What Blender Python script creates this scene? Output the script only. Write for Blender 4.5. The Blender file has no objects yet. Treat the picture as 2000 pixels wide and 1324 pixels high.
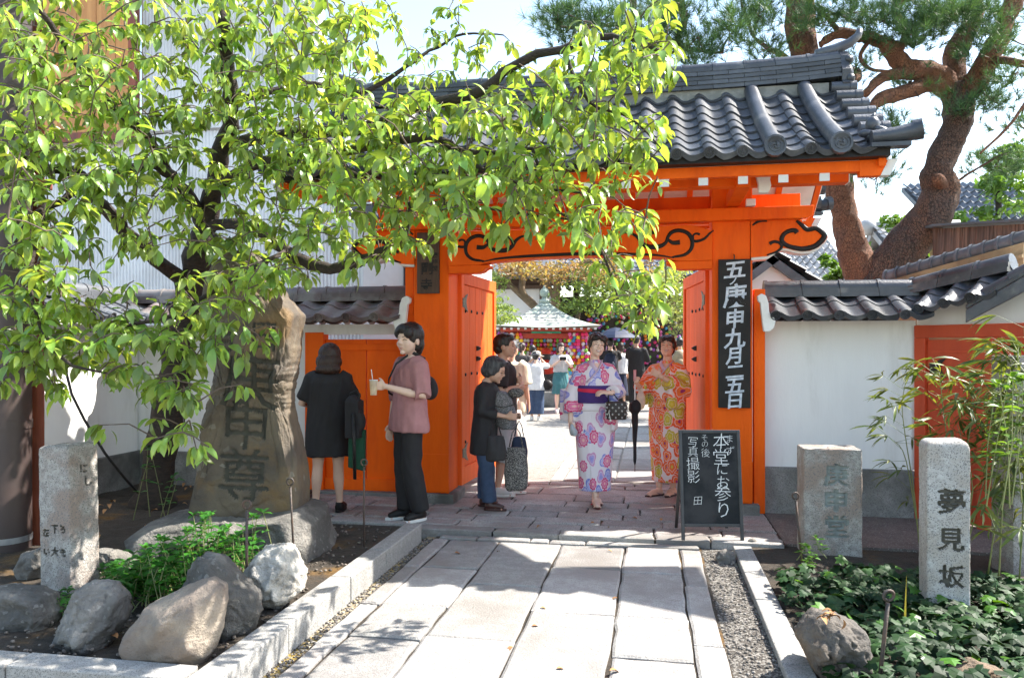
import bpy, bmesh, math, random
from mathutils import Vector, Matrix, noise, Euler
from mathutils.bvhtree import BVHTree
R = math.radians
random.seed(7)
SC = bpy.context.scene
COL = SC.collection
# ------------------------------------------------------------------ camera
F, PSI, HZ, CAMH = 1500.0, R(10.3), 682.0, 1.45
cam_d = bpy.data.cameras.new('camera'); cam = bpy.data.objects.new('camera', cam_d); COL.objects.link(cam)
cam_d.sensor_width = 36; cam_d.lens = F / 2000 * 36; cam_d.shift_y = (HZ - 662) / 2000
cam_d.clip_start = .05; cam_d.clip_end = 500
cam.location = (0, 0, CAMH); cam.rotation_euler = (R(90), 0, PSI)
SC.camera = cam
# ------------------------------------------------------------------ light
SUN_DIR = Vector((.78, .36, 1.0)).normalized()          # towards the sun
elev = math.asin(SUN_DIR.z); azim = math.atan2(SUN_DIR.x, SUN_DIR.y)
w = bpy.data.worlds.new('World'); SC.world = w; w.use_nodes = True
nt = w.node_tree; nt.nodes.clear()
sky = nt.nodes.new('ShaderNodeTexSky'); sky.sky_type = 'NISHITA'; sky.sun_disc = False
sky.sun_elevation = elev; sky.sun_rotation = azim; sky.air_density = 1.15; sky.dust_density = .9; sky.ozone_density = 1.2
bg = nt.nodes.new('ShaderNodeBackground'); bg.inputs[1].default_value = .145
out = nt.nodes.new('ShaderNodeOutputWorld')
tint = nt.nodes.new('ShaderNodeMix'); tint.data_type = 'RGBA'; tint.blend_type = 'MULTIPLY'; tint.inputs[0].default_value = 1; tint.inputs[7].default_value = (1.06, 1.0, .92, 1)
nt.links.new(sky.outputs[0], tint.inputs[6]); nt.links.new(tint.outputs[2], bg.inputs[0]); nt.links.new(bg.outputs[0], out.inputs[0])
sl = bpy.data.lights.new('sun', 'SUN'); sl.energy = 4.6; sl.angle = R(.55); sl.color = (1, .945, .86)
sun = bpy.data.objects.new('sun', sl); COL.objects.link(sun); sun.location = (6, 3, 9)
sun.rotation_euler = SUN_DIR.to_track_quat('Z', 'Y').to_euler()
SC.view_settings.view_transform = 'Standard'; SC.view_settings.look = 'None'
SC.view_settings.exposure = 1.7; SC.view_settings.gamma = 1
SC.cycles.max_bounces = 6; SC.cycles.diffuse_bounces = 4; SC.cycles.glossy_bounces = 2
SC.cycles.transmission_bounces = 4; SC.cycles.transparent_max_bounces = 6
SC.cycles.use_adaptive_sampling = True; SC.cycles.adaptive_threshold = .02
SC.cycles.use_denoising = True
SC.cycles.sample_clamp_indirect = 6

# ------------------------------------------------------------------ pixel to place
CP, SP = math.cos(PSI), math.sin(PSI)
def ray(px, py):
    u = (px - 1000) / F; v = (HZ - py) / F
    return Vector((u * CP - SP, CP + u * SP, v))
def at(px, py, Y):                       # point on the upright plane y = Y
    d = ray(px, py); t = Y / d.y
    return Vector((d.x * t, Y, CAMH + d.z * t))
def atd(px, py, t):                      # point at depth t
    d = ray(px, py)
    return Vector((d.x * t, d.y * t, CAMH + d.z * t))
def gnd(px, py, z=0.0):
    d = ray(px, py); t = (z - CAMH) / d.z
    return Vector((d.x * t, d.y * t, z))
RT = Vector((CP, SP, 0)); FW = Vector((-SP, CP, 0)); UP = Vector((0, 0, 1))

# ------------------------------------------------------------------ materials
_N = {}
def mat(name, c1, c2=None, scale=6., rough=.7, bump=0., bscale=None, detail=6., c3=None, s3=1.2, rnd=0., metal=0.,
        island=0., trans=0., spec=.5, stretch=None, obj=False, sheen=0., speck=None, coat=0., hue=0., t3=(.42,.62), crack=None):
    """principled material: noise mix of c1 and c2, wide stains of c3, fine specks, random value per object or island"""
    if name in _N: return _N[name]
    m = bpy.data.materials.new(name); _N[name] = m; m.use_nodes = True
    N, L = m.node_tree.nodes, m.node_tree.links
    b = N['Principled BSDF']; b.inputs['Roughness'].default_value = rough; b.inputs['Metallic'].default_value = metal
    b.inputs['Specular IOR Level'].default_value = spec
    if sheen: b.inputs['Sheen Weight'].default_value = sheen
    if coat: b.inputs['Coat Weight'].default_value = coat; b.inputs['Coat Roughness'].default_value = .15
    if obj: co = N.new('ShaderNodeTexCoord').outputs['Object']
    else: co = N.new('ShaderNodeNewGeometry').outputs['Position']
    if stretch:
        mp = N.new('ShaderNodeVectorMath'); mp.operation = 'MULTIPLY'; mp.inputs[1].default_value = stretch
        L.new(co, mp.inputs[0]); co = mp.outputs[0]
    def noi(s, d=detail, r=.6):
        n = N.new('ShaderNodeTexNoise'); n.inputs['Scale'].default_value = s; n.inputs['Detail'].default_value = d
        n.inputs['Roughness'].default_value = r; L.new(co, n.inputs['Vector']); return n.outputs['Fac']
    def ramp(src, a, bb):
        r = N.new('ShaderNodeMapRange'); r.interpolation_type = 'SMOOTHSTEP'
        r.inputs[1].default_value = a; r.inputs[2].default_value = bb; L.new(src, r.inputs[0]); return r.outputs[0]
    def mix(f, A, B, mode='MIX'):
        x = N.new('ShaderNodeMix'); x.data_type = 'RGBA'; x.blend_type = mode
        if hasattr(f, 'links') or not isinstance(f, (int, float)): L.new(f, x.inputs[0])
        else: x.inputs[0].default_value = f
        for k, v in ((6, A), (7, B)):
            if isinstance(v, tuple): x.inputs[k].default_value = (*v[:3], 1)
            else: L.new(v, x.inputs[k])
        return x.outputs[2]
    col = tuple(c1)
    if c2: col = mix(ramp(noi(scale), .35, .65), tuple(c1), tuple(c2))
    if c3: col = mix(ramp(noi(s3, 5), *t3), col, tuple(c3))
    if speck:
        sc_, cs, th = speck
        v = N.new('ShaderNodeTexVoronoi'); v.inputs['Scale'].default_value = sc_; L.new(co, v.inputs['Vector'])
        w_ = N.new('ShaderNodeSeparateColor'); L.new(v.outputs['Color'], w_.inputs[0])
        col = mix(ramp(w_.outputs[0], th, th + .12), col, tuple(cs))
    ck = None
    if crack:
        cs_, cc_, cw_ = crack; v = N.new('ShaderNodeTexVoronoi'); v.feature = 'DISTANCE_TO_EDGE'; v.inputs['Scale'].default_value = cs_
        wp = N.new('ShaderNodeTexNoise'); wp.inputs['Scale'].default_value = cs_ * .9; L.new(co, wp.inputs['Vector']); ad = N.new('ShaderNodeVectorMath'); ad.operation = 'MULTIPLY_ADD'
        ad.inputs[1].default_value = (.9 / cs_,) * 3; L.new(wp.outputs['Color'], ad.inputs[0]); L.new(co, ad.inputs[2]); L.new(ad.outputs[0], v.inputs['Vector'])
        ck = ramp(v.outputs['Distance'], 0, cw_); col = mix(ck, tuple(cc_), col)
    if rnd or island or hue:
        if rnd: src = N.new('ShaderNodeObjectInfo').outputs['Random']; amt = rnd
        else: src = N.new('ShaderNodeNewGeometry').outputs['Random Per Island']; amt = island
        if not isinstance(col, tuple): pass
        hs = N.new('ShaderNodeHueSaturation'); mr = N.new('ShaderNodeMapRange')
        mr.inputs[3].default_value = 1 - amt; mr.inputs[4].default_value = 1 + amt
        L.new(src, mr.inputs[0]); L.new(mr.outputs[0], hs.inputs['Value'])
        if hue:
            wn = N.new('ShaderNodeTexWhiteNoise'); wn.noise_dimensions = '1D'; L.new(src, wn.inputs['W'])
            m2 = N.new('ShaderNodeMapRange'); m2.inputs[3].default_value = .5 - hue; m2.inputs[4].default_value = .5 + hue
            L.new(wn.outputs['Value'], m2.inputs[0]); L.new(m2.outputs[0], hs.inputs['Hue'])
        if isinstance(col, tuple): hs.inputs['Color'].default_value = (*col[:3], 1)
        else: L.new(col, hs.inputs['Color'])
        col = hs.outputs[0]
    if isinstance(col, tuple): b.inputs['Base Color'].default_value = (*col[:3], 1)
    else: L.new(col, b.inputs['Base Color'])
    if bump:
        bp = N.new('ShaderNodeBump'); bp.inputs['Strength'].default_value = min(1, bump); bp.inputs['Distance'].default_value = .012 * max(1, bump)
        hh = noi(bscale or scale * 3, 8, .65)
        if ck is not None:
            ma = N.new('ShaderNodeMath'); ma.operation = 'MULTIPLY_ADD'; ma.inputs[1].default_value = 1.2; L.new(ck, ma.inputs[0]); L.new(hh, ma.inputs[2]); hh = ma.outputs[0]
        L.new(hh, bp.inputs['Height']); L.new(bp.outputs[0], b.inputs['Normal'])
    if trans:
        tr = N.new('ShaderNodeBsdfTranslucent'); ms = N.new('ShaderNodeMixShader'); ms.inputs[0].default_value = trans
        if isinstance(col, tuple): tr.inputs[0].default_value = (*col[:3], 1)
        else:
            g = N.new('ShaderNodeMix'); g.data_type = 'RGBA'; g.blend_type = 'MULTIPLY'; g.inputs[0].default_value = 1
            g.inputs[7].default_value = (1.7, 1.45, .55, 1); g.clamp_result = False
            L.new(col, g.inputs[6]); L.new(g.outputs[2], tr.inputs[0])
        o = [n for n in N if n.type == 'OUTPUT_MATERIAL'][0]
        L.new(b.outputs[0], ms.inputs[1]); L.new(tr.outputs[0], ms.inputs[2]); L.new(ms.outputs[0], o.inputs[0])
    return m

# ------------------------------------------------------------------ objects
def W(o):
    M = o.matrix_basis.copy()
    if o.parent is not None: M = W(o.parent) @ o.matrix_parent_inverse @ M
    return M
def link(o, parent=None, local=False):
    COL.objects.link(o)
    if parent is not None:
        o.parent = parent
        if not local: o.matrix_parent_inverse = W(parent).inverted()
    return o
def tag(o, label=None, cat=None, group=None, kind=None):
    if label: o['label'] = label
    if cat: o['category'] = cat
    if group: o['group'] = group
    if kind: o['kind'] = kind
    return o
def thing(name, label, cat, loc=(0, 0, 0), rz=0, group=None):
    o = bpy.data.objects.new(name, None); o.empty_display_size = .1; COL.objects.link(o)
    o.location = loc; o.rotation_euler = (0, 0, rz)
    return tag(o, label, cat, group)
def place(name, mesh, parent=None, loc=(0, 0, 0), rot=(0, 0, 0), local=False, scale=None):
    o = bpy.data.objects.new(name, mesh); o.location = loc; o.rotation_euler = rot
    if scale is not None: o.scale = scale
    return link(o, parent, local)
class MB:
    def __init__(s): s.v = []; s.f = []; s.m = []; s.uv = None
    def add(s, vs, fs, mi=0):
        n = len(s.v); s.v += [tuple(p) for p in vs]; s.f += [tuple(i + n for i in f) for f in fs]; s.m += [mi] * len(fs); return s
    def box(s, lo, hi, rot=None, piv=None, mi=0, jit=0):
        x0, y0, z0 = lo; x1, y1, z1 = hi
        vs = [Vector(p) for p in ((x0, y0, z0), (x1, y0, z0), (x1, y1, z0), (x0, y1, z0), (x0, y0, z1), (x1, y0, z1), (x1, y1, z1), (x0, y1, z1))]
        if jit: vs = [p + Vector((random.uniform(-jit, jit), random.uniform(-jit, jit), random.uniform(-jit, jit) * .5)) for p in vs]
        if rot is not None:
            c = Vector(piv) if piv is not None else (Vector(lo) + Vector(hi)) / 2
            vs = [c + rot @ (p - c) for p in vs]
        return s.add(vs, [(0, 3, 2, 1), (4, 5, 6, 7), (0, 1, 5, 4), (1, 2, 6, 5), (2, 3, 7, 6), (3, 0, 4, 7)], mi)
    def prism(s, pts, d, mi=0):            # polygon (3-D points) swept along the vector d
        n = len(pts); d = Vector(d); a = [Vector(p) for p in pts]; b = [p + d for p in a]
        nrm = sum(((a[i] - a[0]).cross(a[(i + 1) % n] - a[0]) for i in range(n)), Vector())
        fs = [tuple(range(n)), tuple(range(2 * n - 1, n - 1, -1))] + [(i, i + n, (i + 1) % n + n, (i + 1) % n) for i in range(n)]
        if nrm.dot(d) > 0: fs = [tuple(reversed(f)) for f in fs]
        return s.add(a + b, fs, mi)
    def tube(s, pts, rad, seg=8, caps=True, mi=0, flat=1.0):
        pts = [Vector(p) for p in pts]; n = len(pts)
        if not hasattr(rad, '__len__'): rad = [rad] * n
        vs = []; ref = None
        for i, p in enumerate(pts):
            t = (pts[min(i + 1, n - 1)] - pts[max(i - 1, 0)])
            if t.length < 1e-9: t = Vector((0, 0, 1))
            t.normalize()
            if ref is None: ref = t.orthogonal().normalized()
            else:
                ref = ref - t * ref.dot(t)
                if ref.length < 1e-6: ref = t.orthogonal()
                ref.normalize()
            b = t.cross(ref)
            for k in range(seg):
                a = 2 * math.pi * k / seg
                vs.append(p + (ref * math.cos(a) + b * math.sin(a) * flat) * rad[i])
        fs = [(i * seg + k, i * seg + (k + 1) % seg, (i + 1) * seg + (k + 1) % seg, (i + 1) * seg + k) for i in range(n - 1) for k in range(seg)]
        if caps: fs += [tuple(range(seg - 1, -1, -1)), tuple(range((n - 1) * seg, n * seg))]
        return s.add(vs, fs, mi)
    def loft(s, rings, mi=0, caps=True):   # rings of equal count
        n = len(rings[0]); vs = [p for r in rings for p in r]; k = len(rings)
        fs = [(i * n + j, i * n + (j + 1) % n, (i + 1) * n + (j + 1) % n, (i + 1) * n + j) for i in range(k - 1) for j in range(n)]
        if caps: fs += [tuple(range(n - 1, -1, -1)), tuple(range((k - 1) * n, k * n))]
        return s.add(vs, fs, mi)
    def ball(s, c, r, nu=12, nv=8, mi=0, rot=None):
        if not hasattr(r, '__len__'): r = (r, r, r)
        c = Vector(c); vs = [Vector((0, 0, -r[2]))]
        for j in range(1, nv):
            a = -math.pi / 2 + math.pi * j / nv
            for i in range(nu):
                b = 2 * math.pi * i / nu
                vs.append(Vector((r[0] * math.cos(a) * math.cos(b), r[1] * math.cos(a) * math.sin(b), r[2] * math.sin(a))))
        vs.append(Vector((0, 0, r[2])))
        if rot is not None: vs = [rot @ p for p in vs]
        vs = [c + p for p in vs]; N_ = len(vs) - 1
        fs = [(0, 1 + (i + 1) % nu, 1 + i) for i in range(nu)]
        for j in range(nv - 2):
            for i in range(nu):
                a = 1 + j * nu + i; b = 1 + j * nu + (i + 1) % nu
                fs.append((a, b, b + nu, a + nu))
        k = 1 + (nv - 2) * nu
        fs += [(k + i, k + (i + 1) % nu, N_) for i in range(nu)]
        return s.add(vs, fs, mi)
    def mesh(s, name, mats, smooth=False):
        me = bpy.data.meshes.new(name); me.from_pydata(s.v, [], s.f)
        if not isinstance(mats, (list, tuple)): mats = [mats]
        for m_ in mats: me.materials.append(m_)
        me.polygons.foreach_set('material_index', s.m)
        if smooth: me.polygons.foreach_set('use_smooth', [True] * len(s.f))
        me.update(); return me
    def build(s, name, mats, parent=None, smooth=False, bevel=0, local=False, kind=None, label=None, auto=False):
        me = s.mesh(name, mats, smooth or auto)
        if auto: me.set_sharp_from_angle(angle=R(38))
        o = place(name, me, parent, local=local)
        if bevel:
            b = o.modifiers.new('bevel', 'BEVEL'); b.width = bevel; b.segments = 2; b.limit_method = 'ANGLE'; b.angle_limit = R(40); b.harden_normals = False
        if kind: o['kind'] = kind
        if label: o['label'] = label
        return o
WORK = bpy.data.scenes.new('workbench')     # a scratch scene: modifiers and lettering are turned into meshes there
def evaluated(o):
    WORK.collection.objects.link(o)
    with bpy.context.temp_override(scene=WORK, view_layer=WORK.view_layers[0]): dg = bpy.context.evaluated_depsgraph_get(); dg.update()
    me = bpy.data.meshes.new_from_object(o.evaluated_get(dg)); bpy.data.objects.remove(o); return me
def remesh(mb, voxel, smooth=4, post=None):  # union of closed shapes as one continuous surface
    me = mb.mesh('tmp', []); o = bpy.data.objects.new('tmp', me)
    r = o.modifiers.new('r', 'REMESH'); r.mode = 'VOXEL'; r.voxel_size = voxel; r.use_smooth_shade = True
    if smooth:
        sm = o.modifiers.new('s', 'SMOOTH'); sm.factor = .5; sm.iterations = smooth
    res = evaluated(o)
    if post:
        new = [c for v in res.vertices for c in post(v.co.copy(), v.normal)]
        res.vertices.foreach_set('co', new)
    res.polygons.foreach_set('use_smooth', [True] * len(res.polygons)); res.update()
    return res
def text_mesh(s, size, depth=0., offset=0., vertical=False, step=1.08, shear=0.):
    """flat lettering in the x-z plane, facing -y, centred on x; vertical text runs down from z = 0"""
    mb = MB()
    for i, ch in enumerate(s if vertical else [s]):
        c = bpy.data.curves.new('t', 'FONT'); c.body = ch; c.size = size; c.extrude = depth; c.offset = offset
        c.resolution_u = 2; c.align_x = 'CENTER'; c.shear = shear
        me = evaluated(bpy.data.objects.new('t', c))
        if len(me.vertices):
            dz = -(i + .86) * size * step if vertical else 0
            mb.add([(v.co.x, -v.co.z, v.co.y + dz) for v in me.vertices], [tuple(p.vertices) for p in me.polygons])
        bpy.data.curves.remove(c)
    return mb
# ------------------------------------------------------------------ palette
ORANGE = mat('vermilion_paint', (.95, .135, .001), (.88, .115, .001), 4., .6, .5, 34, rnd=.05, c3=(.68, .07, .004), s3=1.8, t3=(.5,.78), stretch=(1.5, 1.5, .3), spec=.22)
ORANGE2 = mat('vermilion_door_paint', (.90, .155, .022), (.82, .13, .014), 4., .6, .6, 26, rnd=.09, stretch=(3, 3, .3), spec=.22)
WHITEP = mat('white_paint', (.8, .79, .75), (.72, .7, .66), 8., .6, .1)
BLACKP = mat('black_lacquer', (.012, .011, .012), (.022, .018, .016), 9., .5, .1, spec=.25)
PLASTER = mat('white_plaster', (.82, .81, .785), (.78, .77, .75), 3., .85, .15, 40, c3=(.60, .585, .54), s3=2.4, t3=(.52,.85), stretch=(1.6, 1.6, .35))
TILE = mat('grey_roof_tile', (.064, .070, .082), (.036, .040, .049), 5., .34, .35, 60, rnd=.36, c3=(.13, .128, .125), s3=4.5, t3=(.56,.72), spec=.6)
TILE_B = mat('brown_wall_tile', (.15, .10, .095), (.10, .075, .075), 5., .42, .3, 60, rnd=.3, c3=(.2, .18, .17), s3=4)
TILE_D = mat('weathered_tile', (.12, .13, .145), (.08, .085, .095), 6., .5, .3, 60, rnd=.25)
SLAB = mat('granite_paving', (.36, .35, .33), (.29, .275, .26), 14., .8, .7, 70, rnd=.24, hue=.012, c3=(.24, .22, .20), s3=1.3, t3=(.45, .65), speck=(240, (.22, .2, .19), .72))
SLABP = mat('pinkish_paving', (.39, .375, .355), (.32, .305, .285), 9., .8, .7, 60, rnd=.2, hue=.012, c3=(.27, .24, .22), s3=1.3, speck=(220, (.16, .14, .14), .74))
KERB = mat('granite_kerb', (.36, .35, .33), (.29, .28, .26), 20., .8, .5, 90, rnd=.08, speck=(260, (.17, .165, .16), .7))
GRANITE = mat('weathered_granite', (.44, .42, .385), (.30, .275, .25), 22., .85, .9, 90, c3=(.30, .235, .195), s3=4., speck=(210, (.17, .16, .15), .78))
GRANITE_L = mat('pale_granite', (.56, .545, .52), (.44, .42, .4), 26., .85, .8, 90, speck=(210, (.22, .21, .2), .76), c3=(.42, .37, .32), s3=3.)
BASE = mat('rendered_stone_base', (.30, .295, .28), (.21, .205, .19), 5., .9, .8, 50, c3=(.10, .098, .088), s3=1.9, t3=(.45, .7), speck=(200, (.12, .12, .11), .8))
ROCKM = mat('dark_monument_rock', (.135, .105, .07), (.075, .06, .046), 3.2, .75, 1.6, 11, c3=(.17, .105, .045), s3=2.1, t3=(.5, .68), speck=(26, (.36, .35, .3), .955))
ROCKG = mat('grey_brown_rock', (.25, .232, .205), (.15, .14, .128), 7., .82, 3., 24, c3=(.10, .095, .085), s3=2.6, rnd=.2, speck=(60, (.34, .33, .3), .93))
ROCKB = mat('beige_boulder', (.36, .30, .235), (.25, .205, .165), 7., .78, 2.6, 22, c3=(.20, .16, .13), s3=2.2)
ROCKD = mat('dark_brown_rock', (.17, .145, .12), (.09, .082, .074), 7., .85, 3., 24, c3=(.20, .14, .09), s3=3.)
ROCKW = mat('pale_rock', (.60, .565, .50), (.42, .385, .33), 8., .85, 3., 22, c3=(.30, .27, .23), s3=5.)
SOIL = mat('damp_soil', (.055, .042, .03), (.035, .028, .02), 9., .95, 2., 30, c3=(.14, .075, .018), s3=1.4, t3=(.54,.68))
GRAV_D = mat('dark_gravel', (.12, .105, .088), (.07, .062, .054), 40., .95, 2., 120, speck=(95, (.32, .30, .27), .62))
GRAV_L = mat('pale_court_gravel', (.33, .31, .28), (.26, .245, .22), 30., .95, 1.5, 90, speck=(60, (.22, .2, .18), .7))
SAND = mat('sandy_grit', (.33, .27, .17), (.25, .2, .13), 26., .95, 1.4, 80, c3=(.30, .21, .05), s3=2.4, speck=(80, (.45, .42, .36), .75))
BARK = mat('cherry_bark', (.055, .038, .028), (.03, .022, .018), 18., .85, 1.6, 40, stretch=(1, 1, 2.5))
TWIG = mat('cherry_twig', (.14, .1, .075), (.09, .065, .05), 20., .8, .5)
PBARK = mat('pine_bark', (.135, .078, .056), (.095, .065, .054), 9., .9, 2.2, 26, c3=(.20, .10, .06), s3=1.1, t3=(.5, .7), stretch=(1, 1, .6), crack=(38., (.080, .054, .044), .09))
PBARK_R = mat('red_pine_bark', (.25, .11, .058), (.17, .08, .05), 9., .9, 1.6, 26, stretch=(1, 1, .6), crack=(40., (.15, .07, .04), .07))
LEAF = mat('cherry_leaf', (.29, .41, .09), (.17, .29, .06), 3., .30, 0, island=.55, hue=.02, trans=.45, spec=.7)
LEAF1 = mat('cherry_leaf_front', (.29, .41, .09), (.17, .29, .06), 3., .30, 0, rnd=.55, hue=.02, trans=.45, spec=.7)
NEEDLE = mat('pine_needle', (.075, .16, .055), (.045, .11, .045), 2., .5, 0, island=.35, trans=.25)
IVY = mat('ivy_leaf', (.022, .058, .015), (.011, .034, .011), 4., .55, 0, island=.5, trans=.1, spec=.22)
IVY_Y = mat('young_ivy_leaf', (.09, .22, .025), (.06, .17, .02), 4., .4, 0, island=.3, trans=.35)
SHRUB = mat('shrub_leaf', (.05, .19, .025), (.035, .14, .02), 5., .35, 0, island=.35, trans=.35)
BAMBOO = mat('bamboo_leaf', (.16, .20, .045), (.07, .12, .03), 5., .45, 0, island=.45, hue=.02, trans=.35)
CULM = mat('bamboo_culm', (.22, .24, .08), (.16, .18, .06), 6., .4)
MAPLE = mat('turning_leaf', (.27, .17, .10), (.25, .22, .09), 1.1, .55, 0, island=.35, hue=.03, trans=.4)
MAPLE_G = mat('court_green_leaf', (.18, .26, .08), (.13, .21, .06), 1.2, .5, 0, island=.35, trans=.4)
COURTBARK = mat('pale_bark', (.24, .17, .11), (.15, .11, .07), 6., .85, .8, 20)
IRON = mat('rusty_iron', (.06, .05, .045), (.10, .06, .04), 18., .55, .4, 60, metal=.2)
BLACKIRON = mat('black_iron', (.015, .014, .014), (.03, .026, .024), 20., .45, .2, metal=.3)
BRASS = mat('tarnished_hinge', (.20, .19, .13), (.08, .08, .06), 40., .5, .4, metal=.4)
CHALKB = mat('chalkboard', (.018, .02, .022), (.026, .028, .03), 5., .85, .1, c3=(.045, .045, .047), s3=3, spec=.2)
CHALK = mat('chalk', (.8, .8, .78), (.6, .6, .6), 90., .9)
SIGNW = mat('white_brush_lettering', (.66, .70, .76), (.42, .47, .55), 26., .6)
WOODD = mat('dark_plaque_wood', (.085, .04, .02), (.055, .027, .014), 6., .55, .4, 30, stretch=(9, 9, .6))
INK = mat('black_ink', (.01, .008, .007), rough=.6)
CARVE = mat('mossy_carving', (.062, .058, .044), (.04, .038, .03), 12., .9, .3)
CARVEG = mat('verdigris_carving', (.25, .28, .26), (.19, .21, .2), 14., .9, .3)
CARVED = mat('dark_carving', (.11, .10, .08), (.08, .075, .06), 14., .9, .3)
# ------------------------------------------------------------------ ground and paving
ZP = -.038
g = MB(); g.add([(-90, -30, -.10), (90, -30, -.10), (90, 140, -.10), (-90, 140, -.10)], [(0, 1, 2, 3)])
g.build('ground', mat('street_ground', (.25, .235, .215), (.19, .18, .165), 8., .95, .6, 60), kind='structure')
g = MB(); g.add([(-7.5, 8.42, -.012), (9, 8.42, -.012), (9, 34, -.012), (-7.5, 34, -.012)], [(0, 1, 2, 3)])
g.build('courtyard_gravel', GRAV_L, kind='structure')
g = MB(); g.box((-5.6, 6.1, -.2), (2.9, 8.42, -.018)); g.build('gate_footing', SAND, kind='structure')
g = MB(); g.add([(-1.78, -.5, -.062), (-1.0, -.5, -.062), (-1.0, 6.1, -.062), (-1.78, 6.1, -.062)], [(0, 1, 2, 3)])
g.build('left_gutter', SAND, kind='structure')
g = MB(); g.add([(.1, -.5, -.060), (.7, -.5, -.060), (.7, 6.1, -.060), (.1, 6.1, -.060)], [(0, 1, 2, 3)])
g.build('right_gravel_strip', GRAV_D, kind='structure')
def slab(x0, x1, y0, y1, z, m, parent, gap=.007, th=.07, jit=.004, name='slab'):
    b = MB(); q = lambda: random.uniform(-jit, jit)
    n = 5; pts = []
    c = [(x0 + gap + q(), y0 + gap + q()), (x1 - gap + q(), y0 + gap + q()), (x1 - gap + q(), y1 - gap + q()), (x0 + gap + q(), y1 - gap + q())]
    for i in range(4):
        a, e = c[i], c[(i + 1) % 4]
        for k in range(n):
            f = k / n; pts.append((a[0] + (e[0] - a[0]) * f + (q() if k else 0), a[1] + (e[1] - a[1]) * f + (q() if k else 0)))
    dz = random.uniform(-.004, .004); tx, ty = random.uniform(-.006, .006), random.uniform(-.006, .006)
    cx, cy = (x0 + x1) / 2, (y0 + y1) / 2
    top = [Vector((x, y, z + dz + (x - cx) * tx + (y - cy) * ty)) for x, y in pts]
    inn = [Vector((cx + (p.x - cx) * (1 - .03 / max(.1, x1 - x0)), cy + (p.y - cy) * (1 - .03 / max(.1, y1 - y0)), p.z)) for p in top]
    for p in top: p.z -= .007 + random.uniform(0, .003)
    bot = [Vector((p.x, p.y, z - th)) for p in top]
    N_ = len(pts)
    b.add(inn + top + bot, [tuple(range(N_))] + [(i, N_ + i, N_ + (i + 1) % N_, (i + 1) % N_) for i in range(N_)] +
          [(N_ + i, 2 * N_ + i, 2 * N_ + (i + 1) % N_, N_ + (i + 1) % N_) for i in range(N_)])
    return b.build(name, m, parent)
sb = MB(); sb.add([(-1.70, -.5, -.056), (.37, -.5, -.056), (.37, 6.06, -.056), (-1.70, 6.06, -.056)], [(0, 1, 2, 3)])
path = sb.build('stone_path', SOIL, kind='structure')
def Yp(px, py): return gnd(px, py, ZP).y
cols = [(-1.69, -1.565, [Yp(820, 1104), Yp(725, 1177), Yp(640, 1255), 2.9, 2.2, 1.4]), (-1.565, -1.16, [Yp(880, 1107), Yp(820, 1180), Yp(760, 1245), 3.0, 2.1, 1.2]),
        (-1.16, -.68, [Yp(1000, 1141), Yp(930, 1247), 2.75, 1.8]), (-.68, -.20, [Yp(1150, 1109), Yp(1140, 1198), 3.1, 2.2, 1.3]),
        (-.20, .205, [Yp(1270, 1118), Yp(1270, 1204), Yp(1270, 1285), 3.1, 2.3, 1.4]), (.205, .36, [Yp(1360, 1143), Yp(1380, 1258), 3.0, 2.0])]
for x0, x1, ys in cols:
    ys = [5.86] + ys + [.2]
    for a, b in zip(ys, ys[1:]): slab(x0, x1, b, a, ZP, SLAB, path, jit=.007, gap=.0075)
kerbx = [-2.6, -1.9, -1.25, -.72, .02, .44, .98]
for a, b in zip([-1.66, -1.35, -.93, -.78, -.5, .36], [-1.35, -.93, -.78, -.5, .36, .37][:5]): slab(a, b, 5.87, 5.965, ZP + .006, SLAB, path)
pv = MB(); pv.add([(-3.9, 6.0, -.015), (1.0, 6.0, -.015), (1.0, 8.41, -.015), (-3.9, 8.41, -.015)], [(0, 1, 2, 3)])
pave = pv.build('gate_pavement', SOIL, kind='structure')
for a, b in zip(kerbx, kerbx[1:]): slab(a, b, 5.98, 6.15, .004, SLAB, pave, th=.09, name='threshold_stone', jit=.007)
ys = [6.15, 6.36, 6.60, 6.82, 7.08, 7.34, 7.66, 8.02, 8.2, 8.41]
for j, (a, b) in enumerate(zip(ys, ys[1:])):
    x = -3.85 + (.0, .27, .11, .38)[j % 4]; last = -3.88
    while last < .95:
        nx = min(.98, x + random.uniform(.38, .62))
        if nx > .8: nx = .98
        slab(last, nx, a, b, 0, SLABP, pave, jit=.005); last = nx; x = nx
# the courtyard walk
cw = MB(); cw.add([(-1.15, 8.42, -.006), (.33, 8.42, -.006), (.33, 17.5, -.006), (-1.15, 17.5, -.006)], [(0, 1, 2, 3)])
cwalk = cw.build('courtyard_walk', GRAV_L, kind='structure')
y = 8.45
while y < 17:
    L_ = random.uniform(.8, 1.15)
    slab(-1.12, -.97, y, y + L_, .012, KERB, cwalk); slab(.12, .27, y, y + L_, .012, KERB, cwalk)
    slab(-.97, -.40, y, y + L_ * .93, .010, SLAB, cwalk); slab(-.40, .12, y, y + L_, .010, SLAB, cwalk)
    y += L_ + .01
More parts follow.
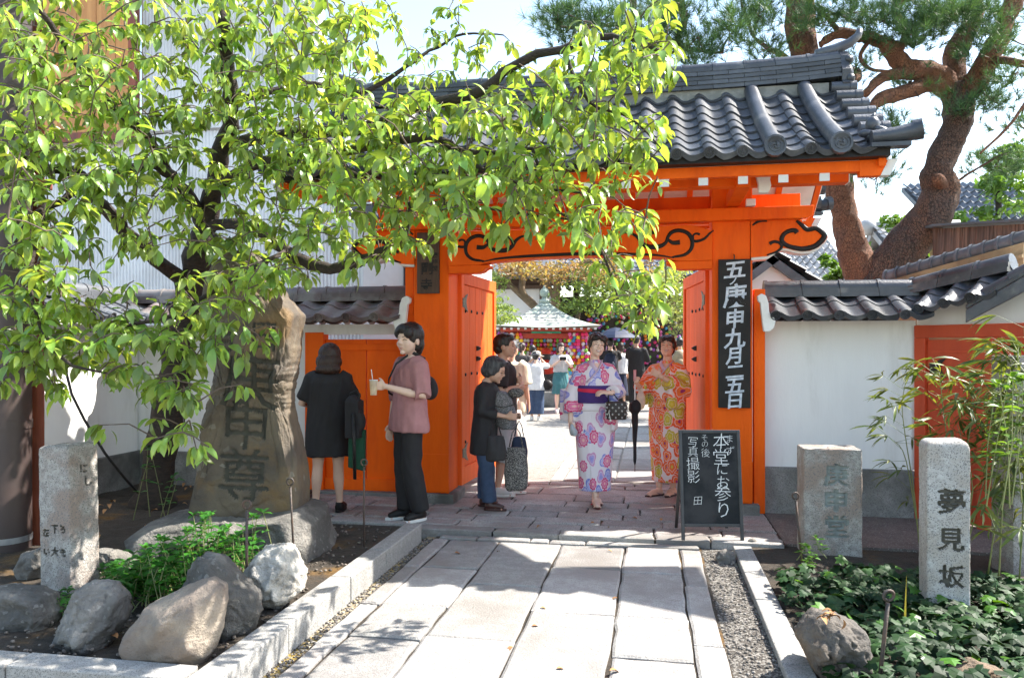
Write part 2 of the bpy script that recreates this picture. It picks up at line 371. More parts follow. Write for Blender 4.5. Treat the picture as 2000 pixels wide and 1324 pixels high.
# ------------------------------------------------------------------ planting beds
def bed_sheet(name, x0, x1, y0, y1, z, amp, m, n=46):
    b = MB(); vs = []
    for j in range(n + 1):
        for i in range(n + 1):
            x = x0 + (x1 - x0) * i / n; y_ = y0 + (y1 - y0) * j / n
            e = min(i, j, n - i, n - j) / 5; e = min(1, e)
            vs.append((x, y_, z + e * amp * (noise.noise(Vector((x * 1.3, y_ * 1.3, 3))) + .5 * noise.noise(Vector((x * 5, y_ * 5, 3))) + .25 * noise.noise(Vector((x * 17, y_ * 17, 1))))))
    fs = [(j * (n + 1) + i, j * (n + 1) + i + 1, (j + 1) * (n + 1) + i + 1, (j + 1) * (n + 1) + i) for j in range(n) for i in range(n)]
    return b.add(vs, fs).build(name, m, smooth=True, kind='structure')
bed_sheet('left_planting_bed', -6.6, -1.88, 2.95, 5.85, .05, .05, SOIL, 70)
bed_sheet('rear_planting_bed', -6.6, -3.3, 5.86, 7.3, .03, .04, SOIL, 40)
bed_sheet('right_planting_bed', .70, 4.6, .6, 6.1, -.03, .05, SOIL, 60)
rp = MB(); rp.box((.99, 6.05, -.09), (4.6, 7.18, -.012)); rp.build('concrete_apron', mat('brown_concrete', (.17, .14, .12), (.12, .10, .09), 7., .9, .8, 60, speck=(150, (.3, .28, .25), .85)), kind='structure')
def kerb_run(name, label, pts, wd, z0, z1, side, m=KERB):
    root = thing(name, label, 'kerb', pts[0] + (z0,))
    for (a, b) in zip(pts, pts[1:]):
        a = Vector((*a, 0)); b = Vector((*b, 0)); d = (b - a).normalized(); n = Vector((-d.y, d.x, 0)) * side
        a2, b2 = a + d * .004, b - d * .004
        j = lambda: Vector((random.uniform(-.003, .003), random.uniform(-.003, .003), 0))
        q = MB(); q.prism([a2 + UP * z0 + j(), b2 + UP * z0 + j(), b2 + n * wd + UP * z0, a2 + n * wd + UP * z0], UP * (z1 - z0 + random.uniform(-.003, .003)))
        q.build('kerb_stone', m, root, bevel=.008)
    return root
kerb_run('granite_kerb', 'pale granite kerb running back beside the path from the rocks to the gate', [(-1.77, y_) for y_ in (2.88, 3.55, 4.35, 4.98, 5.80)], .13, -.10, .088, 1)
kerb_run('granite_kerb', 'pale granite kerb across the front of the rocks at the bottom left', [(x_, 2.87) for x_ in (-1.92, -2.75, -3.6, -4.5)], .15, -.10, .088, -1)
kerb_run('low_kerb', 'thin worn kerb behind the monument in front of the small red door', [(x_, 5.82) for x_ in (-1.93, -2.7, -3.5)], .10, -.02, .07, -1)
kerb_run('low_kerb', 'low weathered kerb between the dark gravel and the ivy bed', [(.60, y_) for y_ in (1.0, 1.9, 2.85, 3.75, 4.7, 5.95)], .13, -.10, -.015, -1)

# ------------------------------------------------------------------ roof tiles
def tile_mesh(name, m, wd=.22, L=.2, amp=.045, th=.016, lip=0., disc=0., ns=13):
    b = MB()
    def prof(u):
        if u < .15: return amp * (.55 + .45 * math.sin(math.pi / 2 * u / .15))
        if u < .62: return amp * (.5 + .5 * math.cos(math.pi * (u - .15) / .47)) * 1.25 - amp * .25
        return -amp * .25 + amp * .62 * (1 - math.cos(math.pi / 2 * (u - .62) / .38))
    us = [i / (ns - 1) for i in range(ns)]
    fr = [(-wd / 2 + wd * u * 1.04, 0, prof(u)) for u in us]; bk = [(x, L, z + .001) for x, _, z in fr]
    frb = [(x, 0, z - th) for x, _, z in fr]; bkb = [(x, L, z - th) for x, _, z in fr]
    n = ns; vs = fr + bk + frb + bkb; fs = []
    for i in range(n - 1):
        fs += [(i, i + 1, n + i + 1, n + i), (2 * n + i, 3 * n + i, 3 * n + i + 1, 2 * n + i + 1), (i, 2 * n + i, 2 * n + i + 1, i + 1), (n + i, n + i + 1, 3 * n + i + 1, 3 * n + i)]
    fs += [(0, n, 3 * n, 2 * n), (n - 1, 3 * n - 1, 4 * n - 1, 2 * n - 1)]
    b.add(vs, fs)
    if lip:
        lo = [(x, -.012, z - lip * (.75 + .25 * math.sin(math.pi * i / (ns - 1)))) for i, (x, _, z) in enumerate(fr)]; hi = [(x, -.012, z + .004) for x, _, z in fr]
        lo2 = [(x, .012, z) for x, _, z in lo]; hi2 = [(x, .012, z) for x, _, z in hi]
        k = ns; vs = lo + hi + lo2 + hi2; fs = []
        for i in range(k - 1): fs += [(i, i + 1, k + i + 1, k + i), (k + i, k + i + 1, 3 * k + i + 1, 3 * k + i), (2 * k + i, 3 * k + i, 3 * k + i + 1, 2 * k + i + 1), (i, 2 * k + i, 2 * k + i + 1, i + 1)]
        b.add(vs, fs)
    if disc:
        cx = -wd / 2 + wd * .16; cz = prof(.16) - disc * .80
        tomoe(b, (cx, -.02, cz), disc)
    me = b.mesh(name, m, True); me.set_sharp_from_angle(angle=R(40)); return me
def tomoe(b, c, r, ax=(0, -1, 0)):
    """round tile end: rimmed disc with a swirl, facing the axis ax"""
    ax = Vector(ax).normalized(); c = Vector(c); s = UP.cross(ax).normalized() if abs(ax.z) < .9 else Vector((1, 0, 0)); u = ax.cross(s)
    rings = []
    for rr, h in ((r, -.05), (r, .006), (r * .80, .006), (r * .78, -.004), (r * .6, -.004), (r * .58, .002), (r * .52, .002), (r * .5, -.004), (.001, -.004)):
        rings.append([c + ax * h + (s * math.cos(a) + u * math.sin(a)) * rr for a in [2 * math.pi * k / 14 for k in range(14)]])
    b.loft(rings)
    for q in range(3):
        a0 = q * 2.094; pts = [c + ax * .002 + (s * math.cos(a0 + t * 1.7) + u * math.sin(a0 + t * 1.7)) * r * (.12 + .3 * t) for t in (0, .35, .7, 1)]
        b.tube(pts, [r * .11, r * .09, r * .06, r * .02], 5)
# ------------------------------------------------------------------ the temple gate
gate = thing('temple_gate', 'vermilion temple gate with open double doors and a grey tiled roof', 'gate', (-.68, 7.2, 0))
PL, PR = -2.055, .70; GC = (PL + PR) / 2; YF = 7.02
for cx in (PL, PR):
    b = MB(); b.box((cx - .172, YF, .09), (cx + .172, YF + .36, 2.98)); p = b.build('post', ORANGE, gate, bevel=.008)
    b = MB(); b.box((cx - .175, YF - .004, .09), (cx + .175, YF + .02, .098)); 
    q = MB(); q.box((cx - .23, YF - .05, -.01), (cx + .23, YF + .42, .09)); q.build('footing_stone', BASE, gate, bevel=.01)
    q = MB(); q.box((cx - .174, YF - .006, .10), (cx + .174, YF + .1, .46)); q.build('base_board', ORANGE, gate, bevel=.004)
# outer jamb boards against the side walls
b = MB(); b.box((.89, 7.06, .0), (.985, 7.16, 1.98)); b.build('jamb_board', ORANGE, gate, bevel=.005)
b = MB(); b.box((-2.33, 7.08, .0), (-2.245, 7.18, 2.3)); b.build('jamb_board', ORANGE, gate, bevel=.005)
# long tie beam
b = MB(); xe = 1.37; x_l = 2 * GC - xe
prof = [(x_l + .05, 2.575), (xe - .05, 2.575), (xe - .01, 2.60), (xe, 2.683), (x_l, 2.683), (x_l + .01, 2.60)]
b.prism([(x, 6.93, z) for x, z in prof], (0, .12, 0)); b.build('tie_beam', ORANGE, gate, bevel=.006)
b = MB(); b.box((x_l + .12, 7.22, 2.72), (xe - .06, 7.36, 2.845)); b.build('rear_beam', ORANGE, gate, bevel=.006)
# carved lintel
b = MB(); x0, x1 = PL + .172, PR - .172
low = [(x0, 2.235), (x0 + .30, 2.235), (x0 + .42, 2.262), (x0 + .8, 2.285), ((x0 + x1) / 2, 2.295), (x1 - .8, 2.285), (x1 - .42, 2.262), (x1 - .30, 2.235), (x1, 2.235)]
top = [(x1, 2.50), (x1 - .18, 2.552), (x0 + .18, 2.552), (x0, 2.50)]
b.prism([(x, 6.99, z) for x, z in low + top], (0, .17, 0)); lint = b.build('carved_lintel', ORANGE, gate, bevel=.005)
def scroll(pts, rad, parent, Y, flip=False, name='carved_scroll'):
    P = [Vector((((PL + PR) - p[0]) if flip else p[0], Y, p[1])) for p in pts]
    out_, n = [], len(P)                       # catmull-rom
    for i in range(n - 1):
        a, b_, c, d = P[max(i - 1, 0)], P[i], P[i + 1], P[min(i + 2, n - 1)]
        for k in range(5):
            t = k / 5; out_.append(.5 * ((2 * b_) + (c - a) * t + (2 * a - 5 * b_ + 4 * c - d) * t * t + (3 * b_ - a - 3 * c + d) * t ** 3))
    out_.append(P[-1]); m_ = len(out_)
    rs = []
    for i in range(m_):
        f = i / (m_ - 1) * (len(rad) - 1); k = min(int(f), len(rad) - 2); rs.append(rad[k] + (rad[k + 1] - rad[k]) * (f - k))
    mb = MB(); mb.tube(out_, rs, 8); mb.v = [(x, Y + (y - Y) * .5, z) for x, y, z in mb.v]
    return mb.build(name, BLACKP, parent, smooth=True)
def px(a, Y=6.98): return [(at(x, y, Y).x, at(x, y, Y).z) for x, y in a]
S1 = px([(1214, 455), (1232, 456), (1245, 463), (1254, 475), (1268, 482), (1288, 481), (1300, 474), (1305, 462), (1313, 453), (1328, 450), (1344, 456), (1352, 470), (1350, 486), (1338, 497), (1320, 501), (1312, 502)])
S1b = px([(1252, 470), (1256, 460), (1268, 454), (1279, 454)]); S1c = px([(1305, 468), (1314, 474), (1328, 473)])
S1d = px([(1352, 470), (1362, 471), (1376, 466), (1386, 456), (1394, 450)]); S1e = px([(1354, 468), (1354, 460), (1360, 456), (1367, 458)])
S1f = [((x0 + x1) / 2, 2.318), (x1 - .8, 2.308), (x1 - .5, 2.292), (x1 - .33, 2.262)]
for fl in (False, True):
    scroll(S1, [.004, .011, .015, .02, .022, .018, .014, .016, .018, .018, .018, .017, .014, .011, .005], lint, 6.988, fl)
    scroll(S1b, [.014, .014, .015, .018], lint, 6.988, fl); scroll(S1c, [.012, .018, .022], lint, 6.988, fl)
    scroll(S1d, [.013, .012, .010, .005], lint, 6.988, fl); scroll(S1e, [.010, .009, .009, .012], lint, 6.988, fl)
    scroll(S1f, [.016, .014, .010, .004], lint, 6.988, fl)
# small brackets under the lintel ends
for s, xx in ((1, x1), (-1, x0)):
    b = MB(); pr = [(0, 2.234), (-.40, 2.234), (-.40, 2.212), (-.36, 2.20), (-.33, 2.175), (-.28, 2.162), (0, 2.162)]
    b.prism([(xx + s * x, 7.0, z) for x, z in pr], (0, .16, 0)); b.build('lintel_bracket', ORANGE, gate, bevel=.004)
# cloud shaped beam ends outside the posts
NO = [(1466, 425), (1500, 425), (1540, 424), (1558, 424), (1566, 432), (1580, 441), (1597, 444), (1612, 452), (1619, 464), (1612, 476), (1600, 487), (1584, 494), (1568, 495), (1552, 493), (1538, 489), (1524, 488), (1514, 496), (1500, 505), (1466, 508)]
NOp = px(NO, 7.0)
for fl in (False, True):
    f = (lambda p: (((PL + PR) - p[0]), p[1])) if fl else (lambda p: p)
    b = MB(); b.prism([(f(p)[0], 7.02, f(p)[1]) for p in NOp], (0, .16, 0)); nz = b.build('cloud_beam_end', WHITEP, gate)
    cx_, cz_ = 1.15, 2.45
    c2 = f((cx_, cz_))
    b = MB(); b.prism([(c2[0] + (f(p)[0] - c2[0]) * .985, 7.008, c2[1] + .010 + (f(p)[1] - c2[1]) * .94) for p in NOp], (0, .013, 0)); b.build('cloud_face', ORANGE, nz)
    sc1 = [(p[0] - (.012 if p[0] > 1.3 else 0), p[1] - (.014 if p[1] > 2.5 else -.014)) for p in px([(1556, 428), (1566, 436), (1580, 445), (1597, 449), (1610, 458), (1613, 465), (1605, 476), (1592, 485), (1572, 489), (1552, 487), (1536, 482), (1527, 473), (1530, 462), (1540, 455), (1552, 453), (1557, 458)], 7.0)]
    scroll(sc1, [.010, .018, .021, .021, .022, .023, .023, .023, .022, .020, .019, .019, .019, .019, .021, .023], nz, 7.004, fl)
    scroll(px([(1527, 480), (1522, 474), (1512, 472), (1503, 476)], 7.0), [.012, .012, .013, .016], nz, 7.004, fl)
    scroll(px([(1527, 474), (1526, 484), (1516, 492), (1498, 498)], 7.0), [.013, .012, .010, .006], nz, 7.004, fl)
    scroll(px([(1470, 440), (1482, 432), (1498, 430)], 7.0), [.006, .013, .014], nz, 7.004, fl)
# arms, struts, purlin
ZE, ZR, YR, YE = 2.87, 3.78, 7.2, 5.78      # eave and ridge of the tile bed
def zs(s): return ZR - (ZR - ZE) * (1.22 * s - .22 * s * s)
RX0, RX1 = 2 * GC - 1.60, 1.60
for cx in (PL, PR):
    b = MB(); b.box((cx - .055, 6.15, 2.70), (cx + .055, 8.25, 2.80)); b.build('bracket_arm', ORANGE, gate, bevel=.005)
    b = MB(); b.box((cx - .05, 7.0, 2.684), (cx + .05, 7.05, 3.05)); b.build('strut', ORANGE, gate, bevel=.004)
    s = 1 if cx == PR else -1
    b = MB(); X = cx + s * .145
    pr = [(-.035, 0), (.04, 0), (.06, .05), (.05, .10), (.062, .15), (.062, .18), (-.062, .18), (-.05, .13), (-.035, .07)]
    b.prism([(X + s * x, 6.155, 2.655 + z) for x, z in pr], (0, .06, 0)); b.build('white_bracket', WHITEP, gate, bevel=.004)
    b = MB(); b.box((X - .04, 6.9, 2.69), (X + .04, 6.97, 2.75)); b.build('bracket_block', WHITEP, gate, bevel=.004)
for Y in (6.28, 8.12):
    b = MB(); b.box((RX0 + .12, Y - .06, 2.725), (RX1 - .12, Y + .06, 2.845)); b.build('purlin', ORANGE, gate, bevel=.005)
    for ex in (RX0 + .117, RX1 - .117):
        b = MB(); b.box((ex - .004, Y - .062, 2.723), (ex + .004, Y + .062, 2.847)); b.build('purlin_cap', WHITEP, gate)
b = MB(); b.box((RX0 + .12, 7.12, 3.46), (RX1 - .12, 7.28, 3.60)); b.build('ridge_beam', ORANGE, gate, bevel=.005)
RU = .20                                   # rafter bed below the tiles
xr = RX0 + .18; k = 0
raf = []
while xr < RX1 - .1: raf.append(xr); xr += .287
rmesh = None
for X in raf:
    for sgn in (-1, 1):
        Yt, Yb = YR, YR + sgn * (YR - 5.93)
        s_ = (YR - 5.93) / (YR - YE)
        a0, a1 = zs(0) - RU, zs(s_) - RU + .005
        b = MB(); b.prism([(X - .028, Yt, a0), (X - .028, Yb, a1), (X - .028, Yb, a1 - .07), (X - .028, Yt, a0 - .07)], (.056, 0, 0))
        r = b.build('rafter', ORANGE, gate)
        b = MB(); b.box((X - .035, Yb - .006, a1 - .074), (X + .035, Yb + .006, a1 + .002)); b.build('rafter_cap', WHITEP, r)
roof = MB()                                  # boarding under the tiles
for sgn in (-1, 1):
    n = 8; lo = []; hi = []
    for i in range(n + 1):
        s = i / n * .9; Y = YR + sgn * s * (YR - YE)
        lo.append((Y, zs(s) - RU + .006)); hi.append((Y, zs(s) - .03))
    pts = [(RX0 + .02, y_, z_) for y_, z_ in lo] + [(RX0 + .02, y_, z_) for y_, z_ in reversed(hi)]
    for i in range(n):
        q = [(RX0 + .02, *lo[i]), (RX0 + .02, *lo[i + 1]), (RX0 + .02, *hi[i + 1]), (RX0 + .02, *hi[i])]
        roof.prism(q, (RX1 - RX0 - .04, 0, 0))
roof = roof.build('roof', WHITEP, gate)
for sgn in (-1, 1):
    Yb = YR + sgn * (YR - 5.95)
    b = MB(); b.box((RX0 + .0, Yb - .035, 2.735), (RX1 - .0, Yb + .035, 2.815)); b.build('fascia', ORANGE, gate, bevel=.004)
    Yc = YR + sgn * (YR - 5.86)
    b = MB(); b.box((RX0 - .06, Yc - .05, 2.817), (RX1 + .06, Yc + .06, 2.885)); b.build('eave_board', BLACKP, gate)
    for X, s in ((RX0, -1), (RX1, 1)):       # verge boards
        for nm, m_, dx, up, dn in (('verge_board', ORANGE, 0, -.02, -.16), ('verge_edge', WHITEP, .055, -.035, -.12), ('verge_trim', BLACKP, .0, -.001, -.019)):
            b = MB(); n = 8; hi, lo = [], []
            for i in range(n + 1):
                q = i / n * .93; Y = YR + sgn * q * (YR - YE); hi.append((Y, zs(q) + up)); lo.append((Y, zs(q) + dn))
            for i in range(n):
                xa = X + s * (dx - (0 if nm != 'verge_trim' else 0)); wd = s * (.05 if nm == 'verge_board' else .012 if nm == 'verge_edge' else .09)
                b.prism([(xa, *lo[i]), (xa, *lo[i + 1]), (xa, *hi[i + 1]), (xa, *hi[i])], (wd, 0, 0))
            b.build(nm, m_, gate)
        b = MB(); b.prism([(X + s * .022, Yb + sgn * .04, 2.70), (X + s * .085, Yb + sgn * .04, 2.70), (X + s * .14, Yb + sgn * .04, 2.815), (X + s * .075, Yb + sgn * .04, 2.815)], (0, -sgn * .075, 0)); b.build('fascia_end', WHITEP, gate)
        b = MB(); b.prism([(X - s * .12, Yb + sgn * .038, 2.70), (X + s * .021, Yb + sgn * .038, 2.70), (X + s * .074, Yb + sgn * .038, 2.815), (X - s * .12, Yb + sgn * .038, 2.815)], (0, -sgn * .072, 0)); b.build('fascia_tip', ORANGE, gate)
# tiles
NR, NCc = 8, 19
TX0, TX1 = RX0 + .05, RX1 - .05; TW = (TX1 - TX0) / NCc
TL = (YR - YE) / NR
tm = tile_mesh('roof_tile', TILE, TW, TL * 1.5, .044, th=.024, ns=17); te = tile_mesh('eave_tile', TILE, TW, TL * 1.5, .044, th=.024, lip=.042, disc=.044, ns=17)
ROWS = []
for sgn in (-1, 1):
    for r_ in range(NR):
        s1 = (r_ + 1) / NR; s0 = r_ / NR
        Y = YR + sgn * s1 * (YR - YE); z = zs(s1) + .012
        pitch = math.atan2(zs(s0) - zs(s1), TL) - .075
        for c in range(NCc):
            if sgn < 0: X = TX0 + TW * (c + .5)
            else: X = TX1 - TW * (c + .5)
            if sgn > 0 and r_ < NR - 1 and r_ > 1: 
                ROWS.append((X, Y, z, pitch)); continue
            jit = random.uniform(-.006, .006)
            rot = (pitch + jit, 0, 0) if sgn < 0 else (pitch + jit, 0, math.pi)
            last = r_ == NR - 1
            place('eave_tile' if last else 'roof_tile', te if last else tm, roof, (X, Y + random.uniform(-.004, .004), z + random.uniform(-.002, .002)), rot if sgn < 0 else rot)
# the hidden rear slope as one piece
b = MB(); src = tm
for X, Y, z, pitch in ROWS:
    M = Matrix.Translation((X, Y, z)) @ Euler((pitch, 0, math.pi)).to_matrix().to_4x4()
    b.add([M @ v.co for v in src.vertices], [tuple(p.vertices) for p in src.polygons])
b.build('rear_tiling', TILE, roof, smooth=True, kind='stuff')
# round cover rolls near both verges, plus short side rolls
def roll(X, parent, r=.062, s0=.02, s1=1.03, sgn=-1):
    b = MB(); n = 16; pts = [Vector((X, YR + sgn * (s0 + (s1 - s0) * i / n) * (YR - YE), zs(min(1.05, s0 + (s1 - s0) * i / n)) + .05 + .012 * ((i / n) ** 4))) for i in range(n + 1)]
    rad = [r * (1 + .05 * (1 - (i % 3) / 3)) for i in range(n + 1)]
    b.tube(pts, rad, 12); d = (pts[-1] - pts[-2]).normalized()
    tomoe(b, pts[-1] + Vector((0, sgn * .012, -.006)), r * 1.25, (0, sgn, 0))
    o = b.build('roll_tile', TILE, parent, auto=True); return o
for X in (TX1 - TW * 1.0, TX1 - TW * 2.9, TX0 + TW * 1.0, TX0 + TW * 2.9):
    for sgn in (-1, 1): roll(X, roof, sgn=sgn)
vm = MB(); vm.tube([(0, 0, 0), (.09, 0, -.003), (.2, 0, -.01)], [.052, .054, .058], 12); tomoe(vm, (.2, 0, -.01), .062, (1, 0, 0)); vmesh = vm.mesh('verge_tile', TILE, True); vmesh.set_sharp_from_angle(angle=R(40))
for X, rz in ((TX1 - .02, 0), (TX0 + .02, math.pi)):
    for sgn in (-1, 1):
        for i in range(7):
            s = .1 + i * .132; place('verge_tile', vmesh, roof, (X, YR + sgn * s * (YR - YE), zs(s) + .045), (0, 0, rz))
# corner ornaments
for X, s in ((TX1 + .03, 1), (TX0 - .03, -1)):
    for sgn in (-1, 1):
        Y = YR + sgn * .985 * (YR - YE)
        b = MB(); b.tube([(X - s * .05, Y + sgn * .0, ZE + .075), (X + s * .1, Y, ZE + .085), (X + s * .22, Y, ZE + .105), (X + s * .27, Y, ZE + .12)], [.05, .056, .062, .068], 14)
        tomoe(b, (X + s * .28, Y, ZE + .122), .072, (s, -.25 if sgn < 0 else .25, .12)); b.box((X - .06, Y - .05, ZE + .0), (X + s * .2 if s > 0 else X + .06, Y + .05, ZE + .03)) if s > 0 else b.box((X - .2, Y - .05, ZE), (X + .06, Y + .05, ZE + .03))
        b.build('corner_tile', TILE, roof, auto=True)
        b = MB(); b.ball((X - s * .01, Y - sgn * .12, ZE + .20), (.05, .05, .062), 12, 8); b.tube([(X - s * .01, Y - sgn * .12, ZE + .24), (X + s * .005, Y - sgn * .12, ZE + .285)], [.03, .004], 8)
        b.ball((X + s * .05, Y - sgn * .08, ZE + .14), (.07, .035, .03), 10, 6, rot=Euler((0, .5 * s, 0)).to_matrix()); b.ball((X - s * .06, Y - sgn * .09, ZE + .13), (.06, .04, .03), 10, 6)
        b.ball((X, Y - sgn * .1, ZE + .11), (.075, .06, .04), 10, 6)
        b.build('peach_ornament', TILE, roof, smooth=True)
# ridge
ridge_z = lambda x, h: h + .045 * abs((x - GC) / 2.3) ** 4
rx0, rx1 = RX0 - .02, RX1 + .02; nseg = 17
b = MB(); b.box((rx0 + .1, YR - .13, 3.67), (rx1 - .1, YR + .13, 3.768)); b.build('ridge_plaster', mat('old_mortar', (.30, .29, .26), (.2, .2, .18), 12., .9, .6), roof)
for c_ in range(5):
    z0 = 3.765 + c_ * .043; hw = .15 - .012 * c_; off = .5 * (c_ % 2)
    n = nseg + (1 if off else 0)
    for i in range(n):
        a = rx0 + (rx1 - rx0) * max(0, i - off) / nseg; e = rx0 + (rx1 - rx0) * min(nseg, i + 1 - off) / nseg
        b = MB(); q = random.uniform(-.003, .003)
        for (ya, yb, za, zb) in ((-hw - .012, hw + .012, 0, .025), (-hw + .008, hw - .008, .025, .0425)):
            v = [(a + .002, YR + ya + q, ridge_z(a, z0 + za)), (e - .002, YR + ya + q, ridge_z(e, z0 + za)), (e - .002, YR + yb, ridge_z(e, z0 + za)), (a + .002, YR + yb, ridge_z(a, z0 + za))]
            b.prism([Vector(p) for p in v], (0, 0, zb - za))
        b.build('ridge_tile', TILE, roof)
for i in range(nseg):
    a = rx0 + (rx1 - rx0) * i / nseg; e = rx0 + (rx1 - rx0) * (i + 1) / nseg
    b = MB(); b.tube([(a + .002, YR, ridge_z(a, 3.975)), (a + .03, YR, ridge_z(a, 3.975)), (a + .031, YR, ridge_z(a, 3.975)), (e - .002, YR, ridge_z(e, 3.975))], [.075, .075, .068, .068], 14)
    b.build('ridge_cap_tile', TILE, roof, auto=True)
for s, X in ((1, rx1), (-1, rx0)):            # ogre tile and horn at both ends
    b = MB(); pr = [(-.20, 3.66), (-.235, 3.72), (-.19, 3.76), (-.20, 3.86), (-.14, 3.93), (-.13, 4.02), (-.06, 4.08), (.06, 4.08), (.13, 4.02), (.14, 3.93), (.20, 3.86), (.19, 3.76), (.235, 3.72), (.20, 3.66)]
    b.prism([(X, YR + y_ * .85, 3.69 + (z_ - 3.66) * .88) for y_, z_ in pr], (s * .07, 0, 0))
    b.ball((X + s * .08, YR, 3.87), (.05, .09, .09), 12, 8)
    for y_, z_, r_ in ((-.1, 3.97, .035), (.1, 3.97, .035), (-.15, 3.79, .04), (.15, 3.79, .04), (0, 4.01, .045)): b.ball((X + s * .07, YR + y_, z_), (.04, r_, r_), 8, 6)
    b.build('ogre_tile', TILE, roof, auto=True)
    b = MB(); b.tube([(X - s * .18, YR, 4.06), (X - s * .02, YR, 4.10), (X + s * .10, YR, 4.15), (X + s * .17, YR, 4.21), (X + s * .185, YR, 4.26)], [.05, .05, .042, .034, .028], 10); b.build('horn_tile', TILE, roof, smooth=True)
# ------------------------------------------------------------------ door leaves
HINGE = [(0, 0), (.055, .005), (.085, .03), (.15, .045), (.11, .0), (.10, -.04), (.12, -.08), (.155, -.125), (.09, -.105), (.055, -.085), (0, -.08)]
def leaf_door(cx, ang, s):
    """s = +1: hinged at the left post and opening to the right of it"""
    root = bpy.data.objects.new('door_leaf', None); root.empty_display_size = .1
    root.location = (cx, 7.40, 0); root.rotation_euler = (0, 0, ang); link(root, gate)
    Wd, Ht, z0 = 1.27, 2.12, .10; sf = -s     # local: x along the leaf, visible face at y = face
    fy = lambda y_: y_
    def bx(lo, hi, nm, m_=ORANGE2, bev=.004):
        return MB().box(lo, hi).build(nm, m_, root, bevel=bev, local=True)
    bx((0, -.03, z0), (.09, .03, z0 + Ht), 'door_stile'); bx((Wd - .08, -.03, z0), (Wd, .03, z0 + Ht), 'door_stile')
    bx((.0905, -.03, z0), (Wd - .0805, .03, z0 + .17), 'door_rail'); bx((.0905, -.03, z0 + Ht - .12), (Wd - .0805, .03, z0 + Ht), 'door_rail')
    n = 5; w_ = (Wd - .172) / n
    for i in range(n):
        bx((.091 + w_ * i + .002, -.012, z0 + .172), (.091 + w_ * (i + 1) - .002, .012, z0 + Ht - .122), 'door_plank')
    for z in (.42, 1.08 + .02, 1.74):
        for i in range(5 if z != 1.74 else 4):
            for f in (-1, 1):
                o = MB(); o.ball((.17 + i * .2, f * .014, z0 + z - (0 if i % 2 else .006)), (.017, .012, .017), 8, 6)
                o.tube([(.17 + i * .2 - .012, f * .013, z0 + z), (.17 + i * .2 + .028, f * .013, z0 + z + (.0))], .006, 5); o.build('stud', BLACKIRON, root, smooth=True, local=True)
    for z in (1.86, .36):
        for f in (-1, 1):
            o = MB(); o.prism([(.02 + x * 1.1, f * .031, z0 + z + y_ * 1.1) for x, y_ in HINGE], (0, f * .006, 0)); h = o.build('hinge_plate', BRASS, root, local=True)
            o = MB()
            for q, (x, y_) in enumerate(((.02, -.015), (.02, -.06), (.06, -.03), (.09, -.06), (.075, .01), (.11, .03), (.115, -.1))): o.ball((.02 + x * 1.1, f * .038, z0 + z + y_ * 1.1), .008, 6, 4)
            o.build('rivets', BLACKIRON, h, smooth=True)
    for z in (1.36, 1.25):
        for f in (-1, 1):
            o = MB(); o.tube([(Wd * .45, f * .013, z0 + z), (Wd * .45, f * .03, z0 + z), (Wd * .45, f * .06, z0 + z)], [.035, .032, .004], 4); o.build('diamond_boss', BLACKIRON, root, local=True)
    return root
leaf_door(PL + .175, R(86), 1)
leaf_door(PR - .175, R(97), -1)
# ------------------------------------------------------------------ tiled garden walls
wt = {}
def coping(root, A, B, n, zr, m, wd=.27, rise=.20, depth=.45, back=True, dz=0., cap=True, key=''):
    """tiles on a wall from A to B (plan points), n = outward normal, dz = height gained from A to B"""
    A = Vector((*A, 0)); B = Vector((*B, 0)); d = (B - A).normalized(); L = (B - A).length; n = Vector((*n, 0)).normalized()
    if d.cross(UP).dot(n) < 0: A, B, d = B, A, -d; zA, dzz = zr + dz, -dz      # outward = right hand side of d
    else: zA, dzz = zr, dz
    k = max(1, round(L / wd)); w_ = L / k; ang = math.atan2(d.y, d.x)
    key = (m.name, round(w_, 3))
    if key not in wt: wt[key] = (tile_mesh('wall_tile', m, w_, .24, .042), tile_mesh('wall_eave_tile', m, w_, .24, .042, lip=.04, disc=.045))
    tm_, te_ = wt[key]; pitch = math.atan2(rise, depth)
    for sd in ((1, -1) if back else (1,)):
        for i in range(k):
            f = (i + .5) / k; P = A + d * L * f; zc = zA + dzz * f
            for r_ in (0, 1):
                q = P + n * sd * (depth * (r_ + 1) / 2); z = zc - .10 - rise * (r_ + 1) / 2
                o = place('wall_eave_tile' if r_ else 'wall_tile', te_ if r_ else tm_, root, (q.x, q.y, z), (pitch - .04, -math.atan2(dzz, L) * sd, ang + (0 if sd > 0 else math.pi)))
    if cap:
        kk = max(1, round(L / .3))
        for i in range(kk):
            a = A + d * (L * i / kk + .002); b_ = A + d * (L * (i + 1) / kk - .002); za = zA + dzz * i / kk; zb = zA + dzz * (i + 1) / kk
            q = MB()
            for hw, z0, z1 in ((.125, -.125, -.09), (.105, -.089, -.05)):
                q.prism([a + n * hw + UP * (za + z0), b_ + n * hw + UP * (zb + z0), b_ - n * hw + UP * (zb + z0), a - n * hw + UP * (za + z0)], UP * (z1 - z0))
            q.build('coping_course', m, root)
            q = MB(); q.tube([a + UP * (za - .045), a + d * .03 + UP * (za - .045), a + d * .031 + UP * (za - .045), b_ + UP * (zb - .045)], [.082, .082, .074, .074], 12); q.build('coping_cap', m, root, auto=True)
